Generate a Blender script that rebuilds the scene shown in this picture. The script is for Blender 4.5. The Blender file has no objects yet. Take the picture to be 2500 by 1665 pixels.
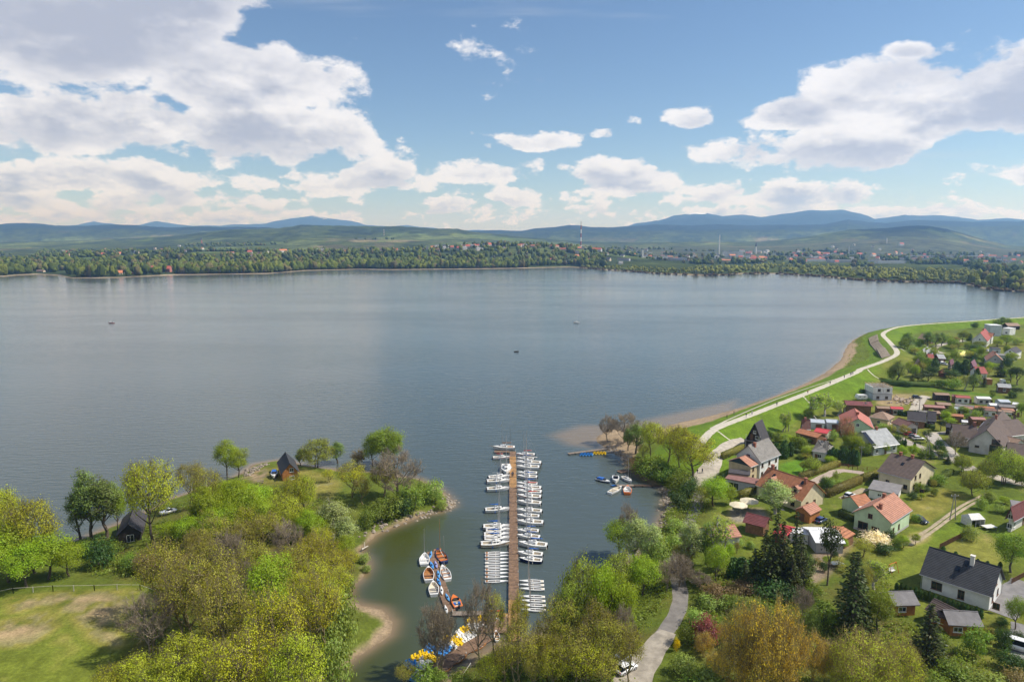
import bpy, bmesh, math, random
import numpy as np
from mathutils import Vector, Matrix, noise as mnoise
from mathutils.bvhtree import BVHTree
rad = math.radians
SC = bpy.context.scene
COL = SC.collection

# ---------------------------------------------------------------- camera
CAM_H, FPX, PITCH = 75.0, 1667.0, 8.45
cam_d = bpy.data.cameras.new("camera"); cam = bpy.data.objects.new("camera", cam_d); COL.objects.link(cam)
cam_d.sensor_width = 36.0; cam_d.lens = 36.0 * FPX / 2500.0
cam_d.clip_start = 1.0; cam_d.clip_end = 80000.0
cam.location = (0, 0, CAM_H); cam.rotation_euler = (rad(90 - PITCH), 0, 0)
SC.camera = cam

# ---------------------------------------------------------------- light, sky, exposure
SUN_AZ, SUN_EL = 88.0, 50.0            # degrees clockwise from +Y (the view direction), above the horizon
vs = SC.view_settings
vs.view_transform = 'Standard'; vs.look = 'None'; vs.gamma = 1.0; vs.exposure = 0.30; vs.use_curve_mapping = False
cy = SC.cycles
cy.use_denoising = True
cy.max_bounces = 5; cy.diffuse_bounces = 2; cy.glossy_bounces = 2; cy.transmission_bounces = 3
cy.transparent_max_bounces = 6; cy.volume_bounces = 1
cy.sample_clamp_indirect = 6.0
sun_d = bpy.data.lights.new("sun", 'SUN'); sun = bpy.data.objects.new("sun", sun_d); COL.objects.link(sun)
sun_d.energy = 4.8; sun_d.angle = rad(0.53); sun_d.color = (1.0, 0.955, 0.88)
SUN_DIR = Vector((math.sin(rad(SUN_AZ)) * math.cos(rad(SUN_EL)), math.cos(rad(SUN_AZ)) * math.cos(rad(SUN_EL)), math.sin(rad(SUN_EL))))
sun.rotation_euler = SUN_DIR.to_track_quat('Z', 'Y').to_euler()
sun.location = SUN_DIR * 400

# ---------------------------------------------------------------- pixel survey -> metres
# the photograph was surveyed in crops; (origin x, origin y, zoom) of each crop
REG = {'s': (0, 0, 1.0), 'v': (0, 0, 0.9416), 'r1': (1650, 850, 3.92), 'r2': (2050, 750, 3.92), 'r3': (1650, 1200, 3.371),
       'r4': (2050, 1100, 2.7756), 'r5': (1150, 1030, 3.7327), 'r6': (950, 1270, 3.969), 'r7': (550, 1000, 3.485),
       'r8': (0, 1100, 2.775), 'r9': (0, 500, 3.623), 'r10': (600, 500, 3.623), 'r11': (1200, 500, 3.623),
       'r12': (1800, 500, 3.364), 'r13': (2200, 780, 7.84), 'r14': (2050, 920, 5.233)}
_cp, _sp = math.cos(rad(PITCH)), math.sin(rad(PITCH))
def src(reg, X, Y):
    o = REG[reg]; return o[0] + X / o[2], o[1] + Y / o[2]
def ray(px, py):
    a = (px - 1250.0) / FPX; b = (832.5 - py) / FPX
    y = _cp + b * _sp; z = -_sp + b * _cp
    return a / y, z / y                      # x and z per metre of y
def at(reg, X, Y, z=2.1):
    dx, dz = ray(*src(reg, X, Y))
    D = (z - CAM_H) / dz
    return Vector((dx * D, D, z))
def prof(pts, xs):
    p = np.array(sorted(pts)); return np.interp(xs, p[:, 0], p[:, 1])

# ---------------------------------------------------------------- node helpers
class NT:
    def __init__(s, tree): s.t = tree; s.n = tree.nodes; s.l = tree.links
    def add(s, kind, **kw):
        nd = s.n.new(kind)
        for k, v in kw.items(): setattr(nd, k, v)
        return nd
    def put(s, sock, v):
        if isinstance(v, bpy.types.NodeSocket): s.l.new(v, sock)
        elif v is not None: sock.default_value = v
    def math(s, op, a, b=None, c=None, clamp=False):
        nd = s.add('ShaderNodeMath', operation=op, use_clamp=clamp)
        for i, v in enumerate((a, b, c)): s.put(nd.inputs[i], v) if v is not None else None
        return nd.outputs[0]
    def vmath(s, op, a, b=None):
        nd = s.add('ShaderNodeVectorMath', operation=op)
        s.put(nd.inputs[0], a)
        if b is not None: s.put(nd.inputs['Scale'] if op == 'SCALE' else nd.inputs[1], b)
        return nd.outputs['Value'] if op in ('LENGTH', 'DOT_PRODUCT') else nd.outputs[0]
    def mix(s, f, a, b, kind='RGBA', blend='MIX'):
        nd = s.add('ShaderNodeMix', data_type=kind, blend_type=blend)
        ia, ib, io = {'RGBA': (6, 7, 2), 'FLOAT': (2, 3, 0), 'VECTOR': (4, 5, 1)}[kind]
        s.put(nd.inputs[0], f); s.put(nd.inputs[ia], a); s.put(nd.inputs[ib], b)
        return nd.outputs[io]
    def ramp(s, f, lo, hi, a=0.0, b=1.0, smooth=True):
        nd = s.add('ShaderNodeMapRange', interpolation_type='SMOOTHSTEP' if smooth else 'LINEAR')
        s.put(nd.inputs[0], f); nd.inputs[1].default_value = lo; nd.inputs[2].default_value = hi
        nd.inputs[3].default_value = a; nd.inputs[4].default_value = b
        return nd.outputs[0]
    def noise(s, vec, scale, detail=3.0, rough=0.55, dim='3D', dist=0.0):
        nd = s.add('ShaderNodeTexNoise', noise_dimensions=dim)
        if vec is not None: s.l.new(vec, nd.inputs['Vector'])
        nd.inputs['Scale'].default_value = scale; nd.inputs['Detail'].default_value = detail
        nd.inputs['Roughness'].default_value = rough; nd.inputs['Distortion'].default_value = dist
        return nd.outputs[0]

def rgb(c): return (c[0], c[1], c[2], 1.0)

# ---------------------------------------------------------------- world: sky with cumulus slices
CL_SC = 2.1
def build_world():
    w = bpy.data.worlds.new("World"); SC.world = w; w.use_nodes = True
    n = NT(w.node_tree); n.n.clear()
    out = n.add('ShaderNodeOutputWorld'); bg = n.add('ShaderNodeBackground'); bg.inputs[1].default_value = 0.092
    sky = n.add('ShaderNodeTexSky', sky_type='NISHITA'); sky.sun_disc = False
    sky.sun_elevation = rad(SUN_EL); sky.sun_rotation = rad(SUN_AZ); sky.altitude = 400; sky.air_density = 1.0
    sky.dust_density = 0.2; sky.ozone_density = 4.5
    tc = n.add('ShaderNodeTexCoord'); d = tc.outputs['Generated']
    sep = n.add('ShaderNodeSeparateXYZ'); n.l.new(d, sep.inputs[0])
    el = n.math('ADD', n.math('MAXIMUM', sep.outputs[2], 0.0), 0.014)
    yy = n.math('MAXIMUM', sep.outputs[1], 0.08)
    bc = n.add('ShaderNodeCombineXYZ'); n.l.new(n.math('DIVIDE', sep.outputs[0], yy), bc.inputs[0]); n.l.new(n.math('DIVIDE', sep.outputs[2], yy), bc.inputs[1])
    B = bc.outputs[0]                          # bearing and slope of the sight line
    # cloud banks where they stand over the valley: (left, right, top, base) in survey pixels, amount
    banks = [(-900, 740, -300, 240, .68), (330, 930, 50, 285, .60), (-300, 580, 185, 390, .54), (350, 1000, 235, 430, .52), (-250, 620, 368, 480, .47), (520, 1090, 370, 490, .47), (-300, 900, 445, 530, .36),
             (1000, 1345, 368, 455, .43), (1130, 1430, 312, 375, .42), (1440, 1535, 305, 342, .36), (1510, 1590, 276, 312, .34), (1575, 1785, 245, 326, .52), (1770, 2075, 225, 324, .50), (955, 1005, 322, 355, .30), (1350, 1400, 385, 425, .33),
             (1930, 3200, 95, 345, .62), (2130, 2310, 92, 148, .40), (1650, 2300, 312, 435, .52), (1330, 1730, 382, 482, .50), (1560, 2300, 422, 515, .48), (2250, 2900, 350, 462, .50), (1180, 1420, 445, 508, .38), (900, 1250, 470, 540, .36), (1300, 2800, 485, 555, .40), (-300, 1300, 495, 555, .38)]
    cov = None
    for (x0, x1, y0, y1, amt) in banks:
        yc = y0 + (y1 - y0) * .66; dx0, _ = ray(x0, yc); dx1, _ = ray(x1, yc); _, zt = ray((x0 + x1) / 2, y0); _, zc_ = ray((x0 + x1) / 2, yc); _, zb = ray((x0 + x1) / 2, y1)
        q = n.vmath('SUBTRACT', B, ((dx0 + dx1) / 2, zc_, 0)); sq = n.add('ShaderNodeSeparateXYZ'); n.l.new(q, sq.inputs[0])
        up = n.math('MAXIMUM', n.math('DIVIDE', sq.outputs[1], zt - zc_), n.math('DIVIDE', sq.outputs[1], zb - zc_))      # rounded top, flatter base
        hx = n.math('DIVIDE', sq.outputs[0], (dx1 - dx0) / 2)
        r = n.math('SQRT', n.math('ADD', n.math('MULTIPLY', hx, hx), n.math('MULTIPLY', up, up)))
        e = n.ramp(r, 1.55, 0.15, 0.0, amt)
        cov = e if cov is None else n.math('MAXIMUM', cov, e)
    front = n.ramp(sep.outputs[1], 0.15, 0.40)
    cov = n.math('ADD', n.math('MULTIPLY', cov, front), n.math('MULTIPLY', n.math('SUBTRACT', 1.0, front), 0.20))      # outside the view the broken cover goes on
    lev = n.math('MULTIPLY', n.math('LOGARITHM', el, 2.0), -1.0)        # puffs shrink towards the horizon
    def field(vec):
        acc = None; nrm = None
        for k in range(1, 7):
            wgt = n.math('MAXIMUM', n.math('SUBTRACT', 1.0, n.math('ABSOLUTE', n.math('SUBTRACT', lev, float(k)))), 0.0)
            if k == 1: wgt = n.ramp(lev, 2.0, 1.0, 0.0, 1.0, False)
            mp = n.add('ShaderNodeMapping'); n.l.new(vec, mp.inputs[0]); s = 1.05 * 2 ** k; mp.inputs['Scale'].default_value = (s, s, s * 1.9); mp.inputs['Location'].default_value = (k * 3.1, k * 1.7, k * 5.3)
            t = n.math('MULTIPLY', n.math('SUBTRACT', n.noise(mp.outputs[0], 1.0, 8.0, 0.62), 0.5), wgt)
            acc = t if acc is None else n.math('ADD', acc, t); w2 = n.math('MULTIPLY', wgt, wgt); nrm = w2 if nrm is None else n.math('ADD', nrm, w2)
        return n.math('DIVIDE', acc, n.math('SQRT', n.math('MAXIMUM', nrm, 0.25)))
    base = n.math('SUBTRACT', n.math('MULTIPLY', cov, 2.15), 0.50)
    den = n.math('ADD', n.math('MULTIPLY', field(d), 3.7), base)
    off = n.add('ShaderNodeCombineXYZ'); n.l.new(n.math('MULTIPLY', el, 0.10), off.inputs[0]); n.l.new(n.math('MULTIPLY', el, 0.21), off.inputs[2])
    den2 = n.math('ADD', n.math('MULTIPLY', field(n.vmath('ADD', d, off.outputs[0])), 3.7), base)
    alpha = n.ramp(den, -0.05, 0.22)
    thick = n.ramp(den2, -0.02, 0.85)
    body = n.ramp(den, 0.10, 0.9)
    sh = n.math('MULTIPLY', n.math('MULTIPLY_ADD', body, 0.45, 0.55), thick)
    ccol = n.mix(sh, rgb((8.3, 8.35, 8.8)), rgb((4.1, 4.45, 5.5)))
    rot = n.add('ShaderNodeMapping'); n.l.new(B, rot.inputs[0]); rot.inputs['Rotation'].default_value = (0, 0, rad(-9)); rot.inputs['Scale'].default_value = (1.3, 16.0, 1); rot.inputs['Location'].default_value = (0.35, 0.3, 0)
    ci = n.math('MULTIPLY', n.ramp(n.noise(rot.outputs[0], 1.0, 5.0, 0.55, '2D'), 0.56, 0.80, 0.0, 0.30), front)      # thin high streaks
    skyc = n.mix(ci, sky.outputs[0], rgb((6.3, 6.5, 7.0)))
    n.l.new(n.mix(alpha, skyc, ccol), bg.inputs[0]); n.l.new(bg.outputs[0], out.inputs[0])
    w.cycles.sampling_method = 'MANUAL'; w.cycles.sample_map_resolution = 512
build_world()

# ---------------------------------------------------------------- scene helpers
def link(o, parent=None):
    COL.objects.link(o)
    if parent is not None: o.parent = parent
    return o
def tag(o, label=None, cat=None, group=None, kind=None):
    if label: o['label'] = label
    if cat: o['category'] = cat
    if group: o['group'] = group
    if kind: o['kind'] = kind
    return o
def empty(name, loc=(0, 0, 0), rz=0.0, scale=(1, 1, 1)):
    o = bpy.data.objects.new(name, None); o.empty_display_size = 0.3
    o.location = loc; o.rotation_euler = (0, 0, rz); o.scale = scale
    return link(o)
class MB:
    """collects shapes; build() links them as one mesh object"""
    def __init__(s): s.v = []; s.f = []; s.m = []; s.cur = 0
    def mat(s, i): s.cur = i; return s
    def poly(s, pts):
        i = len(s.v); s.v += [tuple(p) for p in pts]; s.f.append(list(range(i, i + len(pts)))); s.m.append(s.cur); return s
    def hull(s, bot, top, cap=True):          # two rings of the same length
        n = len(bot); i = len(s.v); s.v += [tuple(p) for p in bot] + [tuple(p) for p in top]
        for k in range(n):
            s.f.append([i + k, i + (k + 1) % n, i + n + (k + 1) % n, i + n + k]); s.m.append(s.cur)
        if cap:
            s.f.append([i + k for k in range(n)][::-1]); s.f.append([i + n + k for k in range(n)]); s.m += [s.cur] * 2
        return s
    def loft(s, rings, close=True, cap=True):
        n = len(rings[0]); i = len(s.v)
        for r in rings: s.v += [tuple(p) for p in r]
        for a in range(len(rings) - 1):
            for k in range(n if close else n - 1):
                s.f.append([i + a * n + k, i + a * n + (k + 1) % n, i + (a + 1) * n + (k + 1) % n, i + (a + 1) * n + k]); s.m.append(s.cur)
        if cap:
            s.f.append([i + k for k in range(n)][::-1]); s.f.append([i + (len(rings) - 1) * n + k for k in range(n)]); s.m += [s.cur] * 2
        return s
    def box(s, x0, x1, y0, y1, z0, z1):
        return s.hull([(x0, y0, z0), (x1, y0, z0), (x1, y1, z0), (x0, y1, z0)], [(x0, y0, z1), (x1, y0, z1), (x1, y1, z1), (x0, y1, z1)])
    def tube(s, a, b, r0, r1=None, n=6):
        a = Vector(a); b = Vector(b); r1 = r0 if r1 is None else r1
        d = (b - a).normalized(); u = d.orthogonal().normalized(); w = d.cross(u)
        ring = lambda c, r: [c + (u * math.cos(2 * math.pi * k / n) + w * math.sin(2 * math.pi * k / n)) * r for k in range(n)]
        return s.hull(ring(a, r0), ring(b, r1))
    def mesh(s, name, mats, smooth=False):
        me = bpy.data.meshes.new(name); me.from_pydata(s.v, [], s.f)
        for m in (mats if isinstance(mats, (list, tuple)) else [mats]): me.materials.append(m)
        me.polygons.foreach_set('material_index', s.m)
        if smooth: me.polygons.foreach_set('use_smooth', [True] * len(s.f))
        me.update(); return me
    def build(s, name, mats, parent=None, smooth=False):
        return link(bpy.data.objects.new(name, s.mesh(name, mats, smooth)), parent)
def np_mesh(name, V, F, mats=(), smooth=False, attrs=None, nside=None):
    me = bpy.data.meshes.new(name); V = np.asarray(V, np.float32); F = np.asarray(F, np.int32)
    k = F.shape[1]
    me.vertices.add(len(V)); me.vertices.foreach_set('co', V.ravel())
    me.loops.add(F.size); me.loops.foreach_set('vertex_index', F.ravel())
    me.polygons.add(len(F)); me.polygons.foreach_set('loop_start', np.arange(0, F.size, k, dtype=np.int32))
    if smooth: me.polygons.foreach_set('use_smooth', np.ones(len(F), bool))
    for m in mats: me.materials.append(m)
    for an, arr in (attrs or {}).items():
        arr = np.asarray(arr, np.float32)
        if arr.ndim == 1:
            at_ = me.attributes.new(an, 'FLOAT', 'POINT'); at_.data.foreach_set('value', arr)
        else:
            at_ = me.attributes.new(an, 'FLOAT_COLOR', 'POINT')
            at_.data.foreach_set('color', np.concatenate([arr, np.ones((len(arr), 1), np.float32)], 1).ravel())
    me.update(calc_edges=True); return me
def grid_faces(nr, nc):
    r, c = np.meshgrid(np.arange(nr - 1), np.arange(nc - 1), indexing='ij')
    i = (r * nc + c).ravel(); return np.stack([i, i + 1, i + nc + 1, i + nc], 1)
def copy_tree(o, parent=None):
    c = o.copy(); link(c); c.parent = parent
    if parent is not None: c.matrix_parent_inverse = o.matrix_parent_inverse.copy()
    for ch in list(KIDS.get(o.name, o.children)): copy_tree(ch, c)
    return c
KIDS = {}

# ---------------------------------------------------------------- materials
MATS = {}
def mat(name, color, rough=0.7, var=0.12, scale=1.5, bump=0.0, bscale=8.0, metal=0.0, spec=0.35, objvar=0.0, coat=0.0):
    if name in MATS: return MATS[name]
    m = bpy.data.materials.new(name); m.use_nodes = True; n = NT(m.node_tree)
    b = n.n['Principled BSDF']
    b.inputs['Roughness'].default_value = rough; b.inputs['Metallic'].default_value = metal; b.inputs['Specular IOR Level'].default_value = spec
    if coat: b.inputs['Coat Weight'].default_value = coat
    tc = n.add('ShaderNodeTexCoord')
    nz = n.noise(tc.outputs['Object'], scale, 4.0, 0.6)
    dark = rgb([c * (1 - var) for c in color]); lite = rgb([min(c * (1 + var), 1) for c in color])
    c = n.mix(n.ramp(nz, 0.3, 0.7), dark, lite)
    if objvar:
        oi = n.add('ShaderNodeObjectInfo')
        hs = n.add('ShaderNodeHueSaturation'); n.l.new(c, hs.inputs['Color'])
        n.l.new(n.ramp(oi.outputs['Random'], 0, 1, 1 - objvar, 1 + objvar, False), hs.inputs['Value'])
        c = hs.outputs[0]
    n.l.new(c, b.inputs['Base Color'])
    if bump:
        bp = n.add('ShaderNodeBump'); bp.inputs['Strength'].default_value = bump; bp.inputs['Distance'].default_value = 0.05
        n.l.new(n.noise(tc.outputs['Object'], bscale, 4.0, 0.6), bp.inputs['Height']); n.l.new(bp.outputs[0], b.inputs['Normal'])
    MATS[name] = m; return m
def fbm(x, y, sc, seed=0.0, octv=4):
    """vectorised value-gradient noise on numpy arrays, about -1..1"""
    out = np.zeros_like(x, dtype=np.float64); amp = 1.0; tot = 0.0
    for o in range(octv):
        u = x * sc + seed * 17.3 + o * 5.1; v = y * sc - seed * 9.7 + o * 3.3
        iu = np.floor(u); iv = np.floor(v); fu = u - iu; fv = v - iv
        fu = fu * fu * (3 - 2 * fu); fv = fv * fv * (3 - 2 * fv)
        def hsh(a, b):
            q = np.sin(a * 127.1 + b * 311.7 + o * 13.0) * 43758.5453; return (q - np.floor(q)) * 2 - 1
        n00 = hsh(iu, iv); n10 = hsh(iu + 1, iv); n01 = hsh(iu, iv + 1); n11 = hsh(iu + 1, iv + 1)
        out += amp * ((n00 * (1 - fu) + n10 * fu) * (1 - fv) + (n01 * (1 - fu) + n11 * fu) * fv)
        tot += amp; amp *= 0.5; sc *= 2.0
    return out / tot
# ================================================================ THE SETTING
# ---------------------------------------------------------------- shorelines (surveyed on the water plane)
def line(spec, z=0.0):
    out = []
    reg = None
    for p in spec:
        if isinstance(p, str): reg = p
        else: q = at(reg, p[0], p[1], z); out.append((q.x, q.y))
    return out
shoreL = line(['v', (-420, 1230), (-100, 1262), (60, 1262), (180, 1240), (300, 1196), (400, 1146), (480, 1117), (550, 1092), (585, 1068), (640, 1058), (700, 1070),
               (780, 1083), (860, 1086), (960, 1102), (1005, 1122), (1038, 1150), (1042, 1164), (1012, 1176), (985, 1180), (960, 1190), (905, 1210), (862, 1229), (838, 1250),
               (826, 1268), (840, 1286), (846, 1302), (830, 1330), (806, 1352), (798, 1378), (832, 1392), (874, 1402), (900, 1432), (890, 1462), (840, 1495), (790, 1530), (748, 1556), (700, 1600), (640, 1660)])
shoreR = line(['r6', (420, 1750), (560, 1568), (760, 1420), (850, 1330), (980, 1270), (1150, 1190), (1400, 1180), (1550, 1110), (1640, 1000),
               'r5', (1180, 1490), (1320, 1370), (1500, 1220), (1640, 1060), (1720, 930), (1765, 820), (1790, 720), (1800, 640), (1745, 590), (1690, 565), (1590, 520), (1490, 462), (1435, 385), (1395, 315), (1305, 262),
               (1225, 228), (1155, 186), (1138, 150), (1180, 118), (1262, 66), 'v', (1500, 1000), (1540, 978), (1590, 966), (1640, 955), (1700, 940), (1760, 921), (1800, 905), (1850, 884), (1895, 860), (1935, 828), (1946, 800), (1962, 782), (1990, 768), (2060, 751),
               (2150, 742), (2250, 737), (2354, 731), (2500, 721), (2900, 700)])
polyL = np.array(shoreL + [(-60, 20), (-400, 20), (-400, 190)])
polyR = np.array(shoreR + [(1500, 700), (1500, 20), (-12, 20)])
def poly_sd(P, poly):
    """signed distance, positive inside"""
    x, y = P[:, 0], P[:, 1]; d2 = np.full(len(x), 1e18); ins = np.zeros(len(x), bool)
    n = len(poly)
    for i in range(n):
        ax, ay = poly[i]; bx, by = poly[(i + 1) % n]
        ex, ey = bx - ax, by - ay; t = np.clip(((x - ax) * ex + (y - ay) * ey) / (ex * ex + ey * ey + 1e-9), 0, 1)
        d2 = np.minimum(d2, (x - ax - t * ex) ** 2 + (y - ay - t * ey) ** 2)
        c = (ay > y) != (by > y)
        with np.errstate(divide='ignore', invalid='ignore'):
            xi = ax + (y - ay) * ex / (ey if ey != 0 else 1e-9)
        ins ^= c & (x < xi)
    return np.sqrt(d2) * np.where(ins, 1, -1)
def line_d(P, pl):
    x, y = P[:, 0], P[:, 1]; d2 = np.full(len(x), 1e18)
    for (ax, ay), (bx, by) in zip(pl[:-1], pl[1:]):
        ex, ey = bx - ax, by - ay; t = np.clip(((x - ax) * ex + (y - ay) * ey) / (ex * ex + ey * ey + 1e-9), 0, 1)
        d2 = np.minimum(d2, (x - ax - t * ex) ** 2 + (y - ay - t * ey) ** 2)
    return np.sqrt(d2)
CREST_Z = 5.6
crest = line(['r1', (190, 960), (250, 890), (335, 795), (440, 742), (680, 655), (960, 545), (1260, 430), (1480, 340), (1764, 218),
              'r2', (180, 600), (300, 560), (400, 525), (480, 490), (535, 462), (552, 440), (545, 412), (505, 365), (455, 310), (412, 272), (418, 245), (490, 208), (600, 182), (850, 160), (1200, 138), (1500, 115), (1764, 100), (2300, 50)], CREST_Z)
def smooth_line(pl, it=2):
    for _ in range(it):
        q = [pl[0]]
        for a, b in zip(pl[:-1], pl[1:]):
            q += [(a[0] * .75 + b[0] * .25, a[1] * .75 + b[1] * .25), (a[0] * .25 + b[0] * .75, a[1] * .25 + b[1] * .75)]
        pl = q + [pl[-1]]
    return pl
crest = smooth_line(crest)
def land(P):
    sdL = poly_sd(P, polyL); sdR = poly_sd(P, polyR); wob = fbm(P[:, 0], P[:, 1], 0.11, 3, 3) * 1.3
    return np.maximum(sdL, sdR) + wob * np.clip(np.minimum(1, 60 / np.maximum(P[:, 1], 60)) + .3, 0, 1), sdL, sdR
def height(P):
    s, sdL, sdR = land(P)
    x, y = P[:, 0], P[:, 1]
    up = 0.12 + 2.0 * (1 - np.exp(-np.maximum(s, 0) / 8.0)) + 0.22 * fbm(x, y, 0.035, 1, 4) * np.clip(s / 10, 0, 1)
    up += 2.2 * np.clip((sdL - 8) / 40, 0, 1) + 0.07 * fbm(x, y, 0.5, 2, 2) * np.clip(s / 3, 0, 1)
    dc = line_d(P, crest)
    dike = 1.9 + (CREST_Z - 1.9) * np.clip(1 - (dc - 2.6) / 12.0, 0, 1)
    dike = np.where(dc < 16, np.minimum(dike, 0.1 + 0.75 * np.maximum(s, 0)), -9)
    up = np.maximum(up, dike)
    down = -np.minimum(-np.minimum(s, 0) * 0.16, 3.2)
    return np.where(s > 0, up, down), s, sdL, sdR, dc

# ---------------------------------------------------------------- near ground
def fan(u0, u1, nc, y0, y1, nr, k=40.0):
    t = np.linspace(0, 1, nr); ys = (y0 + k) * ((y1 + k) / (y0 + k)) ** t - k
    u = np.linspace(u0, u1, nc); Y, U = np.meshgrid(ys, u, indexing='ij')
    return np.stack([(U * (Y + 55)).ravel(), Y.ravel()], 1)
NR, NC = 430, 520
GP = fan(-0.98, 1.12, NC, 22, 900, NR)
GZ, GS, GSL, GSR, GDC = height(GP)
def blot(P, reg, pts, soft=1.5, z=2.1):
    pl = np.array([tuple(at(reg, X, Y, z)[:2]) for X, Y in pts]); return np.clip(poly_sd(P, pl) / soft + 0.5, 0, 1)
def lay(base, m, col): return base * (1 - m[:, None]) + np.array(col) * m[:, None]
def ground_colour():
    x, y = GP[:, 0], GP[:, 1]
    nA = fbm(x, y, 0.05, 5, 4); nB = fbm(x, y, 0.18, 6, 4); nC = fbm(x, y, 0.6, 7, 2)
    c = np.tile(np.array([[0.075, 0.105, 0.022]]), (len(x), 1))
    c = lay(c, np.clip(nA * 1.6 + .3, 0, 1) * .6, (0.095, 0.125, 0.028))
    # leaf litter and soil under the woods
    wood = blot(GP, 'v', [(200, 1250), (420, 1130), (560, 1110), (700, 1150), (800, 1160), (830, 1250), (840, 1340), (780, 1480), (700, 1640), (150, 1640), (260, 1430), (350, 1360), (200, 1330)], 8, 3)
    wood = np.maximum(wood, blot(GP, 'v', [(960, 1640), (1010, 1520), (1180, 1420), (1300, 1400), (1480, 1240), (1590, 1140), (1640, 1150), (1545, 1280), (1580, 1370), (1560, 1450), (1480, 1500), (1420, 1640)], 6))
    wood = np.maximum(wood, blot(GP, 'v', [(1560, 1640), (1620, 1380), (1660, 1290), (1900, 1260), (2040, 1300), (2060, 1420), (2260, 1520), (2280, 1640)], 6))
    c = lay(c, wood * np.clip(.35 + nB * 1.3, 0, 1) * .8, (0.085, 0.068, 0.034))
    c = lay(c, wood * np.clip(nC * 1.5 - .1, 0, 1) * .6, (0.05, 0.08, 0.02))
    # meadow on the left with worn bare soil
    mead = blot(GP, 'r8', [(-300, 1010), (0, 985), (250, 960), (600, 930), (960, 925), (1090, 985), (1000, 1150), (900, 1300), (700, 1480), (560, 1700), (-300, 1700)], 3, 3.5)
    c = lay(c, mead, (0.105, 0.135, 0.028))
    bare = np.maximum(blot(GP, 'r8', [(90, 1010), (340, 985), (520, 985), (880, 985), (830, 1080), (760, 1190), (800, 1320), (640, 1260), (520, 1130), (330, 1040), (120, 1090)], 5, 3.5),
                      blot(GP, 'r8', [(-200, 1230), (150, 1160), (330, 1120), (350, 1220), (230, 1290), (60, 1320), (-200, 1350)], 5, 3.5))
    c = lay(c, bare * np.clip(.85 + nB * 1.3 + nC * .6, 0, 1) * .95, (0.34, 0.245, 0.135))
    c = lay(c, mead * np.clip(nB - .25, 0, 1) * .8, (0.26, 0.21, 0.11))
    # peninsula meadow
    pen = blot(GP, 'r7', [(330, 470), (520, 430), (800, 480), (900, 500), (1000, 620), (900, 760), (760, 760), (640, 620), (380, 640), (250, 600)], 3, 3)
    c = lay(c, pen * .9, (0.135, 0.135, 0.045)); c = lay(c, pen * np.clip(nB * 1.4, 0, 1) * .6, (0.22, 0.19, 0.09))
    c = lay(c, blot(GP, 'r7', [(170, 560), (230, 490), (340, 480), (350, 560), (240, 620)], 3, 2) * np.clip(.6 + nC, 0, 1), (0.33, 0.23, 0.15))
    # dike
    dk = np.clip((15.5 - GDC) / 2, 0, 1) * (GSR > 6)
    c = lay(c, dk, (0.085, 0.15, 0.018)); c = lay(c, dk * np.clip(nA + .1, 0, 1) * .7, (0.115, 0.165, 0.024))
    # village lawns
    vil = blot(GP, 'v', [(1690, 1040), (1850, 960), (2000, 900), (2050, 800), (2200, 760), (2700, 735), (2700, 1640), (2280, 1640), (2230, 1480), (2050, 1400), (1990, 1290), (1860, 1250), (1680, 1300), (1640, 1180), (1680, 1100)], 4)
    c = lay(c, vil * .8, (0.088, 0.120, 0.024))
    for reg, pts, col in [
        ('r4', [(470, 350), (690, 250), (880, 310), (560, 520), (470, 500)], (0.16, 0.155, 0.045)),
        ('r4', [(720, 640), (820, 570), (1060, 600), (1100, 780), (900, 740), (730, 690)], (0.155, 0.165, 0.048)),
        ('r4', [(280, 740), (480, 640), (620, 560), (800, 480), (1010, 290), (1100, 330), (860, 560), (600, 680), (520, 840), (380, 920), (300, 880)], (0.10, 0.155, 0.022)),
        ('r4', [(400, 610), (560, 545), (620, 560), (590, 610), (480, 650), (400, 630)], (0.34, 0.27, 0.17)),
        ('r2', [(380, 860), (500, 830), (680, 830), (690, 900), (560, 960), (350, 930)], (0.40, 0.28, 0.17)),
        ('r2', [(690, 860), (820, 840), (850, 890), (780, 920), (740, 1000), (700, 980)], (0.36, 0.31, 0.25)),
        ('r2', [(510, 735), (900, 770), (1400, 830), (1600, 870), (1400, 860), (900, 800), (520, 830)], (0.06, 0.125, 0.018)),
        ('r1', [(1000, 1110), (1190, 1060), (1270, 1120), (1240, 1200), (1100, 1230), (990, 1190)], (0.075, 0.165, 0.018)),
        ('r1', [(430, 1000), (560, 930), (650, 920), (640, 970), (440, 1040)], (0.19, 0.18, 0.06)),
        ('r3', [(1000, 280), (1150, 250), (1250, 300), (1180, 350), (1040, 350)], (0.24, 0.21, 0.12)),
        ('r3', [(1130, 500), (1350, 400), (1500, 400), (1350, 560), (1250, 700), (1130, 760), (1080, 620)], (0.27, 0.20, 0.14)),
        ('r3', [(440, 130), (700, 130), (780, 200), (700, 230), (520, 260), (430, 220)], (0.27, 0.24, 0.20))]:
        c = lay(c, blot(GP, reg, pts, 1.6) * .92, col)
    nD = fbm(x, y, 0.022, 13, 4)
    c = lay(c, vil * np.clip(nD * 2.2 - .15, 0, 1) * .55, (0.15, 0.140, 0.045)); c = lay(c, vil * np.clip(-nD * 2.2 - .1, 0, 1) * .6, (0.045, 0.078, 0.016)); c = lay(c, vil * np.clip(nB * 2 - .75, 0, 1) * .7, (0.20, 0.165, 0.095))
    c = c * (1 + 0.26 * nB[:, None] + 0.16 * nC[:, None])
    c = np.where((c[:, 0] > c[:, 1] * 1.08)[:, None], c, c * np.array([1.22, 1.14, 0.75]))
    # sand and stones along the water
    ns = fbm(x, y, 0.25, 9, 3)
    wid = 1.7 + 1.8 * ns
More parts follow.
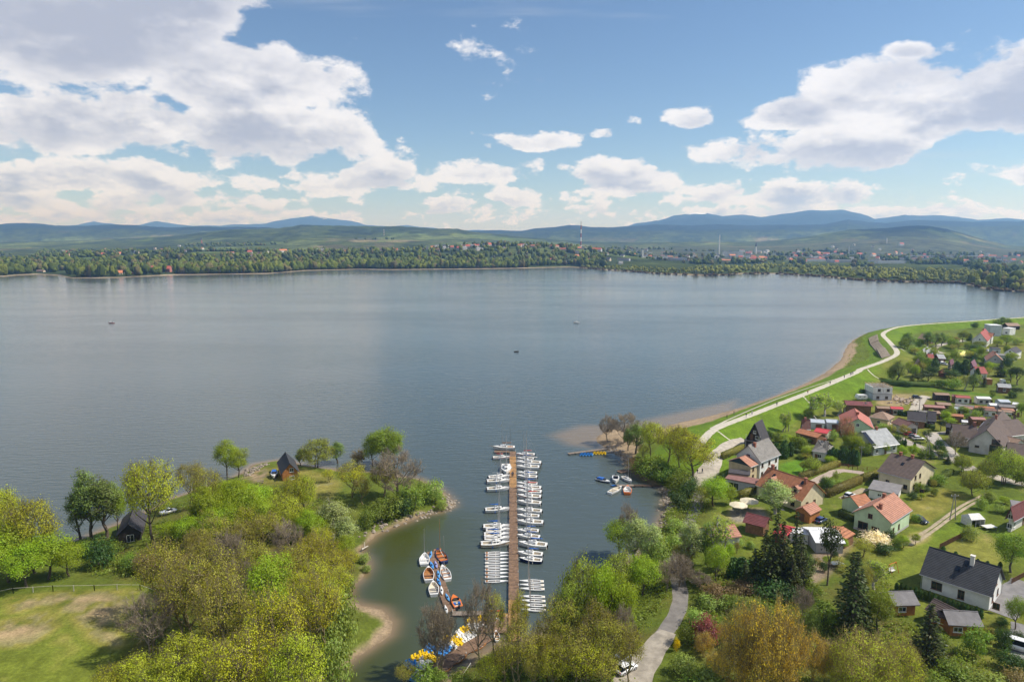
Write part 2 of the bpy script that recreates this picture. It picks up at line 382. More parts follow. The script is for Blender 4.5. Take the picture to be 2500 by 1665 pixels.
    beach = blot(GP, 'v', [(1290, 1000), (1400, 975), (1500, 975), (1600, 950), (1700, 925), (1800, 890), (1880, 850), (1930, 800), (1965, 790), (1965, 815), (1945, 840), (1900, 876), (1800, 920), (1700, 955), (1640, 985), (1560, 990), (1510, 1010), (1430, 1060), (1350, 1050)], 4, .6)
    spit = np.maximum(blot(GP, 'v', [(985, 1190), (1045, 1150), (1050, 1175), (1010, 1190)], 3, .4), blot(GP, 'v', [(820, 1395), (880, 1395), (910, 1440), (880, 1470), (840, 1440)], 3, .4))
    wid = wid + beach * 14 + spit * 1.0
    sand = np.clip((wid - GS) / 1.2, 0, 1)
    c = lay(c, sand, (0.31, 0.23, 0.145)); c = lay(c, sand * np.clip(nC * 1.3, 0, 1) * .55, (0.18, 0.14, 0.10))
    c = lay(c, sand * np.clip((0.8 - GS) / .8, 0, 1) * .6, (0.13, 0.095, 0.06))
    return np.clip(c, 0.004, 0.9)
GC = ground_colour()
def ground_mat(name, bump=0.5):
    m = bpy.data.materials.new(name); m.use_nodes = True; n = NT(m.node_tree); b = n.n['Principled BSDF']
    b.inputs['Roughness'].default_value = 0.95; b.inputs['Specular IOR Level'].default_value = 0.1
    a = n.add('ShaderNodeAttribute', attribute_name='tone'); tc = n.add('ShaderNodeTexCoord')
    f1 = n.noise(tc.outputs['Object'], 1.7, 5.0, 0.7); f2 = n.noise(tc.outputs['Object'], 0.35, 3.0, 0.6)
    v = n.math('MULTIPLY', n.ramp(f1, 0.25, 0.75, 0.62, 1.38, False), n.ramp(f2, 0.3, 0.7, 0.84, 1.16, False))
    n.l.new(n.vmath('SCALE', a.outputs['Color'], v), b.inputs['Base Color'])
    bp = n.add('ShaderNodeBump'); bp.inputs['Strength'].default_value = bump; bp.inputs['Distance'].default_value = 0.25
    n.l.new(f1, bp.inputs['Height']); n.l.new(bp.outputs[0], b.inputs['Normal'])
    return m
keep = np.ones(len(GP), bool)
GF = grid_faces(NR, NC)
GF = GF[(GS[GF] > -26).any(1)]
used = np.unique(GF); remap = np.full(len(GP), -1); remap[used] = np.arange(len(used))
GV = np.concatenate([GP, GZ[:, None]], 1)
gme = np_mesh('ground', GV[used], remap[GF], [ground_mat('grass_and_soil')], True, {'tone': GC[used]})
tag(link(bpy.data.objects.new('ground', gme)), kind='structure')
BVH = BVHTree.FromPolygons([tuple(v) for v in GV[used]], [tuple(f) for f in remap[GF]])
def Z(x, y):
    h = BVH.ray_cast(Vector((x, y, 60)), Vector((0, 0, -1)))
    return h[0].z if h[0] is not None else 0.0
def on(reg, X, Y, z=None):
    """the surveyed point, set down on the ground"""
    p = at(reg, X, Y, 2.1 if z is None else z)
    for _ in range(3):
        zz = Z(p.x, p.y); p = at(reg, X, Y, max(zz, 0))
    p.z = max(Z(p.x, p.y), -0.3); return p

# ---------------------------------------------------------------- water
def build_water():
    W = fan(-1.3, 1.3, 460, 22, 4200, 420, 60)
    s, sdL, sdR = land(W); sh = np.clip(np.exp(np.minimum(s, 0) / 2.6), 0, 1)
    cove = blot(W, 'v', [(820, 1200), (1000, 1178), (1060, 1200), (1030, 1290), (990, 1390), (1000, 1480), (960, 1660), (600, 1660), (780, 1400)], 22, 0)
    flat_ = blot(W, 'v', [(1255, 1000), (1330, 975), (1420, 975), (1540, 950), (1700, 915), (1700, 950), (1500, 1000), (1420, 1040), (1300, 1025)], 10, 0)
    sh = np.maximum(sh, flat_ * .75)
    m = bpy.data.materials.new('lake_water'); m.use_nodes = True; n = NT(m.node_tree); b = n.n['Principled BSDF']
    a = n.add('ShaderNodeAttribute', attribute_name='shallow'); a2 = n.add('ShaderNodeAttribute', attribute_name='cove')
    tc = n.add('ShaderNodeTexCoord'); ob = tc.outputs['Object']
    deep = n.mix(a2.outputs['Fac'], rgb((0.062, 0.080, 0.076)), rgb((0.046, 0.056, 0.014)))
    n.l.new(n.mix(n.ramp(a.outputs['Fac'], 0.12, 1.0), deep, rgb((0.20, 0.145, 0.085))), b.inputs['Base Color'])
    b.inputs['IOR'].default_value = 1.33; b.inputs['Specular IOR Level'].default_value = 0.5
    mp = n.add('ShaderNodeMapping'); n.l.new(ob, mp.inputs[0]); mp.inputs['Scale'].default_value = (0.0016, 0.006, 1); mp.inputs['Rotation'].default_value = (0, 0, rad(6))
    slick = n.noise(mp.outputs[0], 1.0, 4.0, 0.6)
    n.l.new(n.ramp(slick, 0.3, 0.7, 0.06, 0.17), b.inputs['Roughness'])
    mp2 = n.add('ShaderNodeMapping'); n.l.new(ob, mp2.inputs[0]); mp2.inputs['Rotation'].default_value = (0, 0, rad(-24)); mp2.inputs['Scale'].default_value = (0.30, 1.0, 1)
    w1 = n.noise(mp2.outputs[0], 0.55, 3.0, 0.55, dist=0.6); w2 = n.noise(mp2.outputs[0], 1.7, 2.0, 0.5)
    hgt = n.math('ADD', w1, n.math('MULTIPLY', w2, 0.25))
    calm = n.math('MULTIPLY', n.ramp(a2.outputs['Fac'], 0.2, 0.75, 1.0, 0.25), n.ramp(slick, 0.3, 0.7, 0.6, 1.0))
    bp = n.add('ShaderNodeBump'); bp.inputs['Distance'].default_value = 0.55; n.l.new(n.math('MULTIPLY', calm, 0.36), bp.inputs['Strength'])
    n.l.new(hgt, bp.inputs['Height']); n.l.new(bp.outputs[0], b.inputs['Normal'])
    me = np_mesh('lake_water', np.concatenate([W, np.zeros((len(W), 1))], 1), grid_faces(420, 460), [m], True, {'shallow': sh, 'cove': cove})
    tag(link(bpy.data.objects.new('lake_water', me)), kind='structure')
build_water()

# ---------------------------------------------------------------- far shore, hills and mountains: one sheet to the horizon
FAR_SHORE = [src('r9', *p) for p in [(-2600, 640), (-900, 640), (0, 636), (150, 624), (300, 618), (500, 628), (600, 652), (1000, 650), (1500, 624), (2355, 612)]] + \
            [src('r10', *p) for p in [(500, 586), (1000, 573), (1300, 577), (2000, 570), (2355, 565)]] + \
            [src('r11', *p) for p in [(700, 553), (840, 564), (1180, 590), (1500, 612), (1900, 628), (2100, 622)]] + \
            [src('r12', *p) for p in [(50, 568), (350, 568), (700, 590), (1000, 620), (1500, 640), (1850, 645), (1960, 664), (2060, 690), (2200, 706), (2355, 716), (2900, 745), (4200, 780)]]
LOWHILL = [(-900, 630), (0, 632), (150, 626), (300, 620), (500, 616), (700, 618), (850, 617), (1000, 612), (1100, 606), (1200, 601), (1300, 602), (1380, 605), (1450, 613), (1540, 628), (1650, 636), (1800, 637), (2500, 638), (3300, 634)]
M1 = [(-900, 590), (0, 592), (150, 590), (300, 585), (450, 575), (550, 563), (600, 561), (669, 559), (697, 556), (738, 550), (793, 551), (848, 552.5), (904, 554), (986, 554), (1069, 559), (1116, 559), (1150, 565), (1200, 570), (1300, 582), (1450, 592), (1700, 592), (1850, 592), (1949, 582), (2008, 573), (2067, 562), (2157, 558), (2216, 553), (2261, 553.5), (2305, 561), (2350, 573), (2394, 585), (2454, 600), (2500, 604), (2700, 600), (3300, 596)]
M2 = [(-900, 545), (0, 550), (28, 547.5), (102, 547.5), (138, 551.6), (193, 551.6), (317, 549.7), (386, 554), (469, 554), (552, 557), (650, 556), (700, 562), (900, 566), (1100, 566), (1200, 565), (1236, 565.4), (1272, 563.5), (1308, 556.6), (1352, 554), (1390, 549.7), (1412, 551), (1440, 556.6), (1495, 557), (1530, 556), (1600, 553), (1740, 551), (1850, 553), (1874, 552), (2008, 547.5), (2067, 537), (2112, 544.6), (2157, 547.6), (2231, 541.6), (2305, 543), (2365, 544.6), (2454, 541.6), (2500, 541.6), (2800, 538), (3300, 545)]
M3 = [(-900, 556), (0, 562), (500, 566), (1000, 570), (1300, 570), (1450, 562), (1526, 554), (1553, 545.5), (1606, 540), (1642, 530), (1691, 522), (1719, 522), (1760, 531), (1802, 528), (1850, 532), (1919, 521), (1978, 512), (2023, 513.4), (2053, 512), (2082, 520), (2112, 527), (2130, 536), (2201, 526), (2246, 527.6), (2290, 526), (2335, 531), (2380, 537), (2454, 532), (2500, 536), (2700, 530), (3300, 540)]
M4 = [(-900, 548), (0, 560), (190, 551), (235, 541), (300, 550), (345, 550), (386, 542), (480, 552), (540, 553), (594, 548), (650, 546), (669, 541), (724, 533), (766, 526.5), (807, 533), (862, 542), (898, 551), (960, 554), (992, 550.5), (1022, 556), (1100, 562), (1145, 563), (1165, 561.5), (1250, 566), (1500, 570), (2500, 560), (3300, 560)]
SNOW = []
def far_land():
    px = np.concatenate([np.linspace(-900, 0, 90, endpoint=False), np.linspace(0, 2500, 760, endpoint=False), np.linspace(2500, 3300, 80)])
    r600 = [ray(p, 600.0)[0] for p in px]
    def zat(profile, D):
        ys = prof(profile, px); return np.array([CAM_H + ray(p, y)[1] * D for p, y in zip(px, ys)])
    sy = prof(FAR_SHORE, px); sD = np.array([-CAM_H / ray(p, y)[1] for p, y in zip(px, sy)])
    one = np.ones_like(px)
    ctl = [(sD - 60, -2.5 * one), (sD, 0.0 * one), (sD + 25, 1.6 * one), (np.maximum(sD + 70, 0), 3.0 * one)]
    zh = np.maximum(zat(LOWHILL, 2300), 4)
    ctl += [(np.maximum(2300, sD + 250) * one, zh), (3000 * one, np.maximum(zh * .78, 6)), (3900 * one, np.maximum(zat(M1, 5000) * .45, 10)), (5000 * one, np.maximum(zat(M1, 5000), 20)), (6000 * one, np.maximum(zat(M1, 5000) * .75, 25)),
            (6900 * one, zat(M2, 8200) * .72), (8200 * one, zat(M2, 8200)), (9500 * one, zat(M2, 8200) * .8), (10900 * one, zat(M3, 12500) * .78), (12500 * one, zat(M3, 12500)), (14500 * one, zat(M3, 12500) * .7),
            (16000 * one, zat(M4, 17500) * .8), (17500 * one, zat(M4, 17500)), (19500 * one, zat(M4, 17500) * .6)]
    fr = [0.0]
    per = [2, 2, 4, 22, 14, 14, 18, 14, 8, 14, 5, 8, 10, 5, 5, 8, 5]
    Ds, Zs = [], []
    for i, k in enumerate(per):
        (d0, z0), (d1, z1) = ctl[i], ctl[i + 1]
        for t in np.linspace(0, 1, k, endpoint=False):
            s = t * t * (3 - 2 * t) if i > 3 else t
            Ds.append(d0 + (d1 - d0) * t); Zs.append(z0 + (z1 - z0) * s)
    Ds.append(ctl[-1][0]); Zs.append(ctl[-1][1])
    D = np.array(Ds); Zz = np.array(Zs); X = D * np.array(r600)[None, :]; Yy = D
    inl = np.clip((D - sD[None, :] - 120) / 500, 0, 1)
    amp = inl * (2.0 + np.clip(D - 2600, 0, 9000) * 0.0042)
    Zz = Zz + amp * (fbm(X, Yy, 0.0016, 11, 5) * 1.0)
    Zz += inl * np.clip((D - 3500) / 1500, 0, 1) * 7.0 * np.abs(fbm(X, Yy, 0.012, 15, 3))
    nr, nc = D.shape
    f1 = fbm(X, Yy, 0.0011, 21, 4); f2 = fbm(X, Yy, 0.004, 22, 4); f3 = fbm(X, Yy * .6, 0.0022, 23, 3)
    slope = np.clip((Zz - 90) / 160, 0, 1)
    forest = np.clip((f1 * .7 + f2 * 1.0 + slope * 1.0 + 0.22) * 5 + .5, 0, 1)
    town = np.clip((X - 300) / 300, 0, 1) * np.clip((4600 - D) / 800, 0, 1) * np.clip((D - 2200) / 400, 0, 1)
    field = np.stack([0.125 + .05 * f3, 0.155 + .03 * f3, 0.05 + .02 * f3], -1)
    dry = np.array([0.20, 0.17, 0.09])
    field = np.where((f3 > .33)[..., None], dry, field)
    fc = np.stack([0.034 + .022 * np.clip(f2, -.6, 1), 0.045 + .026 * np.clip(f2, -.6, 1), 0.020 + .006 * f2], -1)
    f5 = fbm(X, Yy * .7, 0.0065, 27, 4); fc = fc * (1 + .9 * np.clip(f5, -.75, 1))[..., None]
    lightf = np.clip(f3 * 2 + f5 * 3 - .3, 0, 1)[..., None] * (1 - slope)[..., None]
    fc = fc * (1 - lightf * .8) + np.array([0.085, 0.105, 0.03]) * lightf * .8
    forest = np.clip(forest + .8 * np.clip(f5 * 3, -.5, 1) * (D > 2600), 0, 1)
    pxg0 = np.broadcast_to(px[None, :], D.shape); knoll = np.clip(1 - np.abs(pxg0 - 2230) / 190, 0, 1) ** .5 * np.clip(1 - np.abs(D - 4900) / 900, 0, 1) ** .5; knoll = np.clip((knoll + f5 * .5 - .35) * 4, 0, 1)
    forest = np.maximum(forest, knoll); fc = fc * (1 - .55 * knoll[..., None])
    c = field * (1 - forest[..., None]) + fc * forest[..., None]
    mtn = np.clip((D - 6200) / 1200, 0, 1)[..., None]; c = c * (1 - mtn * .92) + np.array([0.020, 0.027, 0.022]) * (1 + .8 * f5[..., None]) * mtn * .92
    c = c * (1 - .65 * town[..., None]) + np.array([0.085, 0.09, 0.06]) * .65 * town[..., None]
    sb = np.clip((26 - (D - sD[None, :])) / 10, 0, 1)[..., None]
    c = c * (1 - sb) + np.array([0.27, 0.22, 0.15]) * sb
    wl = np.clip((900 - (D - sD[None, :])) / 300, 0, 1)[..., None] * (1 - sb)
    c = c * (1 - .5 * wl) + np.array([0.055, 0.075, 0.025]) * .5 * wl
    # old snow on the summits
    pxg = np.broadcast_to(px[None, :], D.shape)
    for (x0, x1, D0, zmin, den) in [(735, 800, 17500, 560, .22), (1672, 1722, 12500, 505, .12)]:
        sn = ((pxg > x0) & (pxg < x1) & (np.abs(D - D0) < 1600) & (Zz > zmin) & (fbm(X, Yy, .006, 31, 3) > den))[..., None]
        c = np.where(sn, np.array([0.75, 0.78, 0.82]), c)
    V = np.stack([X.ravel(), Yy.ravel(), Zz.ravel()], 1)
    m = bpy.data.materials.new('far_land'); m.use_nodes = True; n = NT(m.node_tree); b = n.n['Principled BSDF']
    b.inputs['Roughness'].default_value = 1.0; b.inputs['Specular IOR Level'].default_value = 0.0
    a = n.add('ShaderNodeAttribute', attribute_name='tone'); tc = n.add('ShaderNodeTexCoord')
    f = n.noise(tc.outputs['Object'], 0.012, 6.0, 0.75)
    n.l.new(n.vmath('SCALE', a.outputs['Color'], n.ramp(f, 0.3, 0.7, 0.35, 1.65, False)), b.inputs['Base Color'])
    bp = n.add('ShaderNodeBump'); bp.inputs['Strength'].default_value = 0.9; bp.inputs['Distance'].default_value = 22.0
    n.l.new(f, bp.inputs['Height']); n.l.new(bp.outputs[0], b.inputs['Normal'])
    me = np_mesh('hills', V, grid_faces(nr, nc), [m], True, {'tone': c.reshape(-1, 3)})
    tag(link(bpy.data.objects.new('hills', me)), kind='structure')
    # height lookup for what stands there
    def zfar(pxq, Dq):
        j = int(np.clip(np.searchsorted(px, pxq), 1, nc - 1)); col = D[:, j]
        return float(np.interp(Dq, col, Zz[:, j])), float(np.interp(pxq, px, r600) * Dq), float(np.interp(pxq, px, sD))
    return zfar, px, sD
ZFAR, FPXS, FSD = far_land()

# ---------------------------------------------------------------- the air
def haze():
    mb = MB(); mb.box(-27000, 27000, -600, 21500, -5.5, 800)
    m = bpy.data.materials.new('haze'); m.use_nodes = True; n = NT(m.node_tree); n.n.clear()
    o = n.add('ShaderNodeOutputMaterial'); v = n.add('ShaderNodeVolumePrincipled')
    v.inputs['Color'].default_value = rgb((0.27, 0.52, 1.0)); v.inputs['Density'].default_value = HAZE_D; v.inputs['Absorption Color'].default_value = rgb((1, 1, 1)); v.inputs['Anisotropy'].default_value = 0.3
    n.l.new(v.outputs[0], o.inputs['Volume'])
    tag(mb.build('haze', m), 'thin blue spring haze over the valley', kind='stuff')
HAZE_D = 8.5e-5
haze()
# ================================================================ TREES
def tubes(A, B, r0, r1, n=4):
    """open prisms between point arrays; returns verts, quads"""
    A = np.asarray(A, float); B = np.asarray(B, float); d = B - A; L = np.linalg.norm(d, axis=1, keepdims=True) + 1e-9; d = d / L
    up = np.where(np.abs(d[:, 2:3]) > .9, np.array([[1., 0, 0]]), np.array([[0, 0, 1.]]))
    u = np.cross(d, up); u /= np.linalg.norm(u, axis=1, keepdims=True) + 1e-9; w = np.cross(d, u)
    V = []
    for P, r in ((A, r0), (B, r1)):
        for k in range(n):
            a = 2 * math.pi * k / n; V.append(P + (u * math.cos(a) + w * math.sin(a)) * np.asarray(r, float).reshape(-1, 1))
    m = len(A); V = np.stack(V, 1).reshape(-1, 3); base = np.arange(m)[:, None] * (2 * n); F = []
    for k in range(n): F.append(np.concatenate([base + k, base + (k + 1) % n, base + n + (k + 1) % n, base + n + k], 1))
    return V, np.concatenate(F, 0)
def quads(C, size, rng, flat=0.0, aspect=0.7, dirs=None, N=None):
    """leaf-sized quads at points C"""
    m = len(C); a = rng.normal(size=(m, 3)) if dirs is None else dirs + rng.normal(size=(m, 3)) * .35
    a /= np.linalg.norm(a, axis=1, keepdims=True) + 1e-9
    nrm = rng.normal(size=(m, 3)); nrm[:, 2] += flat; b = np.cross(nrm, a); b /= np.linalg.norm(b, axis=1, keepdims=True) + 1e-9
    if N is not None:
        N = N / (np.linalg.norm(N, axis=1, keepdims=True) + 1e-9); a = np.cross(a, N); a /= np.linalg.norm(a, axis=1, keepdims=True) + 1e-9; b = np.cross(N, a)
    s = (size * rng.uniform(.6, 1.35, m))[:, None]
    a = a * s * .5; b = b * s * .5 * aspect
    V = np.stack([C - a, C + b, C + a, C - b], 1).reshape(-1, 3)
    return V, np.arange(4 * m).reshape(m, 4)
def join(parts):
    Vs, Fs, o = [], [], 0
    for V, F in parts: Vs.append(V); Fs.append(F + o); o += len(V)
    return np.concatenate(Vs), np.concatenate(Fs)
LEAF_K = 2.5
def leaf_mat(name, col, trans=0.42, var=0.30, hue=0.015):
    if name in MATS: return MATS[name]
    m = bpy.data.materials.new(name); m.use_nodes = True; n = NT(m.node_tree); n.n.clear()
    o = n.add('ShaderNodeOutputMaterial'); d = n.add('ShaderNodeBsdfDiffuse'); t = n.add('ShaderNodeBsdfTranslucent'); g = n.add('ShaderNodeBsdfGlossy'); mx = n.add('ShaderNodeMixShader'); mx2 = n.add('ShaderNodeMixShader')
    a = n.add('ShaderNodeAttribute', attribute_name='tint'); oi = n.add('ShaderNodeObjectInfo')
    hs = n.add('ShaderNodeHueSaturation'); hs.inputs['Color'].default_value = rgb([c * LEAF_K for c in col])
    n.l.new(n.math('ADD', n.ramp(oi.outputs['Random'], 0, 1, .5 - hue, .5 + hue, False), n.math('MULTIPLY', n.math('SUBTRACT', a.outputs['Fac'], 1.0), 0.03)), hs.inputs['Hue'])
    n.l.new(n.math('MULTIPLY', a.outputs['Fac'], n.ramp(oi.outputs['Random'], 0, 1, 1 - var * .6, 1 + var * .6, False)), hs.inputs['Value'])
    n.l.new(hs.outputs[0], d.inputs[0])
    n.l.new(n.vmath('MULTIPLY', hs.outputs[0], (1.3, 1.22, 0.5)), t.inputs[0])
    g.inputs['Roughness'].default_value = 0.45; g.inputs[0].default_value = rgb((.9, .9, .9))
    mx.inputs[0].default_value = trans; n.l.new(d.outputs[0], mx.inputs[1]); n.l.new(t.outputs[0], mx.inputs[2])
    mx2.inputs[0].default_value = 0.012; n.l.new(mx.outputs[0], mx2.inputs[1]); n.l.new(g.outputs[0], mx2.inputs[2])
    n.l.new(mx2.outputs[0], o.inputs[0]); MATS[name] = m; return m
BARK = mat('bark', (0.105, 0.082, 0.060), 0.95, 0.3, 3.0, 0.5, 6.0)
TWIG = mat('twig', (0.24, 0.195, 0.14), 0.95, 0.3, 3.0)
TWIGO = mat('twig_olive', (0.19, 0.155, 0.075), 0.95, 0.3, 3.0)
TWIGY = mat('twig_yellow', (0.30, 0.235, 0.09), 0.95, 0.3, 3.0)
PALE = mat('pale_bark', (0.34, 0.31, 0.27), 0.9, 0.4, 4.0)

def broadleaf(name, seed, H=14.0, W=10.0, base=0.25, clumps=85, per=48, leaf=0.42, sig=0.085, twigs=0, limbs=8, droop=0.0, top=1.0, inner=0.3, multi=1, lean=0.0):
    rng = np.random.default_rng(seed)
    zc = H * (base + 1) / 2; rz = H * (1 - base) / 2; R = W / 2
    dirs = rng.normal(size=(clumps * 3, 3)); dirs /= np.linalg.norm(dirs, axis=1, keepdims=True)
    dirs = dirs[dirs[:, 2] > -0.85][:clumps]
    lob = 0.80 + 0.30 * np.array([mnoise.noise(Vector(d * 1.9 + seed * 3.1)) for d in dirs])
    rr = np.clip(inner + (1 - inner) * rng.uniform(0, 1, len(dirs)) ** .42, 0, 1) * lob
    C = dirs * rr[:, None] * np.array([R, R, rz]); C[:, 2] += zc
    shape = np.clip((C[:, 2] - zc) / rz, -1, 1); C[:, :2] *= (1 - (1 - top) * np.clip(shape, 0, 1))[:, None]
    C[:, 2] -= droop * (np.hypot(C[:, 0], C[:, 1]) / R) ** 2 * rz
    C[:, 2] = np.maximum(C[:, 2], H * base * .55)
    # skeleton
    nodes, A, B, r0, r1 = [], [], [], [], []
    tr = 0.022 * H
    roots = [np.array([0., 0, 0])] if multi == 1 else [np.array([math.cos(6.28 * k / multi), math.sin(6.28 * k / multi), 0]) * .45 for k in range(multi)]
    leaders = []
    for q, root in enumerate(roots):
        p = root.copy(); pts = [p]
        steps = 7; spread = root * (0.0 if multi == 1 else W * .045)
        for k in range(steps):
            p = p + np.array([rng.normal(0, .02) * H + lean * .02 * H, rng.normal(0, .02) * H, H * .80 / steps]) + spread / steps; pts.append(p)
        leaders.append(pts); rad0 = tr / (1 if multi == 1 else 1.5)
        for k in range(steps):
            A.append(pts[k]); B.append(pts[k + 1]); r0.append(rad0 * (1 - k / steps * .86)); r1.append(rad0 * (1 - (k + 1) / steps * .86)); nodes.append((pts[k + 1], rad0 * (1 - (k + 1) / steps * .86)))
    order = np.argsort(-np.linalg.norm((C - np.array([0, 0, zc])) / np.array([R, R, rz]), axis=1))
    chosen = []
    for i in order:
        if len(chosen) >= limbs: break
        if all(np.linalg.norm(C[i] - C[j]) > W * .33 for j in chosen): chosen.append(i)
    for i in chosen:
        pts = leaders[rng.integers(len(leaders))]
        k = int(np.clip(1 + (C[i][2] / H) * 4.2 - rng.uniform(0, 1.0), 1, 5)); s = pts[k]; m_ = (s + C[i]) / 2; m_[2] -= 0.04 * H * rng.uniform(-.3, 1); m_[:2] += (C[i][:2] - s[:2]) * .08
        rs = tr * .42; prev = s
        for t in (0.25, .5, .75, 1.0):
            q = (1 - t) ** 2 * s + 2 * t * (1 - t) * m_ + t * t * C[i]; q = q + rng.normal(0, .008 * H, 3)
            A.append(prev); B.append(q); r0.append(rs); rs2 = tr * .42 * (1 - .8 * t); r1.append(rs2); rs = rs2; nodes.append((q, rs)); prev = q
    NP = np.array([p for p, _ in nodes])
    for i in range(len(C)):
        if i in chosen: continue
        dd = np.linalg.norm(NP - C[i] - np.array([0, 0, -.05 * H]), axis=1); j = int(np.argmin(dd))
        A.append(NP[j]); B.append(C[i]); r0.append(min(nodes[j][1], tr * .2) + .01); r1.append(tr * .05)
    parts = [tubes(A, B, np.array(r0), np.array(r1), 5)]
    if twigs:
        out = C - np.array([0, 0, H * base * .6]); out /= np.linalg.norm(out, axis=1, keepdims=True)
        S = np.repeat(C, twigs, 0) + rng.normal(0, W * .018, (len(C) * twigs, 3))
        D = np.repeat(out, twigs, 0) + rng.normal(0, .55, (len(C) * twigs, 3)); D[:, 2] += .25; D /= np.linalg.norm(D, axis=1, keepdims=True)
        ln = W * rng.uniform(.06, .15, (len(S), 1)); E = S + D * ln
        parts.append(tubes(S - D * ln * .5, E, np.full(len(S), .028), np.full(len(S), .010), 3))
        S2 = np.repeat(S + D * ln * .3, 2, 0); D2 = np.repeat(D, 2, 0) + rng.normal(0, .5, (len(S) * 2, 3)); D2 /= np.linalg.norm(D2, axis=1, keepdims=True)
        parts.append(tubes(S2, S2 + D2 * W * .07, np.full(len(S2), .016), np.full(len(S2), .007), 3))
    Vt, Ft = join(parts)
    trunk = np_mesh(name + '_trunk', Vt, Ft, [BARK], True)
    L = []
    T = []
    ND = []
    ctr = np.array([0, 0, zc - rz * .3])
    for i, c in enumerate(C):
        k = max(2, int(per * rng.uniform(.55, 1.4))); pts = c + rng.normal(0, 1, (k, 3)) * np.array([sig * W, sig * W, sig * W * .72]); L.append(pts); o_ = (c - ctr) / np.array([R, R, rz]); ND.append((pts - c) / (sig * W) * .55 + o_ * .7 + np.array([0, 0, .45]) + rng.normal(0, .55, (k, 3)))
        tn = rng.uniform(.68, 1.25); T.append(np.full(k, tn) * rng.uniform(.92, 1.08, k))
    L = np.concatenate(L); T = np.concatenate(T); L[:, 2] = np.maximum(L[:, 2], .3)
    Vl, Fl = quads(L, leaf, rng, .3, N=np.concatenate(ND))
    crown = np_mesh(name + '_crown', Vl, Fl, [BARK], False, {'tint': np.repeat(T, 4)})
    return trunk, crown, H, W
def conifer(name, seed, H=16.0, W=6.0, whorls=26, per=11, bare=0.06, ragged=.25, leaf=.62):
    rng = np.random.default_rng(seed); L, Dr, T = [], [], []; A, B = [], []
    for k in range(whorls):
        f = k / (whorls - 1); z = H * (bare + (1 - bare) * (f ** .92)); R = W / 2 * (1 - f) ** .85 + .18
        nb = max(4, int(per * (1 - .5 * f))); ph = rng.uniform(0, 6.28)
        for b in range(nb):
            a = ph + 6.283 * b / nb + rng.normal(0, .2); r = R * rng.uniform(1 - ragged, 1.1); dv = np.array([math.cos(a), math.sin(a), 0])
            tipz = z - r * rng.uniform(.12, .42) + .1 * r
            A.append((0, 0, z)); B.append(dv * r * .8 + np.array([0, 0, tipz + .1]))
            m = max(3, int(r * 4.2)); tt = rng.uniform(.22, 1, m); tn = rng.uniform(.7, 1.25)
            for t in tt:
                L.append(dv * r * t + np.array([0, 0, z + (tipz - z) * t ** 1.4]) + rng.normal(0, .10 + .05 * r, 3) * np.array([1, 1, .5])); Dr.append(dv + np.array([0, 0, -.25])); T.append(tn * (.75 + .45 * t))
    Vt, Ft = join([tubes([(0, 0, 0)], [(0, 0, H * .98)], [H * .016], [.03], 6), tubes(A, B, np.full(len(A), .05), np.full(len(A), .015), 3)])
    V, F = quads(np.array(L), leaf, rng, 1.2, .5, np.array(Dr))
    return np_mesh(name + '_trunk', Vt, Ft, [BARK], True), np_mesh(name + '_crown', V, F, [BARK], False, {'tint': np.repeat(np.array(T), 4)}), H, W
def column(name, seed, H=4.0, W=1.3, n=520, leaf=.24):
    rng = np.random.default_rng(seed); z = rng.uniform(.02, 1, n); a = rng.uniform(0, 6.28, n)
    R = W / 2 * np.minimum(1, (1 - z) * 2.2 + .12) ** .7 * rng.uniform(.75, 1.05, n)
    C = np.stack([R * np.cos(a), R * np.sin(a), z * H], 1); V, F = quads(C, leaf, rng, .2, .6, np.tile(np.array([[0, 0, 1.]]), (n, 1)))
    zz = np.linspace(0, .95, 7); core = [];
    core_r = W * .40 * np.minimum(1, (1 - zz) * 2.2 + .08) ** .7
    A = [(0, 0, zz[i] * H) for i in range(6)]; B = [(0, 0, zz[i + 1] * H) for i in range(6)]
    V2, F2 = tubes(A, B, core_r[:-1], core_r[1:], 7)
    Vj, Fj = join([(V, F), (V2, F2)]); T = np.concatenate([np.repeat(rng.uniform(.7, 1.3, n), 4), np.full(len(V2), .55)])
    return np_mesh(name + '_trunk', *tubes([(0, 0, -.1)], [(0, 0, H * .9)], [.06], [.02], 5), [BARK], True), np_mesh(name + '_crown', Vj, Fj, [BARK], False, {'tint': T}), H, W

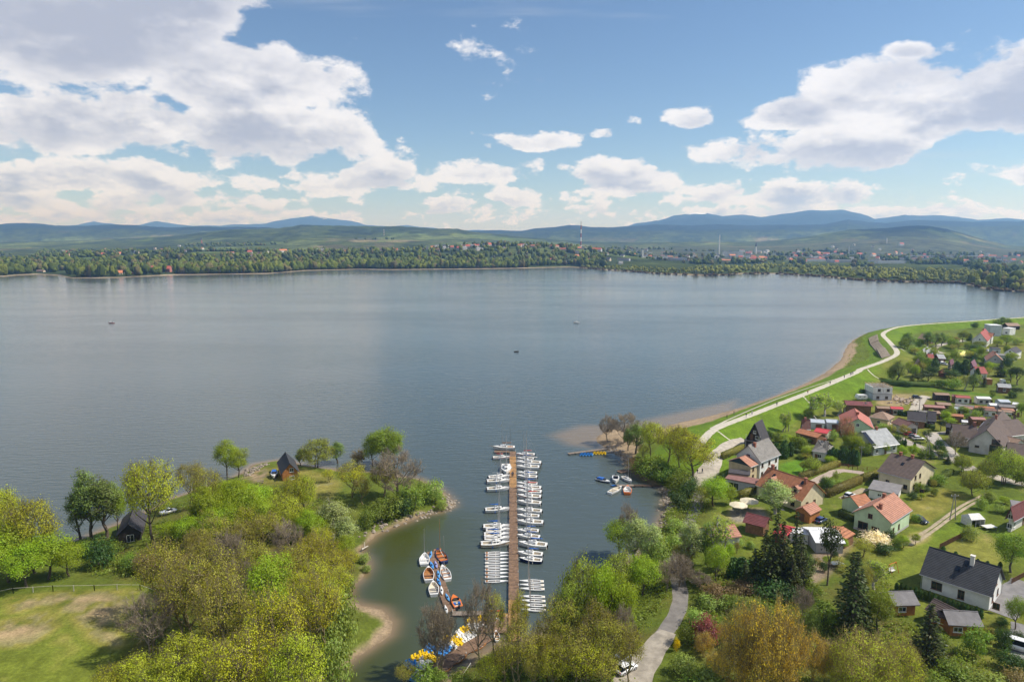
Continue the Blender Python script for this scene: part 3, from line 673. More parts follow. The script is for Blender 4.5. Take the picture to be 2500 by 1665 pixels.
SHAPES = {
    'dense': [broadleaf('dense_%d' % i, 10 + i, clumps=115, per=74, leaf=.30, sig=.076, twigs=0, limbs=9, lean=.3 * (i - 1)) for i in range(4)],
    'oak': [broadleaf('oak_%d' % i, 30 + i, W=12, base=.28, clumps=125, per=72, leaf=.27, sig=.068, twigs=3, limbs=12, inner=.42) for i in range(4)],
    'sparse': [broadleaf('sparse_%d' % i, 50 + i, W=10, base=.30, clumps=115, per=40, leaf=.225, sig=.062, twigs=3, limbs=12, inner=.42, multi=1 + i % 2, top=.9) for i in range(5)],
    'bare': [broadleaf('bare_%d' % i, 70 + i, W=11, base=.22, clumps=140, per=5, leaf=.22, sig=.06, twigs=8, limbs=14, inner=.4, multi=1 + i % 2) for i in range(3)],
    'tall': [broadleaf('tall_%d' % i, 90 + i, H=16, W=7, base=.14, clumps=105, per=58, leaf=.31, sig=.082, twigs=2, limbs=8, top=.62) for i in range(3)],
    'willow': [broadleaf('willow_%d' % i, 110 + i, H=11, W=11, base=.2, clumps=125, per=56, leaf=.29, sig=.062, twigs=3, limbs=10, droop=.35, inner=.45, multi=1 + i) for i in range(3)],
    'bush': [broadleaf('bush_%d' % i, 130 + i, H=4.5, W=5.5, base=.02, clumps=55, per=34, leaf=.32, sig=.10, limbs=6, multi=3) for i in range(3)],
    'shoots': [broadleaf('shoots_%d' % i, 150 + i, H=9, W=12, base=.06, clumps=170, per=30, leaf=.22, sig=.042, twigs=4, limbs=14, inner=.5, multi=4) for i in range(2)],
    'spruce': [conifer('spruce_%d' % i, 170 + i, ragged=.22 + .1 * i) for i in range(3)],
    'pine': [broadleaf('pine_%d' % i, 190 + i, H=13, W=7, base=.42, clumps=46, per=44, leaf=.42, sig=.085, limbs=7, inner=.25) for i in range(2)],
    'thuja': [column('thuja_%d' % i, 210 + i) for i in range(2)],
    'thin': [broadleaf('thin_%d' % i, 230 + i, H=15, W=4.6, base=.35, clumps=60, per=24, leaf=.36, sig=.11, twigs=5, limbs=7, top=.7) for i in range(2)],
}
# species: shape, leaf material, bark, plain name, look
G = lambda n, c, **k: leaf_mat(n, c, **k)
SPEC = {
    'oak': ('oak', G('leaf_yellowgreen', (0.175, 0.190, 0.014)), BARK, 'oak_tree', 'yellow-green budding oak'),
    'ochre': ('shoots', G('leaf_ochre', (0.30, 0.225, 0.035), trans=.6), TWIGY, 'ochre_tree', 'broad ochre-flowering tree'),
    'fresh': ('dense', G('leaf_fresh', (0.118, 0.160, 0.010)), BARK, 'leafy_tree', 'fresh green leafy tree'),
    'green': ('dense', G('leaf_green', (0.090, 0.122, 0.014)), BARK, 'leafy_tree', 'full mid-green leafy tree'),
    'alder': ('tall', G('leaf_bluegreen', (0.085, 0.120, 0.030)), BARK, 'alder_tree', 'blue-green alder'),
    'birch': ('thin', G('leaf_birch', (0.130, 0.160, 0.025)), PALE, 'birch_tree', 'slender pale birch'),
    'silver': ('tall', G('leaf_silver', (0.150, 0.180, 0.065)), PALE, 'poplar_tree', 'pale silvery poplar'),
    'olive': ('sparse', G('leaf_olive', (0.160, 0.158, 0.018), var=.5), TWIGO, 'budding_tree', 'thin olive-brown budding tree'),
    'oliveoak': ('sparse', G('leaf_olivegold', (0.200, 0.205, 0.010), var=.4), TWIGO, 'budding_tree', 'golden-olive budding tree'),
    'bare': ('bare', G('leaf_bud', (0.120, 0.095, 0.035)), TWIG, 'bare_tree', 'leafless grey-brown tree'),
    'willow': ('willow', G('leaf_willow', (0.135, 0.160, 0.020)), BARK, 'willow_tree', 'round light-green willow'),
    'ywillow': ('shoots', G('leaf_ywillow', (0.215, 0.235, 0.026), trans=.6), TWIGY, 'willow_tree', 'bushy yellow-green willow'),
    'bush': ('bush', G('leaf_bush', (0.080, 0.112, 0.016)), BARK, 'bush', 'green bush'),
    'bushl': ('bush', G('leaf_bushlight', (0.120, 0.160, 0.035)), BARK, 'bush', 'light green bush'),
    'bushd': ('bush', G('leaf_bushdark', (0.030, 0.055, 0.014)), BARK, 'bush', 'dark green bush'),
    'bushb': ('bush', G('leaf_bushbrown', (0.115, 0.085, 0.040)), BARK, 'bush', 'brownish bush'),
    'spruce': ('spruce', G('leaf_spruce', (0.022, 0.029, 0.008), trans=.1), BARK, 'spruce_tree', 'dark pointed spruce'),
    'pine': ('pine', G('leaf_pine', (0.030, 0.042, 0.012), trans=.12), BARK, 'pine_tree', 'dark round-topped pine'),
    'thuja': ('thuja', G('leaf_thuja', (0.032, 0.058, 0.014), trans=.1), BARK, 'thuja', 'dark columnar thuja'),
    'purple': ('bush', G('leaf_purple', (0.110, 0.034, 0.040)), BARK, 'ornamental_tree', 'purple-leaved ornamental tree'),
    'red': ('sparse', G('leaf_rusty', (0.220, 0.110, 0.045)), TWIG, 'budding_tree', 'rust-coloured budding tree'),
    'blossom': ('bush', G('leaf_blossom', (0.48, 0.44, 0.34)), BARK, 'blossoming_tree', 'cream-blossomed fruit tree'),
    'forsythia': ('bush', G('leaf_forsythia', (0.30, 0.24, 0.005)), BARK, 'forsythia_bush', 'bright yellow forsythia bush'),
}
TREE_N = [0]
def T(reg, x, yb, yt, w, sp, where, label=None, rz=None):
    shape, lm, bark, nm, look = SPEC[sp]
    p = on(reg, x, yb)
    if p.z < -0.05: p.z = 0.02
    px, py = src(reg, x, yt); dx, dz = ray(px, py)
    Ht = max(CAM_H + dz * p.y - p.z, 1.0)
    Wt = w / REG[reg][2] * (p.y * _cp + (CAM_H - p.z) * _sp) / FPX
    k = TREE_N[0]; TREE_N[0] += 1
    var = SHAPES[shape]; tm, cm, H0, W0 = var[k % len(var)]
    e = empty(nm, p, rz if rz is not None else (k * 2.399) % 6.283, (Wt / W0, Wt / W0, Ht / H0))
    e.location.z -= .05
    tag(e, label or (look + ' ' + where), 'bush' if 'bush' in nm else 'tree', None if label else look + 's ' + where)
    for part, me, mt in (('trunk', tm, bark), ('crown', cm, lm)):
        o = bpy.data.objects.new(part, me); link(o, e); o.material_slots[0].link = 'OBJECT'; o.material_slots[0].material = mt
    return e

W1 = 'at the meadow edge by the lake'
for a in [(20, 700, 240, 330, 'oak'), (235, 830, 292, 370, 'oak'), (-130, 760, 250, 360, 'oak'), (60, 890, 470, 350, 'fresh'), (330, 870, 545, 330, 'fresh'), (470, 850, 610, 220, 'fresh'), (180, 925, 620, 300, 'fresh'), (-60, 960, 560, 320, 'fresh')]: T('r8', *a, W1)
W2 = 'beside the dark lakeside shelter'
for a in [(620, 600, 88, 230, 'alder'), (545, 600, 230, 180, 'alder'), (725, 590, 150, 240, 'alder'), (800, 560, 215, 140, 'fresh'), (690, 790, 590, 190, 'bushd'), (610, 720, 600, 170, 'bush'), (750, 720, 610, 150, 'bush'), (900, 800, 690, 160, 'bush'), (1000, 820, 680, 190, 'bushb')]: T('r8', *a, W2)
T('r8', 1040, 630, 18, 385, 'oak', '', 'tall yellow-green oak leaning beside the dark lakeside shelter')
W3 = 'behind the white pickup'
for a in [(1310, 395, 60, 240, 'olive'), (1420, 480, 90, 220, 'olive'), (1160, 620, 470, 190, 'fresh'), (1270, 640, 430, 200, 'fresh'), (1390, 560, 330, 190, 'fresh')]: T('r8', *a, W3)
W4 = 'in the peninsula woods'
for a in [(15, 560, 245, 220, 'fresh'), (110, 575, 310, 200, 'fresh'), (100, 960, 560, 350, 'fresh'), (250, 1000, 620, 330, 'fresh'), (420, 960, 640, 260, 'oak'), (-20, 900, 590, 300, 'fresh'), (600, 935, 535, 240, 'oak'), (690, 925, 545, 230, 'oak'), (720, 1150, 850, 260, 'fresh'), (640, 1100, 820, 260, 'fresh'), (330, 1000, 720, 220, 'oak'),
          (150, 1300, 920, 330, 'olive'), (360, 1260, 860, 360, 'olive'), (540, 1330, 930, 320, 'bare'), (-80, 1250, 880, 320, 'olive'), (720, 1380, 1040, 300, 'oliveoak'), (850, 1450, 1080, 330, 'oliveoak'), (990, 1500, 1170, 260, 'oliveoak'), (560, 1560, 1140, 360, 'olive'), (760, 1650, 1250, 350, 'oliveoak'), (400, 1700, 1230, 360, 'olive'),
          (950, 1700, 1330, 300, 'oliveoak'), (250, 1640, 1080, 340, 'olive'), (60, 1520, 1010, 320, 'bare'), (-150, 1480, 1050, 330, 'olive'), (1010, 1640, 1380, 200, 'bush'), (600, 1760, 1380, 350, 'oliveoak'), (860, 1850, 1450, 320, 'oak'), (1080, 1380, 1180, 150, 'oliveoak')]: T('r7', *a, W4)
T('r7', 920, 1110, 745, 330, 'silver', W4); T('r7', 1020, 1170, 880, 240, 'silver', W4)
W5 = 'on the grassy peninsula point'
for a in [(640, 475, 320, 90, 'alder'), (955, 455, 258, 160, 'alder'), (1130, 460, 330, 150, 'bushb'), (1360, 480, 122, 330, 'green'), (1255, 490, 215, 190, 'green'), (1440, 500, 190, 180, 'green'), (1350, 745, 440, 300, 'olive'), (1080, 745, 420, 300, 'oliveoak'), (1170, 805, 560, 180, 'olive'), (880, 620, 500, 140, 'oliveoak'),
          (1400, 925, 735, 250, 'bush'), (1590, 870, 630, 290, 'bush'), (1500, 900, 720, 200, 'bushd'), (1780, 785, 600, 190, 'bushl'), (1850, 855, 760, 100, 'bushl'), (1200, 1010, 840, 150, 'bush'), (1290, 960, 800, 190, 'bush'), (1180, 1300, 1210, 130, 'bushl'), (1200, 1380, 1320, 90, 'bushl'), (1690, 760, 600, 140, 'bushl')]: T('r7', *a, W5)
T('r7', 780, 492, 236, 310, 'willow', '', 'round yellow-green willow by the timber cabin on the shore')
T('r7', 1468, 785, 335, 500, 'bare', '', 'wide leafless tree over the sandy peninsula tip')
W6 = 'at the foot of the worn meadow'
for a in [(1500, 1255, 600, 340, 'olive'), (1230, 1270, 830, 320, 'olive'), (1380, 1200, 780, 300, 'olive'), (1260, 1720, 1235, 420, 'oak'), (950, 1730, 1390, 400, 'oak'), (780, 1760, 1440, 300, 'oak'), (1470, 1720, 1270, 370, 'oliveoak'), (1620, 1560, 1230, 330, 'oliveoak'), (1650, 1800, 1380, 400, 'oak'), (1100, 1800, 1420, 380, 'oak'), (1180, 850, 690, 260, 'bushb'), (1150, 960, 830, 230, 'olive')]: T('r8', *a, W6)
T('r8', 1030, 1405, 940, 430, 'bare', '', 'spreading leafless tree standing on the worn meadow')
W7 = 'over the pedal boat landing'
for a in [(880, 1400, 560, 380, 'bare'), (1020, 1330, 650, 270, 'olive'), (1260, 1330, 640, 230, 'oliveoak'), (1100, 1580, 1170, 320, 'oliveoak'), (1240, 1660, 900, 420, 'olive'), (1420, 1640, 1250, 330, 'olive'), (1550, 1560, 1080, 300, 'oliveoak'), (960, 1660, 1290, 320, 'oliveoak'), (700, 1640, 1440, 260, 'bush'), (330, 1640, 1370, 260, 'bush'), (160, 1610, 1370, 240, 'olive'), (480, 1620, 1430, 200, 'bush')]: T('r6', *a, W7)
T('r6', 460, 1480, 760, 430, 'bare', '', 'twin-stemmed leafless tree beside the pedal boats')
T('r6', 510, 1500, 850, 330, 'bare', '', 'smaller leafless tree rising among the pedal boats')
W8 = 'in the thicket between jetty and lane'
for a in [(1850, 1300, 255, 480, 'willow'), (2080, 1340, 330, 400, 'fresh'), (1650, 1450, 690, 420, 'olive'), (1990, 1500, 740, 470, 'olive'), (1800, 1640, 1030, 450, 'olive'), (2120, 1600, 900, 420, 'olive'), (1600, 1680, 1200, 350, 'oliveoak'), (2250, 1480, 800, 300, 'bare'), (2050, 1690, 1200, 420, 'olive')]: T('r6', *a, W8)
W9 = 'on the bank above the small dock'
for a in [(1500, 1330, 820, 320, 'silver'), (1340, 1240, 865, 280, 'fresh'), (1640, 1380, 900, 260, 'silver'), (1560, 1580, 1205, 330, 'fresh'), (1330, 1600, 1170, 340, 'willow'), (1720, 1420, 1060, 220, 'bushl'), (1840, 1200, 1000, 200, 'bushl'), (1780, 1540, 1250, 260, 'bare'), (1900, 1500, 1180, 260, 'bare'), (1960, 1330, 1120, 190, 'bushb'), (1860, 1000, 880, 200, 'bushl'), (2000, 1120, 960, 130, 'bushl')]: T('r5', *a, W9)
T('r5', 1425, 1210, 725, 240, 'bare', '', 'pale leafless tree rising from the bank above the small dock')
T('r5', 1240, 178, -75, 170, 'bare', '', 'tall leafless tree on the sandy spit')
T('r5', 1395, 190, -90, 330, 'bare', '', 'broad leafless tree behind the sandy spit')
W10 = 'along the shore beside the sandy spit'
for a in [(1500, 290, -10, 210, 'alder'), (1430, 262, 40, 110, 'alder'), (1640, 320, -25, 260, 'oak'), (1790, 375, 10, 300, 'oliveoak'), (1900, 390, 20, 240, 'oak'), (1620, 510, 325, 330, 'bush'), (1500, 450, 330, 200, 'bushb'), (1790, 560, 400, 230, 'bush'), (1900, 640, 460, 250, 'bush'), (1880, 760, 620, 200, 'bushd'), (1990, 600, 480, 160, 'bushd'), (1570, 330, 200, 160, 'olive'), (1720, 470, 330, 200, 'bush')]: T('r5', *a, W10)
T('r1', 162, 1232, 815, 470, 'oak', '', 'large yellow-green oak beside the gravel yard')
W11 = 'below the beige houses'
for a in [(360, 1510, 1210, 330, 'fresh'), (520, 1490, 1320, 150, 'fresh'), (250, 1540, 1300, 190, 'olive'), (130, 1420, 1260, 200, 'bushd'), (420, 1270, 1180, 90, 'bushd')]: T('r1', *a, W11)
T('r1', 950, 1585, 1245, 340, 'silver', '', 'pale feathery tree in front of the long orange-roofed house')
W12 = 'at the foot of the grass dike'
for a in [(1340, 680, 420, 210, 'birch'), (1420, 655, 405, 170, 'birch'), (1270, 690, 560, 120, 'green'), (1545, 645, 490, 140, 'birch'), (1020, 795, 610, 100, 'birch'), (1078, 795, 590, 70, 'birch'), (1050, 800, 650, 80, 'fresh')]: T('r1', *a, W12)
W13 = 'in the gardens behind the beige houses'
for a in [(960, 1030, 905, 80, 'thuja'), (1035, 1052, 880, 90, 'thuja'), (1095, 1032, 895, 70, 'thuja'), (890, 890, 775, 90, 'bushd'), (960, 900, 790, 110, 'bush'), (1060, 900, 820, 130, 'fresh'), (1190, 960, 850, 150, 'bush'), (1250, 900, 830, 150, 'bushd'), (1300, 1200, 1030, 190, 'willow'), (1220, 1190, 1080, 100, 'olive'), (1480, 1115, 1025, 140, 'fresh'), (1600, 1110, 1060, 80, 'bush'), (1680, 1000, 790, 210, 'fresh'), (1740, 1010, 850, 150, 'willow'), (1500, 880, 780, 110, 'bushl'), (840, 890, 810, 50, 'thuja'), (1190, 1060, 1000, 60, 'bushl'), (1450, 1400, 1250, 90, 'bushd'), (1480, 1340, 1250, 110, 'bushl'), (1560, 1320, 1250, 110, 'bushl')]: T('r1', *a, W13)
T('r1', 1608, 990, 630, 190, 'red', '', 'rust-coloured budding tree beside the red-roofed house')
W14 = 'between the lane and the red pavilion'
for a in [(120, 640, 210, 240, 'silver'), (345, 650, 165, 230, 'birch'), (250, 600, 230, 180, 'alder'), (330, 740, 420, 220, 'fresh'), (420, 640, 400, 130, 'fresh'), (540, 710, 540, 150, 'thuja'), (470, 705, 540, 120, 'thuja'), (600, 700, 560, 130, 'thuja'), (50, 620, 430, 220, 'olive'), (200, 800, 660, 230, 'bare'), (60, 760, 600, 200, 'bare')]: T('r3', *a, W14)
W15 = 'in the dark grove behind the lane'
for a in [(810, 790, 140, 240, 'spruce'), (720, 800, 320, 260, 'spruce'), (965, 780, 170, 250, 'spruce'), (890, 800, 380, 260, 'spruce'), (640, 800, 470, 220, 'spruce'), (860, 850, 250, 250, 'spruce'), (770, 860, 430, 280, 'spruce'), (1010, 840, 330, 230, 'spruce'), (560, 830, 560, 190, 'spruce'), (940, 880, 520, 240, 'spruce'), (1060, 790, 470, 200, 'alder'), (760, 900, 700, 300, 'bushd'), (900, 900, 740, 260, 'bushd'), (600, 860, 720, 260, 'bushb'), (480, 860, 730, 200, 'bushb'), (330, 900, 760, 260, 'bushb'), (1120, 900, 740, 200, 'bush'), (1200, 1100, 900, 260, 'bush'), (1100, 1180, 960, 180, 'bushl'), (450, 960, 850, 240, 'bush'), (280, 960, 850, 220, 'bushl')]: T('r3', *a, W15)
T('r3', 1245, 770, 205, 190, 'pine', '', 'tall thin pine in front of the white tarpaulin shelter')
T('r3', 1040, 1100, 770, 190, 'bare', '', 'dead bleached tree in the dark grove')
T('r3', 1450, 1190, 500, 340, 'spruce', '', 'large dark spruce standing above the ochre trees')
W16 = 'in the hollow below the spruces'
for a in [(560, 1600, 890, 420, 'ochre'), (740, 1650, 870, 520, 'ochre'), (910, 1620, 930, 330, 'ochre'), (1120, 1590, 1150, 330, 'ochre'), (230, 1360, 1140, 190, 'ochre'), (1200, 1400, 1200, 200, 'bushb'), (60, 1500, 1350, 240, 'bushl'), (300, 1660, 1450, 300, 'bushl'), (120, 1660, 1500, 260, 'bush'), (80, 1250, 1080, 160, 'bush'), (380, 1250, 1080, 150, 'ochre'), (330, 1500, 1330, 220, 'ochre')]: T('r3', *a, W16)
T('r3', 245, 1270, 1010, 230, 'purple', '', 'purple-leaved tree beside the lane bend')
T('r3', 5, 1310, 1200, 62, 'forsythia', '', 'bright yellow forsythia bush at the edge of the lane')
W17 = 'around the grey-roofed garden huts'
for a in [(260, 1240, 920, 250, 'green'), (240, 960, 730, 150, 'birch'), (590, 1430, 1040, 270, 'spruce'), (60, 1150, 690, 230, 'spruce'), (120, 1230, 800, 220, 'spruce'), (910, 1385, 1190, 180, 'bush'), (690, 1340, 1230, 120, 'bush'), (1190, 1210, 980, 150, 'green'), (1100, 1180, 1130, 90, 'bushd'), (1110, 1360, 1180, 120, 'bushd'), (1130, 1480, 1360, 170, 'bushd'), (1220, 1500, 1390, 120, 'bushd'), (160, 720, 590, 150, 'olive'), (170, 1000, 760, 110, 'olive'), (780, 1560, 1420, 240, 'bush'), (1000, 1640, 1500, 260, 'bushl'), (1200, 1640, 1480, 200, 'bushb'), (640, 1640, 1520, 260, 'bush')]: T('r4', *a, W17)
for a in [(150, 1660, 1215, 520, 'ywillow'), (390, 1660, 1260, 350, 'ywillow'), (20, 1640, 1300, 300, 'ywillow')]: T('r4', *a, 'below the garden huts')
W18 = 'around the village green'
for a in [(1160, 825, 530, 260, 'green'), (900, 305, 115, 210, 'willow'), (990, 235, 45, 150, 'willow'), (1110, 228, -25, 230, 'willow'), (1190, 220, 20, 150, 'fresh'), (830, 155, 20, 120, 'willow'), (520, 485, 425, 80, 'bush'), (870, 605, 505, 120, 'bushl'), (735, 80, 40, 60, 'spruce'), (1240, 240, 130, 130, 'bush'), (490, 330, 275, 70, 'bushd'), (1080, 420, 360, 90, 'bushl'), (660, 230, 150, 120, 'bush'), (620, 200, 140, 80, 'bush'), (700, 690, 645, 34, 'thuja'), (785, 715, 680, 30, 'thuja'), (935, 765, 730, 28, 'thuja'), (1000, 780, 745, 28, 'thuja'), (1085, 800, 750, 28, 'thuja'), (340, 600, 530, 90, 'bushd'), (300, 690, 630, 150, 'bushd'), (380, 660, 610, 60, 'bushd')]: T('r4', *a, W18)
T('r4', 235, 640, 545, 200, 'blossom', '', 'cream-blossomed fruit tree in front of the pale green house')
W19 = 'among the upper village houses'
for a in [(550, 710, 500, 170, 'alder'), (500, 700, 560, 110, 'bush'), (650, 405, 225, 150, 'alder'), (610, 400, 290, 110, 'bush'), (760, 390, 285, 100, 'bush'), (845, 395, 215, 130, 'alder'), (920, 380, 235, 110, 'alder'), (975, 370, 230, 90, 'alder'), (1040, 345, 260, 110, 'bushl'), (1180, 335, 215, 120, 'green'), (1290, 208, 135, 75, 'bushd'), (1555, 145, 85, 90, 'alder'), (1620, 145, 100, 80, 'bush'), (1500, 145, 105, 90, 'bush'), (1240, 320, 250, 50, 'thuja'), (1100, 340, 280, 100, 'bushb'), (1220, 400, 330, 90, 'bush'), (1510, 380, 300, 110, 'fresh'), (1590, 370, 260, 130, 'green'), (1700, 360, 290, 110, 'bushl'), (690, 440, 370, 100, 'bushl'), (740, 540, 460, 90, 'bush'), (810, 560, 470, 90, 'fresh'),
          (905, 625, 485, 85, 'thuja'), (1120, 640, 515, 85, 'thuja'), (1195, 648, 500, 85, 'thuja'), (1540, 665, 510, 130, 'spruce'), (1580, 660, 560, 110, 'alder'), (1700, 745, 560, 160, 'pine'), (1640, 720, 570, 110, 'pine'), (830, 745, 600, 150, 'pine'), (745, 745, 630, 100, 'pine'), (690, 730, 640, 80, 'spruce'), (1060, 680, 590, 190, 'bushd'), (1080, 790, 670, 170, 'bush'), (1190, 795, 640, 80, 'birch'), (1275, 800, 620, 110, 'alder'), (1330, 760, 640, 60, 'birch'), (1380, 765, 640, 65, 'spruce'), (1310, 720, 580, 60, 'thuja'), (980, 770, 690, 150, 'bushd'), (900, 760, 700, 120, 'bush'), (780, 750, 690, 100, 'bushd'), (640, 760, 700, 130, 'bushd'), (560, 740, 690, 130, 'bushd'), (450, 735, 690, 110, 'bushd'), (230, 845, 770, 105, 'bushd'), (275, 910, 870, 60, 'bushd'),
          (1100, 470, 400, 100, 'bush'), (1080, 420, 350, 80, 'olive'), (1280, 540, 490, 80, 'bushd'), (1460, 860, 800, 60, 'bush'), (1690, 860, 760, 120, 'pine'), (1740, 1040, 900, 110, 'green'), (1650, 870, 800, 90, 'bushd')]: T('r2', *a, W19)
T('r2', 1150, 480, 410, 110, 'blossom', '', 'white-blossomed tree between the upper village houses')
W20 = 'along the village street'
for a in [(1170, 1575, 1395, 190, 'willow'), (1500, 1575, 1360, 230, 'willow'), (1680, 1575, 1400, 200, 'willow'), (420, 1400, 1290, 110, 'fresh'), (590, 1445, 1315, 120, 'fresh'), (700, 1440, 1305, 120, 'fresh'), (790, 1440, 1340, 120, 'bush'), (290, 1410, 1290, 110, 'birch'), (110, 1390, 1240, 170, 'fresh'), (200, 1400, 1280, 110, 'willow'), (400, 1200, 1110, 130, 'bushl'), (890, 1180, 1125, 50, 'bushd'), (970, 1180, 1070, 90, 'pine'), (1035, 1500, 1420, 70, 'spruce'), (600, 1330, 1265, 30, 'thuja'), (625, 1335, 1260, 30, 'thuja'), (715, 1350, 1290, 30, 'thuja'), (1580, 1120, 1020, 110, 'bushd'), (1030, 1050, 980, 130, 'bush'), (960, 1450, 1360, 80, 'birch'), (870, 1450, 1380, 90, 'bushd')]: T('r2', *a, W20)
T('r2', 830, 1295, 1170, 95, 'pine', '', 'small dark pine beside the row of parked cars')
T('r2', 1110, 1410, 1180, 210, 'bare', '', 'brown leafless tree in front of the big brown-roofed house')

for a in [(180, 1080, 640, 300, 'fresh'), (330, 1120, 720, 300, 'fresh'), (540, 1100, 700, 280, 'oak'), (-150, 1060, 640, 300, 'fresh'), (50, 1120, 740, 320, 'fresh'), (480, 1130, 780, 300, 'oak'), (200, 1160, 800, 260, 'oliveoak'), (820, 1260, 980, 260, 'oliveoak'), (1020, 1290, 1060, 200, 'fresh'), (660, 1480, 1120, 330, 'oliveoak'), (900, 1580, 1220, 300, 'oliveoak'), (120, 1720, 1260, 360, 'bare'), (700, 1900, 1500, 350, 'oak'), (-100, 1120, 820, 300, 'olive'), (780, 1160, 900, 240, 'fresh')]: T('r7', *a, W4)
for a in [(1560, 640, 360, 240, 'fresh'), (1450, 660, 380, 240, 'fresh'), (1340, 760, 520, 230, 'olive')]: T('r8', *a, W3)
for a in [(1720, 1400, 560, 380, 'willow'), (2230, 1330, 480, 330, 'fresh'), (1500, 1500, 900, 330, 'olive'), (1900, 1680, 1150, 420, 'oliveoak'), (2330, 1620, 980, 330, 'olive')]: T('r6', *a, W8)
for a in [(640, 1660, 1120, 460, 'ochre'), (860, 1660, 1150, 420, 'ochre'), (450, 1660, 1200, 330, 'ochre'), (1000, 1400, 1180, 260, 'bush'), (700, 1000, 880, 260, 'bush'), (560, 1000, 880, 240, 'bushl'), (1300, 1640, 1300, 280, 'oliveoak'), (180, 1100, 960, 200, 'bushl'), (520, 1120, 960, 200, 'olive')]: T('r3', *a, W16)
for a in [(520, 1560, 1310, 150, 'olive'), (640, 1600, 1340, 160, 'oliveoak'), (730, 1545, 1300, 140, 'oliveoak'), (560, 1670, 1440, 160, 'oliveoak'), (780, 1505, 1350, 90, 'bushl'), (440, 1500, 1270, 150, 'olive'), (380, 1420, 1230, 130, 'olive'), (690, 1690, 1450, 150, 'oak'), (775, 1600, 1450, 90, 'bushl'), (620, 1470, 1260, 120, 'fresh')]: T('v', *a, W4)
# trees of one kind in one place are counted from a landmark
LANDMARK = {W1: ('the fence corner', 'r8', 950, 945), W2: ('the white pickup', 'r8', 1150, 420), W3: ('the white pickup', 'r8', 1150, 420), W4: ('the timber cabin', 'r7', 560, 560), W5: ('the timber cabin', 'r7', 560, 560), W6: ('the fence corner', 'r8', 950, 945), W7: ('the long jetty', 'r6', 1210, 1150), W8: ('the parked cars', 'v', 1440, 1540),
            W9: ('the small dock', 'r5', 1700, 575), W10: ('the sandy spit', 'r5', 1150, 160), W11: ('the gravel yard', 'r1', 270, 1230), W12: ('the A-frame house', 'r1', 745, 950), W13: ('the A-frame house', 'r1', 745, 950), W14: ('the maroon pavilion', 'r3', 640, 280), W15: ('the maroon pavilion', 'r3', 640, 280), W16: ('the purple tree', 'r3', 245, 1270),
            W17: ('the white house', 'r4', 800, 950), W18: ('the party tent', 'r4', 900, 500), W19: ('the unfinished house', 'r2', 400, 890), W20: ('the glazed gable', 'r2', 1400, 1400), 'below the garden huts': ('the white house', 'r4', 800, 950)}
COUNT = ['nearest to', 'second from', 'third from', 'fourth from', 'fifth from', 'sixth from', 'seventh from', 'eighth from', 'ninth from', 'tenth from', 'eleventh from', 'twelfth from', 'thirteenth from', 'fourteenth from', 'fifteenth from', 'sixteenth from', 'seventeenth from', 'eighteenth from', 'nineteenth from', 'twentieth from', 'twenty-first from', 'twenty-second from', 'twenty-third from', 'twenty-fourth from', 'twenty-fifth from', 'twenty-sixth from', 'twenty-seventh from', 'twenty-eighth from']
def number_trees():
    by = {}
    for o in COL.objects:
        if o.parent is None and o.get('category') in ('tree', 'bush') and o.get('group'): by.setdefault(o['label'], []).append(o)
    for lb, os_ in by.items():
        if len(os_) < 2: continue
        for wh, (nm, reg, X, Y) in LANDMARK.items():
            if lb.endswith(wh):
                p = at(reg, X, Y, 2.1)
                for k, o in enumerate(sorted(os_, key=lambda o: (o.location.xy - p.xy).length)): o['label'] = '%s, %s %s' % (lb, COUNT[min(k, len(COUNT) - 1)], nm)
number_trees()

# undergrowth: what grows knee-high in the woods, one object
def undergrowth():
    rng = np.random.default_rng(7); C = []; Tn = []
    areas = [('v', [(200, 1290), (420, 1150), (560, 1130), (700, 1150), (800, 1160), (830, 1250), (830, 1340), (780, 1480), (700, 1640), (400, 1640), (340, 1480), (350, 1360), (200, 1330)], 5200, (.9, 1)),
             ('v', [(1020, 1640), (1040, 1570), (1180, 1520), (1330, 1440), (1480, 1250), (1590, 1140), (1640, 1150), (1545, 1270), (1535, 1370), (1480, 1450), (1420, 1640)], 3200, (.8, 1)),
             ('v', [(1575, 1640), (1590, 1380), (1660, 1290), (1860, 1260), (2040, 1300), (2060, 1420), (2260, 1520), (2280, 1640)], 4200, (.8, 1)),
             ('v', [(0, 1340), (100, 1350), (300, 1310), (300, 1240), (0, 1280)], 1200, (.8, 1)),
             ('r5', [(1400, 320), (1700, 330), (1980, 520), (1850, 780), (1800, 980), (1740, 930), (1820, 640), (1500, 470)], 2200, (.7, 1)),
             ('r2', [(20, 560), (150, 300), (260, 260), (380, 480), (200, 600)], 500, (.5, .5))]
    for reg, pts, n, _ in areas:
        pl = np.array([tuple(at(reg, X, Y, 2.1)[:2]) for X, Y in pts]); lo, hi = pl.min(0), pl.max(0)
        q = rng.uniform(lo, hi, (n * 3, 2)); q = q[poly_sd(q, pl) > 0][:n]
        dens = fbm(q[:, 0], q[:, 1], .09, 41, 3); q = q[dens > -.15]
        for x, y in q:
            z = Z(x, y)
            if z < .25: continue
            k = int(rng.integers(5, 11)); s = rng.uniform(.25, .75)
            C.append(np.array([x, y, z + .15]) + np.abs(rng.normal(0, 1, (k, 3))) * np.array([s, s, s * .9]) * np.array([rng.choice([-1, 1]), rng.choice([-1, 1]), 1])); Tn.append(np.full(k, rng.uniform(.55, 1.3)))
    C = np.concatenate(C); Tn = np.concatenate(Tn); V, F = quads(C, .38, rng, .6)
    me = np_mesh('undergrowth', V, F, [leaf_mat('leaf_undergrowth', (0.095, 0.118, 0.018))], False, {'tint': np.repeat(Tn, 4)})
    tag(link(bpy.data.objects.new('undergrowth', me)), 'low brambles and saplings on the woodland floor', 'undergrowth', kind='stuff')
undergrowth()

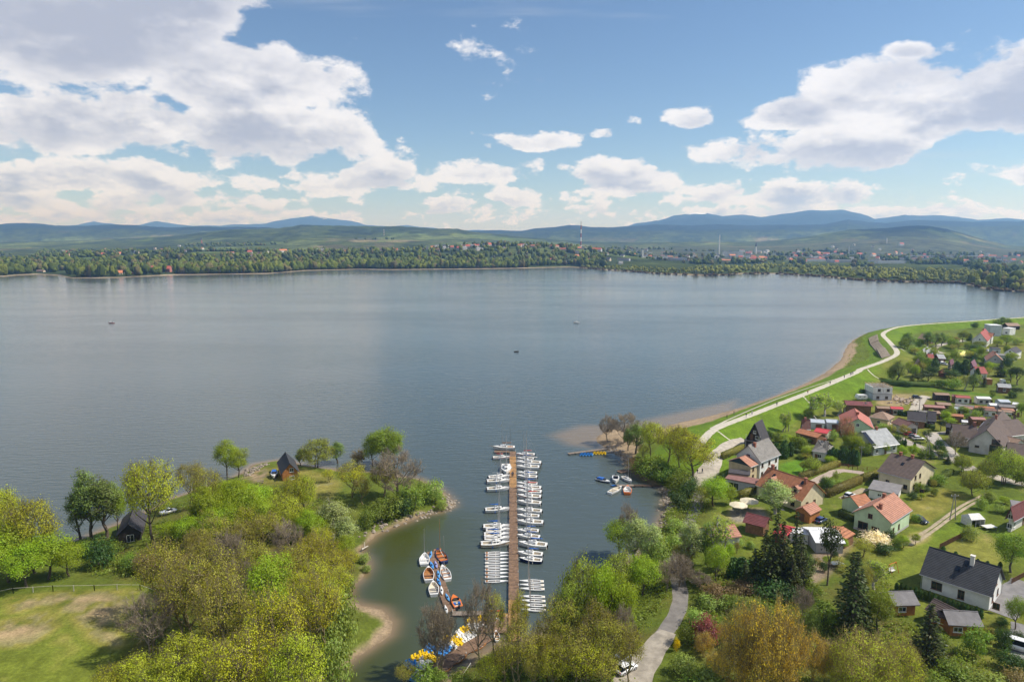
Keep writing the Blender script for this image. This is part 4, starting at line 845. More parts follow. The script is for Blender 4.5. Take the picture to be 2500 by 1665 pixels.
# ---------------------------------------------------------------- far woods beyond the lake (each one mass)
def far_wood(name, label, spots, hgt, cols, seed, squash=1.0):
    """spots: list of (px, metres behind the shore, height factor)"""
    rng = np.random.default_rng(seed); bm = bmesh.new(); bmesh.ops.create_icosphere(bm, subdivisions=2, radius=1.0)
    bv = np.array([v.co[:] for v in bm.verts]); bf = np.array([[v.index for v in f.verts] for f in bm.faces]); bm.free()
    VV, TT = [], []; n = len(bv)
    for (p, back, hf) in spots:
        _, _, sd = ZFAR(p, 3000); D = sd + back; z, x, _ = ZFAR(p, D)
        h = hgt * hf * rng.uniform(.5, 1.35); r = hgt * hf * rng.uniform(.26, .52) * squash
        ph = rng.uniform(0, 50)
        dis = 1 + .34 * np.sin(bv[:, 0] * 3.1 + ph) * np.cos(bv[:, 1] * 3.7 + ph * 1.7) + .22 * np.sin(bv[:, 2] * 5.3 + ph * 2.1 + bv[:, 0] * 4) + rng.normal(0, .10, n)
        v = bv * dis[:, None] * np.array([r, r, h * .52]) + np.array([x, D, z + h * .5]); VV.append(v)
        c = np.array(cols[rng.integers(len(cols))]) * rng.uniform(.88, 1.12); TT.append(np.tile(c, (n, 1)))
    V = np.concatenate(VV); F = np.concatenate([bf + i * n for i in range(len(VV))])
    m = MATS.get('far_wood')
    if m is None:
        m = bpy.data.materials.new('far_wood'); m.use_nodes = True; nn = NT(m.node_tree); b = nn.n['Principled BSDF']; b.inputs['Roughness'].default_value = 1; b.inputs['Specular IOR Level'].default_value = 0
        a = nn.add('ShaderNodeAttribute', attribute_name='tone'); tc = nn.add('ShaderNodeTexCoord'); f = nn.noise(tc.outputs['Object'], .35, 4, .75)
        nn.l.new(nn.vmath('SCALE', a.outputs['Color'], nn.ramp(f, .3, .7, .45, 1.55, False)), b.inputs['Base Color'])
        bp = nn.add('ShaderNodeBump'); bp.inputs['Strength'].default_value = 1; bp.inputs['Distance'].default_value = 2.5; nn.l.new(f, bp.inputs['Height']); nn.l.new(bp.outputs[0], b.inputs['Normal'])
        MATS['far_wood'] = m
    o = bpy.data.objects.new(name, np_mesh(name, V, F, [m], False, {'tone': TT and np.concatenate(TT)})); tag(link(o), label, 'woodland', kind='stuff'); return o
def woods():
    R = random.Random(5)
    greens = [(.085, .110, .024), (.100, .128, .024), (.120, .148, .026), (.150, .170, .032), (.130, .115, .045), (.060, .080, .020)]
    sp = []
    for i in range(2900):
        p = R.uniform(-500, 1480); back = 22 + 640 * R.random() ** 2.0
        if p < 190 and 70 < p and back < 70: continue
        if 250 < p < 450 and 20 < back < 95 and R.random() < .75: continue
        if p > 1250 and back < 60: continue
        hf = 1.15 if back < 120 else .9
        sp.append((p, back, hf))
    for i in range(330): sp.append((R.uniform(430, 1300), R.uniform(20, 45), 1.15))
    far_wood('shore_woodland', 'mixed spring woodland along the far lake shore', sp, 14.5, greens, 3)
    sp = []
    for i in range(150):
        cx, cb, k = R.uniform(-600, 2700), 520 + 1700 * R.random() ** 1.3, R.randint(6, 26); ln = R.random() < .5
        for j in range(k): sp.append((cx + R.gauss(0, 26 if ln else 14), max(420, cb + R.gauss(0, 18 if ln else 60)), R.uniform(.6, 1.1)))
    far_wood('valley_trees', 'scattered trees and copses across the far valley floor', sp, 14, greens[:3] + greens[4:], 4, 1.15)
    sp = []
    for i in range(1150):
        p = R.uniform(1420, 3100); lim = 55 + 300 * min(max((p - 1420) / 500, 0), 1)
        sp.append((p, 12 + lim * R.random(), 1.0 if p > 1700 else .6))
    far_wood('willow_thicket', 'light green willow thicket on the marshy far shore', sp, 8.5, [(.200, .215, .045), (.225, .230, .055), (.165, .180, .040)], 6, 1.1)
    sp = [(R.uniform(1410, 2900), R.uniform(-6, 14), .8) for i in range(420)]
    far_wood('reed_bed', 'brown reed bed lining the marshy far shore', sp, 3.6, [(.090, .066, .036), (.11, .08, .04)], 8, 2.4)
    sp = [(R.uniform(2380, 3000), R.uniform(20, 150), 1.2) for i in range(120)]
    far_wood('wood_by_the_marsh', 'darker mixed wood at the end of the marsh', sp, 13, greens, 9)
woods()
# ================================================================ THE MARINA
WHITE = mat('gelcoat_white', (0.72, 0.71, 0.68), 0.28, 0.06, 0.8, spec=.5, coat=.2)
CREAM = mat('gelcoat_cream', (0.62, 0.56, 0.45), 0.35, 0.1, 0.8, spec=.5)
DECK = mat('deck_nonslip', (0.68, 0.67, 0.64), 0.6, 0.08, 2.0)
NAVY = mat('hull_navy', (0.02, 0.03, 0.09), 0.25, 0.1, 1, spec=.5)
REDP = mat('paint_red', (0.50, 0.045, 0.03), 0.35, 0.15, 1, spec=.5)
ORANGE = mat('paint_orange', (0.62, 0.16, 0.03), 0.45, 0.15, 1)
GLASSD = mat('dark_glass', (0.012, 0.014, 0.018), 0.08, 0.1, 1, spec=.6)
ALU = mat('aluminium', (0.55, 0.55, 0.56), 0.35, 0.1, 1, metal=.7)
BLUEC = mat('canvas_blue', (0.025, 0.12, 0.42), 0.8, 0.2, 2, .4)
WHITEC = mat('canvas_white', (0.62, 0.61, 0.58), 0.8, 0.12, 2, .4)
LBLUE = mat('paint_lightblue', (0.10, 0.30, 0.58), 0.4, 0.15, 1)
LILAC = mat('paint_lilac', (0.28, 0.28, 0.50), 0.45, 0.15, 1)
YELL = mat('plastic_yellow', (0.72, 0.48, 0.015), 0.35, 0.1, 1)
PBLUE = mat('plastic_blue', (0.05, 0.26, 0.62), 0.35, 0.15, 1)
TEAK = mat('varnished_wood', (0.34, 0.16, 0.06), 0.4, 0.25, 3)
DWOOD = mat('dark_wood', (0.075, 0.048, 0.032), 0.8, 0.3, 3)
PIERW = mat('pier_planks', (0.185, 0.115, 0.072), 0.85, 0.3, 1.4, .4, 9)
PIERN = mat('pier_planks_new', (0.33, 0.185, 0.075), 0.8, 0.25, 1.4, .4, 9)
GREYW = mat('weathered_wood', (0.21, 0.17, 0.135), 0.9, 0.3, 2, .4, 9)
FLOATG = mat('float_grey', (0.16, 0.16, 0.16), 0.8)
BLACK = mat('rubber_black', (0.02, 0.02, 0.02), 0.7)
ROPE = mat('wire', (0.30, 0.30, 0.30), 0.5)

def hull_rings(L, B, fb, sheer, tr=0.78, fine=1.6, dz=-.25, n=11, rake=.06):
    rings = []; edge = []
    for k in range(n):
        t = k / (n - 1); x = -L / 2 + L * t
        b = B / 2 * (tr + (1 - tr) * math.sin(min(t / .45, 1) * math.pi / 2)) if t < .45 else B / 2 * max(1 - ((t - .45) / .55) ** fine, 0.012)
        z = fb + sheer * t ** 2; xr = x + rake * L * max(0, t - .5) * 2 * .5
        xb = x - .02 * L * t
        rings.append([(xr, b, z), (x, b * .93, z * .35), (xb, b * .62, dz * .7), (xb, 0, dz), (xb, -b * .62, dz * .7), (x, -b * .93, z * .35), (xr, -b, z)])
        edge.append((xr, b, z))
    return rings, edge
def open_or_decked(mbh, mbd, L, B, fb, sheer, well=None, tr=.78, fine=1.6, wellw=.62, floor=.28, rim=0.0):
    """hull skin into mbh; deck with an open well (t0, t1) into mbd"""
    rings, edge = hull_rings(L, B, fb, sheer, tr, fine, n=15); mbh.loft(rings, close=False, cap=False)
    mbh.poly(rings[0])
    n = len(edge)
    for k in range(n - 1):
        (x0, b0, z0), (x1, b1, z1) = edge[k], edge[k + 1]; tm = (k + .5) / (n - 1)
        if well and well[0] <= tm <= well[1]:
            w0, w1 = min(b0 * wellw, b0 - .08), min(b1 * wellw, b1 - .08)
            for s in (1, -1):
                mbd.mat(0).poly([(x0, s * b0, z0), (x1, s * b1, z1), (x1, s * w1, z1 + rim), (x0, s * w0, z0 + rim)][::-s])
                mbd.mat(1).poly([(x0, s * w0, z0 + rim), (x1, s * w1, z1 + rim), (x1, s * w1 * .9, floor), (x0, s * w0 * .9, floor)][::-s])
            mbd.mat(1).poly([(x0, -w0 * .9, floor), (x1, -w1 * .9, floor), (x1, w1 * .9, floor), (x0, w0 * .9, floor)])
            prevw = (k - .5) / (n - 1); nextw = (k + 1.5) / (n - 1)
            if prevw < well[0]: mbd.poly([(x0, -w0, z0 + rim), (x0, w0, z0 + rim), (x0, w0 * .9, floor), (x0, -w0 * .9, floor)])
            if nextw > well[1]: mbd.poly([(x1, w1, z1 + rim), (x1, -w1, z1 + rim), (x1, -w1 * .9, floor), (x1, w1 * .9, floor)])
        else:
            mbd.mat(0).poly([(x0, -b0, z0), (x1, -b1, z1), (x1, b1, z1), (x0, b0, z0)])
def cabin_block(L, B, x0, x1, z, h, wf):
    r = lambda x, w, zz: [(x, -w, zz), (x, w, zz)]
    mb = MB(); b = B * wf / 2
    bot = [(x0, -b, z), (x1, -b * .45, z), (x1, b * .45, z), (x0, b, z)]
    top = [(x0 + .03 * L, -b * .86, z + h), (x1 - .09 * L, -b * .40, z + h * .8), (x1 - .09 * L, b * .40, z + h * .8), (x0 + .03 * L, b * .86, z + h)]
    return mb.hull(bot, top), bot, top
def make_yacht(L=6.8, hullm=WHITE, stripe=None, cover=BLUEC, cabin=True, mastk=1.32, boomcov=True, outboard=True, name='sailing_yacht', well=(.04, .36)):
    B = L * .40; e = empty(name); fb, sh = .138 * L, .035 * L
    mh, md = MB(), MB(); open_or_decked(mh, md, L, B, fb, sh, well, floor=.3)
    mh.build('hull', hullm, e, True); md.build('deck', [DECK, CREAM], e)
    if stripe:
        s = MB(); rings, _ = hull_rings(L * 1.002, B * 1.006, fb, sh, n=15)
        for a, b in zip(rings[:-1], rings[1:]):
            for i, sg in ((0, 1), (6, -1)):
                lo = lambda r: tuple(r[i][j] * .72 + r[1 if i == 0 else 5][j] * .28 for j in range(3)); lo2 = lambda r: tuple(r[i][j] * .52 + r[1 if i == 0 else 5][j] * .48 for j in range(3))
                s.poly([lo(a), lo(b), lo2(b), lo2(a)][::sg])
        s.build('stripe', stripe, e)
    if cabin:
        cb, bot, top = cabin_block(L, B, -L * .12, L * .27, fb + .02, .095 * L, .68); c = cb.build('cabin', WHITE, e)
        for s in (0, 1):
            ia, ib = (0, 1) if s == 0 else (3, 2); w = MB(); q = lambda u, v: tuple((bot[ia][j] * (1 - u) + bot[ib][j] * u) * (1 - v) + (top[ia][j] * (1 - u) + top[ib][j] * u) * v + ((-.012 if s == 0 else .012) if j == 1 else 0) for j in range(3))
            for u0, u1 in ((.12, .40), (.50, .72)):
                p = MB(); p.poly([q(u0, .35), q(u1, .35), q(u1, .78), q(u0, .78)]); p.build('window', GLASSD, c)
        h = MB(); h.box(-L * .09, L * .0, -.28, .28, fb + .095 * L + .02, fb + .095 * L + .07); h.build('sliding_hatch', mat('hatch_grey', (.10, .10, .11), .3), c)
        h = MB(); h.box(L * .20, L * .26, -.2, .2, fb + .062 * L, fb + .078 * L + .02); h.build('fore_hatch', GLASSD, c)
    mx = L * .10; mt = fb + L * mastk
    m = MB(); m.tube((mx, 0, fb), (mx, 0, mt), .075, .055, 6); ms = m.build('mast', ALU, e)
    sp = MB(); sp.tube((mx, -.5, mt * .58), (mx, .5, mt * .58), .018, n=4); sp.build('spreader', ALU, ms)
    b = MB(); zb = fb + .17 * L
    b.tube((mx - .05, 0, zb), (-L * .36, 0, zb + .08), .045, n=6); bo = b.build('boom', ALU, e)
    if boomcov:
        c = MB(); c.loft([[(mx - .1 - L * .43 * t, r * math.cos(a), zb + .12 + .08 * t + r * 1.1 * math.sin(a)) for a in [2 * math.pi * i / 7 for i in range(7)]] for t, r in ((0, .20), (.3, .16), (.7, .13), (1, .06))]); c.build('sail_cover', cover, bo, True)
    w = MB()
    for p in ((L * .5, 0, fb + sh), (-L * .49, 0, fb), (mx - .1, B * .47, fb + .05), (mx - .1, -B * .47, fb + .05)): w.tube((mx, 0, mt * (.97 if abs(p[1]) < .1 else .9)), p, .010, n=3)
    w.build('rigging', ROPE, e)
    r = MB(); r.tube((L * .50, 0, fb + sh + .35), (L * .36, B * .22, fb + sh + .38), .018, n=4).tube((L * .50, 0, fb + sh + .35), (L * .36, -B * .22, fb + sh + .38), .018, n=4).tube((L * .50, 0, fb + sh), (L * .50, 0, fb + sh + .35), .018, n=4).tube((L * .36, B * .22, fb + .1), (L * .36, B * .22, fb + sh + .38), .018, n=4).tube((L * .36, -B * .22, fb + .1), (L * .36, -B * .22, fb + sh + .38), .018, n=4)
    r.build('pulpit', ALU, e)
    if outboard:
        o = MB(); o.box(-L * .5 - .32, -L * .5 - .02, .25, .50, .35, .95); o.box(-L * .5 - .22, -L * .5 - .12, .32, .42, -.2, .36); o.build('outboard_motor', BLACK, e)
    o = MB(); o.box(-L * .5 - .08, -L * .5 - .01, -.18, -.12, -.3, .75); o.tube((-L * .5, -.15, .75), (-L * .33, -.1, .82), .025, n=4); o.build('rudder', TEAK, e)
    for s in (-1, 1):
        f = MB(); f.tube((-L * .1, s * (B * .5 + .07), .15), (-L * .1, s * (B * .5 + .07), .62), .09, n=6); f.build('fender', WHITEC if s > 0 else BLUEC, e)
    return e
def make_keelboat(L=7.2, sternm=TEAK):
    B = L * .235; e = empty('open_keelboat'); mh, md = MB(), MB(); open_or_decked(mh, md, L, B, .52, .10, (.16, .62), .7, 1.35, .52, .22)
    mh.build('hull', WHITE, e, True); md.build('deck', [WHITE, mat('cockpit_grey', (.24, .23, .22), .7)], e)
    s = MB(); s.box(-L * .47, -L * .38, -B * .30, B * .30, .52, .60); s.build('stern_board', sternm, e)
    t = MB(); t.box(-L * .06, -L * .03, -B * .27, B * .27, .40, .47); t.build('thwart', CREAM, e)
    m = MB(); m.tube((L * .14, 0, .5), (L * .14, 0, L * 1.25), .055, .045, 6); m.build('mast', ALU, e)
    b = MB(); b.tube((L * .13, 0, 1.1), (-L * .25, 0, 1.15), .035, n=5); b.build('boom', ALU, e)
    return e
def make_rowboat(name='rowing_boat', L=4.6, B=1.6, hullm=WHITE, inm=CREAM, seatm=TEAK, thw=3, mast=0, tr=.6):
    e = empty(name); mh, md = MB(), MB(); open_or_decked(mh, md, L, B, .5, .16, (.05, .86), tr, 1.7, .90, .12, .02)
    mh.build('hull', hullm, e, True); md.build('inner_shell', [hullm, inm], e)
    for k in range(thw):
        x = -L * .32 + k * L * .27; t = MB(); w = B * .42 * (1 if x < L * .05 else .82); t.box(x - .14, x + .14, -w, w, .36, .42); t.build('thwart', seatm, e)
    if mast:
        m = MB(); m.tube((L * .15, 0, .2), (L * .15, 0, mast), .045, .03, 6); m.build('mast', ALU if hullm is WHITE else TEAK, e)
        b = MB(); b.tube((L * .14, 0, 1.2), (-L * .4, .1, 1.3), .05, .05, 6); b.build('furled_boom', WHITEC, e)
    return e
def make_canoe(m, L=4.4, B=.85):
    e = empty('canoe'); n = 11; rings = []
    for k in range(n):
        t = k / (n - 1); b = B / 2 * max(math.sin(math.pi * t), .02) ** .75; z = .20 + .12 * abs(2 * t - 1) ** 2
        x = -L / 2 + L * t; rings.append([(x, b, z), (x, b * .85, .05), (x, 0, 0), (x, -b * .85, .05), (x, -b, z), (x, 0, z + .10)])
    h = MB(); h.loft(rings, True, True); h.build('hull', m, e, True)
    c = MB(); c.loft([[(x, w, .315 + q), (x, -w, .315 + q)] for x, w, q in ((-.5, .06, -.01), (-.3, .2, .02), (.25, .2, .02), (.5, .06, -.01))], False, False); c.build('cockpit', BLACK, e)
    return e
def make_pedalo(m, seat=WHITE):
    e = empty('pedal_boat')
    for s in (-1, 1):
        f = MB(); f.loft([[(x, s * .48 + w * math.cos(a), .18 + w * .8 * math.sin(a)) for a in [2 * math.pi * i / 8 for i in range(8)]] for x, w in ((-1.35, .08), (-1.2, .22), (0, .25), (1.1, .22), (1.5, .05))]); f.build('float', m, e, True)
    d = MB(); d.box(-1.1, 1.0, -.66, .66, .36, .44); d.build('platform', m, e)
    for s in (-1, 1):
        q = MB(); q.box(-.55, -.05, s * .33 - .24, s * .33 + .24, .44, .58); q.hull([(-.62, s * .33 - .24, .46), (-.52, s * .33 - .24, .46), (-.52, s * .33 + .24, .46), (-.62, s * .33 + .24, .46)], [(-.82, s * .33 - .22, 1.0), (-.74, s * .33 - .22, 1.0), (-.74, s * .33 + .22, 1.0), (-.82, s * .33 + .22, 1.0)]); q.build('seat', seat, e)
    p = MB(); p.hull([(.35, -.22, .44), (.95, -.22, .44), (.95, .22, .44), (.35, .22, .44)], [(.45, -.18, .78), (.8, -.18, .72), (.8, .18, .72), (.45, .18, .78)]); p.build('pedal_box', seat if seat is not WHITE else m, e)
    return e
def make_motorboat(name='motorboat', L=5.6, hullm=WHITE, low=NAVY, cover=None, B=2.1):
    e = empty(name); mh, md = MB(), MB(); open_or_decked(mh, md, L, B, .72, .22, (.06, .5), .9, 1.9, .72, .35)
    mh.build('hull', low, e, True); md.build('deck', [hullm, CREAM], e)
    s = MB(); rings, _ = hull_rings(L * 1.004, B * 1.01, .72, .22, .9, 1.9, n=15)
    for a, b in zip(rings[:-1], rings[1:]):
        for i, j, sg in ((0, 1, 1), (6, 5, -1)): s.poly([a[i], b[i], tuple(b[i][q] * .35 + b[j][q] * .65 for q in range(3)), tuple(a[i][q] * .35 + a[j][q] * .65 for q in range(3))][::sg])
    s.build('topside', hullm, e)
    w = MB(); w.hull([(L * .02, -B * .36, .78), (L * .2, -B * .26, .82), (L * .2, B * .26, .82), (L * .02, B * .36, .78)], [(-L * .03, -B * .33, 1.32), (L * .03, -B * .24, 1.34), (L * .03, B * .24, 1.34), (-L * .03, B * .33, 1.32)]); w.build('windscreen', GLASSD, e)
    if cover:
        c = MB(); c.hull([(-L * .46, -B * .40, .80), (L * .06, -B * .38, .84), (L * .06, B * .38, .84), (-L * .46, B * .40, .80)], [(-L * .40, -B * .30, 1.35), (-L * .02, -B * .32, 1.48), (-L * .02, B * .32, 1.48), (-L * .40, B * .30, 1.35)]); c.build('canvas_cover', cover, e)
    else:
        for y in (-.45, .45):
            q = MB(); q.box(-L * .22, -L * .12, y - .25, y + .25, .4, .78); q.build('seat', BLUEC, e)
    o = MB(); o.box(-L * .5 - .4, -L * .5 - .02, -.16, .16, .45, 1.05); o.build('outboard_motor', BLACK, e)
    return e
def put(e, a, b, z=0.0, L=None, L0=None):
    """lay a boat with its stern at a and bow at b"""
    a = Vector(a); b = Vector(b); c = (a + b) / 2; e.location = (c.x, c.y, z); e.rotation_euler[2] = math.atan2(b.y - a.y, b.x - a.x)
    if L0: s = (b - a).length / L0; e.scale = (s, s, s)
    return e
PROTO = {}
def boat(key, builder, reg, stern, bow, L0, label, cat, group=None, z=0.0, zp=.4):
    if key not in PROTO: o = PROTO[key] = builder()
    else: o = copy_tree(PROTO[key])
    for k_ in ('group',):
        if k_ in o: del o[k_]
    put(o, at(reg, *stern, zp), at(reg, *bow, zp), z, None, L0); return tag(o, label, cat, group)

# ---------------------------------------------------------------- pontoons
def pontoon(name, label, pts, w, zt=.5, mats=None, step=3.0, boards=.22, posts=True):
    """deck sections of boards on floats along surveyed points"""
    e = empty(name, (pts[0][0], pts[0][1], 0)); org = e.location.copy(); mats = mats or (lambda s: PIERW); run = 0.0
    for a, b in zip(pts[:-1], pts[1:]):
        a = Vector((a[0], a[1], 0)) - org; b = Vector((b[0], b[1], 0)) - org; a.z = b.z = 0; d = (b - a); Lt = d.length; d.normalize(); nrm = Vector((-d.y, d.x, 0)); k = max(1, round(Lt / step)); sl = Lt / k
        for i in range(k):
            s0 = a + d * (sl * i + .03); s1 = a + d * (sl * (i + 1) - .03); mb = MB(); nb = max(2, int(sl / boards)); bl = (s1 - s0).length / nb
            for j in range(nb):
                p = s0 + d * bl * j; q = s0 + d * (bl * (j + .93)); dz = random.Random(run * 7 + j).uniform(-.008, .008)
                c = [p - nrm * w / 2, q - nrm * w / 2, q + nrm * w / 2, p + nrm * w / 2]
                mb.hull([(v.x, v.y, zt - .06 + dz) for v in c], [(v.x, v.y, zt + dz) for v in c])
            o = mb.build('deck_boards', mats(run), e); o['kind'] = 'stuff'
            f = MB(); m0 = s0 + d * .25; m1 = s1 - d * .25; c = [m0 - nrm * w * .44, m1 - nrm * w * .44, m1 + nrm * w * .44, m0 + nrm * w * .44]; f.hull([(v.x, v.y, -.35) for v in c], [(v.x, v.y, zt - .07) for v in c]); f.build('float', FLOATG, e)
            if posts and i % 2 == 0:
                for sg in (-1, 1):
                    c = s0 + nrm * sg * (w / 2 - .12); f = MB(); f.tube((c.x, c.y, zt), (c.x, c.y, zt + .38), .07, n=6); f.build('mooring_post', WHITEC if sg > 0 else FLOATG, e)
            run += sl
    return tag(e, label, 'jetty')
top_, bot_ = at('r5', 380, 268, .5), at('r6', 1212, 1170, .5)
PL = (bot_ - top_).length
pontoon('main_jetty', 'long brown plank jetty lined with moored white yachts', [top_, bot_], 2.25, .55, lambda s: PIERN if .045 * PL < s < .30 * PL or s > .86 * PL else PIERW)
pontoon('jetty_head', 'short plank float across the end of the long jetty', [at('r5', 212, 268, .5), at('r5', 350, 268, .5)], 1.9, .5, posts=False)
SP = [at('r6', 405, 300, .4), at('r6', 455, 470, .4), at('r6', 530, 690, .4), at('r6', 598, 880, .4)]
pontoon('canoe_pontoon', 'narrow brown pontoon with canoes lying on its planks', SP, 2.1, .4)
pontoon('link_pontoon', 'low pontoon joining the canoe pontoon to the long jetty', [at('r6', 610, 900, .4), at('r6', 930, 895, .4), at('r6', 1160, 925, .4)], 1.6, .42, lambda s: GREYW if s < 8 else PIERN)
pontoon('boarding_platform', 'wide brown boarding platform beside the long jetty', [at('r6', 1010, 935, .4), at('r6', 1000, 1090, .4)], 5.6, .45)
pontoon('pedal_boat_pontoon', 'brown pontoon with pedal boats tied along its side', [at('r6', 960, 1120, .4), at('r6', 690, 1270, .4), at('r6', 470, 1440, .4)], 3.0, .45)
pontoon('spit_jetty', 'grey plank jetty reaching out from the sandy spit', [at('r5', 885, 288, .4), at('r5', 1060, 266, .4), at('r5', 1248, 240, .4)], 1.5, .45, lambda s: GREYW, posts=False)
pontoon('small_dock', 'dark plank dock below the wooded bank', [at('r5', 1330, 577, .4), at('r5', 1560, 577, .4), at('r5', 1745, 584, .4)], 1.4, .45, lambda s: DWOOD if s > 3 else GREYW, posts=False)
pontoon('raft', 'small brown swimming raft beside the rocky bank', [at('r5', 1345, 455, .3), at('r5', 1425, 440, .3)], 2.4, .35, posts=False)

# ---------------------------------------------------------------- the yachts
SL = ['plain white sailing yacht with bare boom', 'white sailing yacht with blue sail cover', 'white sailing yacht with a red hull stripe', 'white sailing yacht with a navy hull stripe', 'white sailing yacht with white sail cover']
ykinds = {
    'plain': (lambda: make_yacht(6.8, boomcov=False), SL[0]), 'blue': (lambda: make_yacht(6.8), SL[1]), 'redline': (lambda: make_yacht(6.8, stripe=REDP, cover=REDP), SL[2]),
    'navyline': (lambda: make_yacht(6.8, stripe=NAVY), SL[3]), 'white': (lambda: make_yacht(6.8, cover=WHITEC), SL[4]), 'cream': (lambda: make_yacht(6.8, hullm=CREAM, cover=WHITEC, stripe=TEAK), 'cream wooden-trimmed sailing yacht'),
    'navy': (lambda: make_yacht(6.8, hullm=NAVY, boomcov=False, cabin=True), 'dark blue hulled sailing yacht')}
left = [((200, 328), (350, 325), 'redline'), ((160, 512), (350, 500), 'plain'), ((145, 548), (347, 538), 'white'), ((145, 618), (345, 610), 'plain'), ((130, 808), (345, 800), 'blue'),
        ((112, 962), (345, 958), 'blue'), ((135, 995), (347, 988), 'white'), ((118, 1035), (345, 1030), 'navyline'), ((122, 1070), (345, 1064), 'blue'), ((90, 1122), (347, 1112), 'cream')]
right = [((580, 303), (416, 300), 'redline'), ((572, 340), (420, 336), 'navyline'), ((638, 384), (416, 378), 'white'), ((622, 420), (420, 416), 'plain'), ((602, 472), (425, 470), 'plain'), ((602, 508), (425, 500), 'navyline'), ((606, 570), (422, 565), 'blue'),
         ((638, 612), (418, 603), 'redline'), ((642, 648), (425, 638), 'white'), ((637, 690), (428, 680), 'redline'), ((637, 748), (430, 732), 'white'), ((645, 822), (425, 812), 'plain'), ((622, 866), (425, 858), 'white'), ((657, 925), (426, 915), 'plain'), ((617, 998), (425, 992), 'blue'),
         ((627, 1055), (425, 1040), 'blue'), ((692, 1135), (440, 1112), 'blue'), ((652, 1215), (430, 1198), 'blue'), ((647, 1268), (445, 1250), 'navy')]
ORD = ['first', 'second', 'third', 'fourth', 'fifth', 'sixth', 'seventh', 'eighth', 'ninth', 'tenth', 'eleventh', 'twelfth', 'thirteenth', 'fourteenth', 'fifteenth', 'sixteenth', 'seventeenth', 'eighteenth', 'nineteenth', 'twentieth']
for side, lst in (('canoe side', left), ('lake side', right)):
    for i, (s, b, k) in enumerate(lst):
        boat('y' + k, ykinds[k][0], 'r5', s, b, 6.8, '%s, %s from the jetty head, %s' % (ykinds[k][1], ORD[i], side), 'yacht', 'yachts moored along the long jetty')
boat('stubby', lambda: make_yacht(5.2, boomcov=False, outboard=False), 'r5', (318, 400), (322, 480), 5.2, 'small white yacht lying lengthwise against the long jetty', 'yacht')
for i, y in enumerate((312, 338, 372, 406, 440, 472, 506, 542, 584)):
    boat('keel' if i not in (3, 4) else 'keelw', (lambda: make_keelboat(7.2)) if i not in (3, 4) else (lambda: make_keelboat(7.2, CREAM)), 'r6', (930, y + 3), (1156, y), 7.2, 'narrow white open keelboat, %s of the row on the canoe pontoon side' % ORD[i], 'keelboat', 'open keelboats moored side by side')
for i, y in enumerate((585, 622, 660, 735, 775, 818, 862)):
    boat('keelw', lambda: make_keelboat(7.2, CREAM), 'r6', (1498 + i * 4, y + 3), (1262 + i * 4, y - 4), 7.2, 'narrow white open keelboat, %s of the row on the open water side' % ORD[i], 'keelboat', 'open keelboats moored side by side')
# the two-masted boat at the jetty head
def make_ketch():
    e = make_yacht(8.4, hullm=WHITE, stripe=TEAK, cover=TEAK, name='two_masted_boat', outboard=False, mastk=1.15)
    m = MB(); m.tube((-2.4, 0, .9), (-2.4, 0, 8.6), .05, .035, 6); m.build('mizzen_mast', DWOOD, e)
    b = MB(); b.tube((4.1, 0, 1.25), (5.9, 0, 1.55), .07, .04, 6); b.build('bowsprit', TEAK, e)
    d = MB(); d.box(-4.0, -1.5, -1.1, 1.1, .98, 1.02); d.build('stern_deck', TEAK, e)
    return e
boat('ketch', make_ketch, 'r5', (398, 240), (205, 240), 8.4, 'white two-masted boat with wooden bowsprit moored across the jetty head', 'sailing boat')
# canoe pontoon and its boats
boat('dwh', lambda: make_rowboat('sailing_dinghy', 4.4, 1.9, WHITE, WHITE, WHITEC, 2, 6.0, .8), 'r6', (340, 432), (345, 325), 4.4, 'white sailing dinghy with mast at the end of the canoe pontoon', 'dinghy')
boat('dor', lambda: make_rowboat('wooden_sailing_boat', 5.4, 2.0, NAVY, TEAK, ORANGE, 4, 7.0, .6), 'r6', (540, 410), (468, 285), 5.4, 'navy wooden sailing boat with varnished orange interior', 'sailing boat')
boat('dw2', lambda: make_rowboat('dinghy', 4.2, 1.7, WHITE, TEAK, TEAK, 2, 0, .75), 'r6', (385, 590), (382, 462), 4.2, 'white dinghy with brown wooden interior', 'dinghy')
boat('dw3', lambda: make_rowboat('dinghy', 4.2, 1.7, WHITE, CREAM, FLOATG, 2, 0, .75), 'r6', (436, 725), (428, 600), 4.2, 'white dinghy with grey thwarts beside the canoe pontoon', 'dinghy')
boat('dw4', lambda: make_rowboat('rowing_boat', 4.8, 1.7, WHITE, WHITE, TEAK, 4, 6.5, .7), 'r6', (570, 578), (515, 448), 4.8, 'long white rowing boat with mast and brown thwarts', 'rowing boat')
boat('rib', lambda: make_motorboat('inflatable_motorboat', 4.4, ORANGE, FLOATG, None, 1.9), 'r6', (675, 850), (622, 742), 4.4, 'orange and grey inflatable motorboat beside the canoe pontoon', 'motorboat')
CAN = [((396, 375), (408, 305), LBLUE, 'light blue canoe at the outer end of the pontoon planks'), ((430, 478), (398, 405), PBLUE, 'bright blue canoe lying next to the lilac one'), ((464, 470), (444, 400), LILAC, 'lilac canoe lying on the pontoon planks'), ((486, 570), (470, 492), LBLUE, 'light blue canoe beside the long white rowing boat'),
       ((500, 638), (464, 565), PBLUE, 'bright blue canoe lying beside the white dinghy with grey thwarts'), ((516, 728), (502, 645), WHITE, 'white canoe halfway along the pontoon planks'), ((584, 790), (548, 715), LBLUE, 'light blue canoe next to the orange inflatable'), ((566, 915), (540, 828), WHITE, 'white canoe at the landward end of the pontoon planks')]
for s, b, m, lb in CAN: boat('can' + m.name, lambda m=m: make_canoe(m), 'r6', s, b, 4.4, lb, 'canoe', 'canoes on the narrow pontoon', .43)
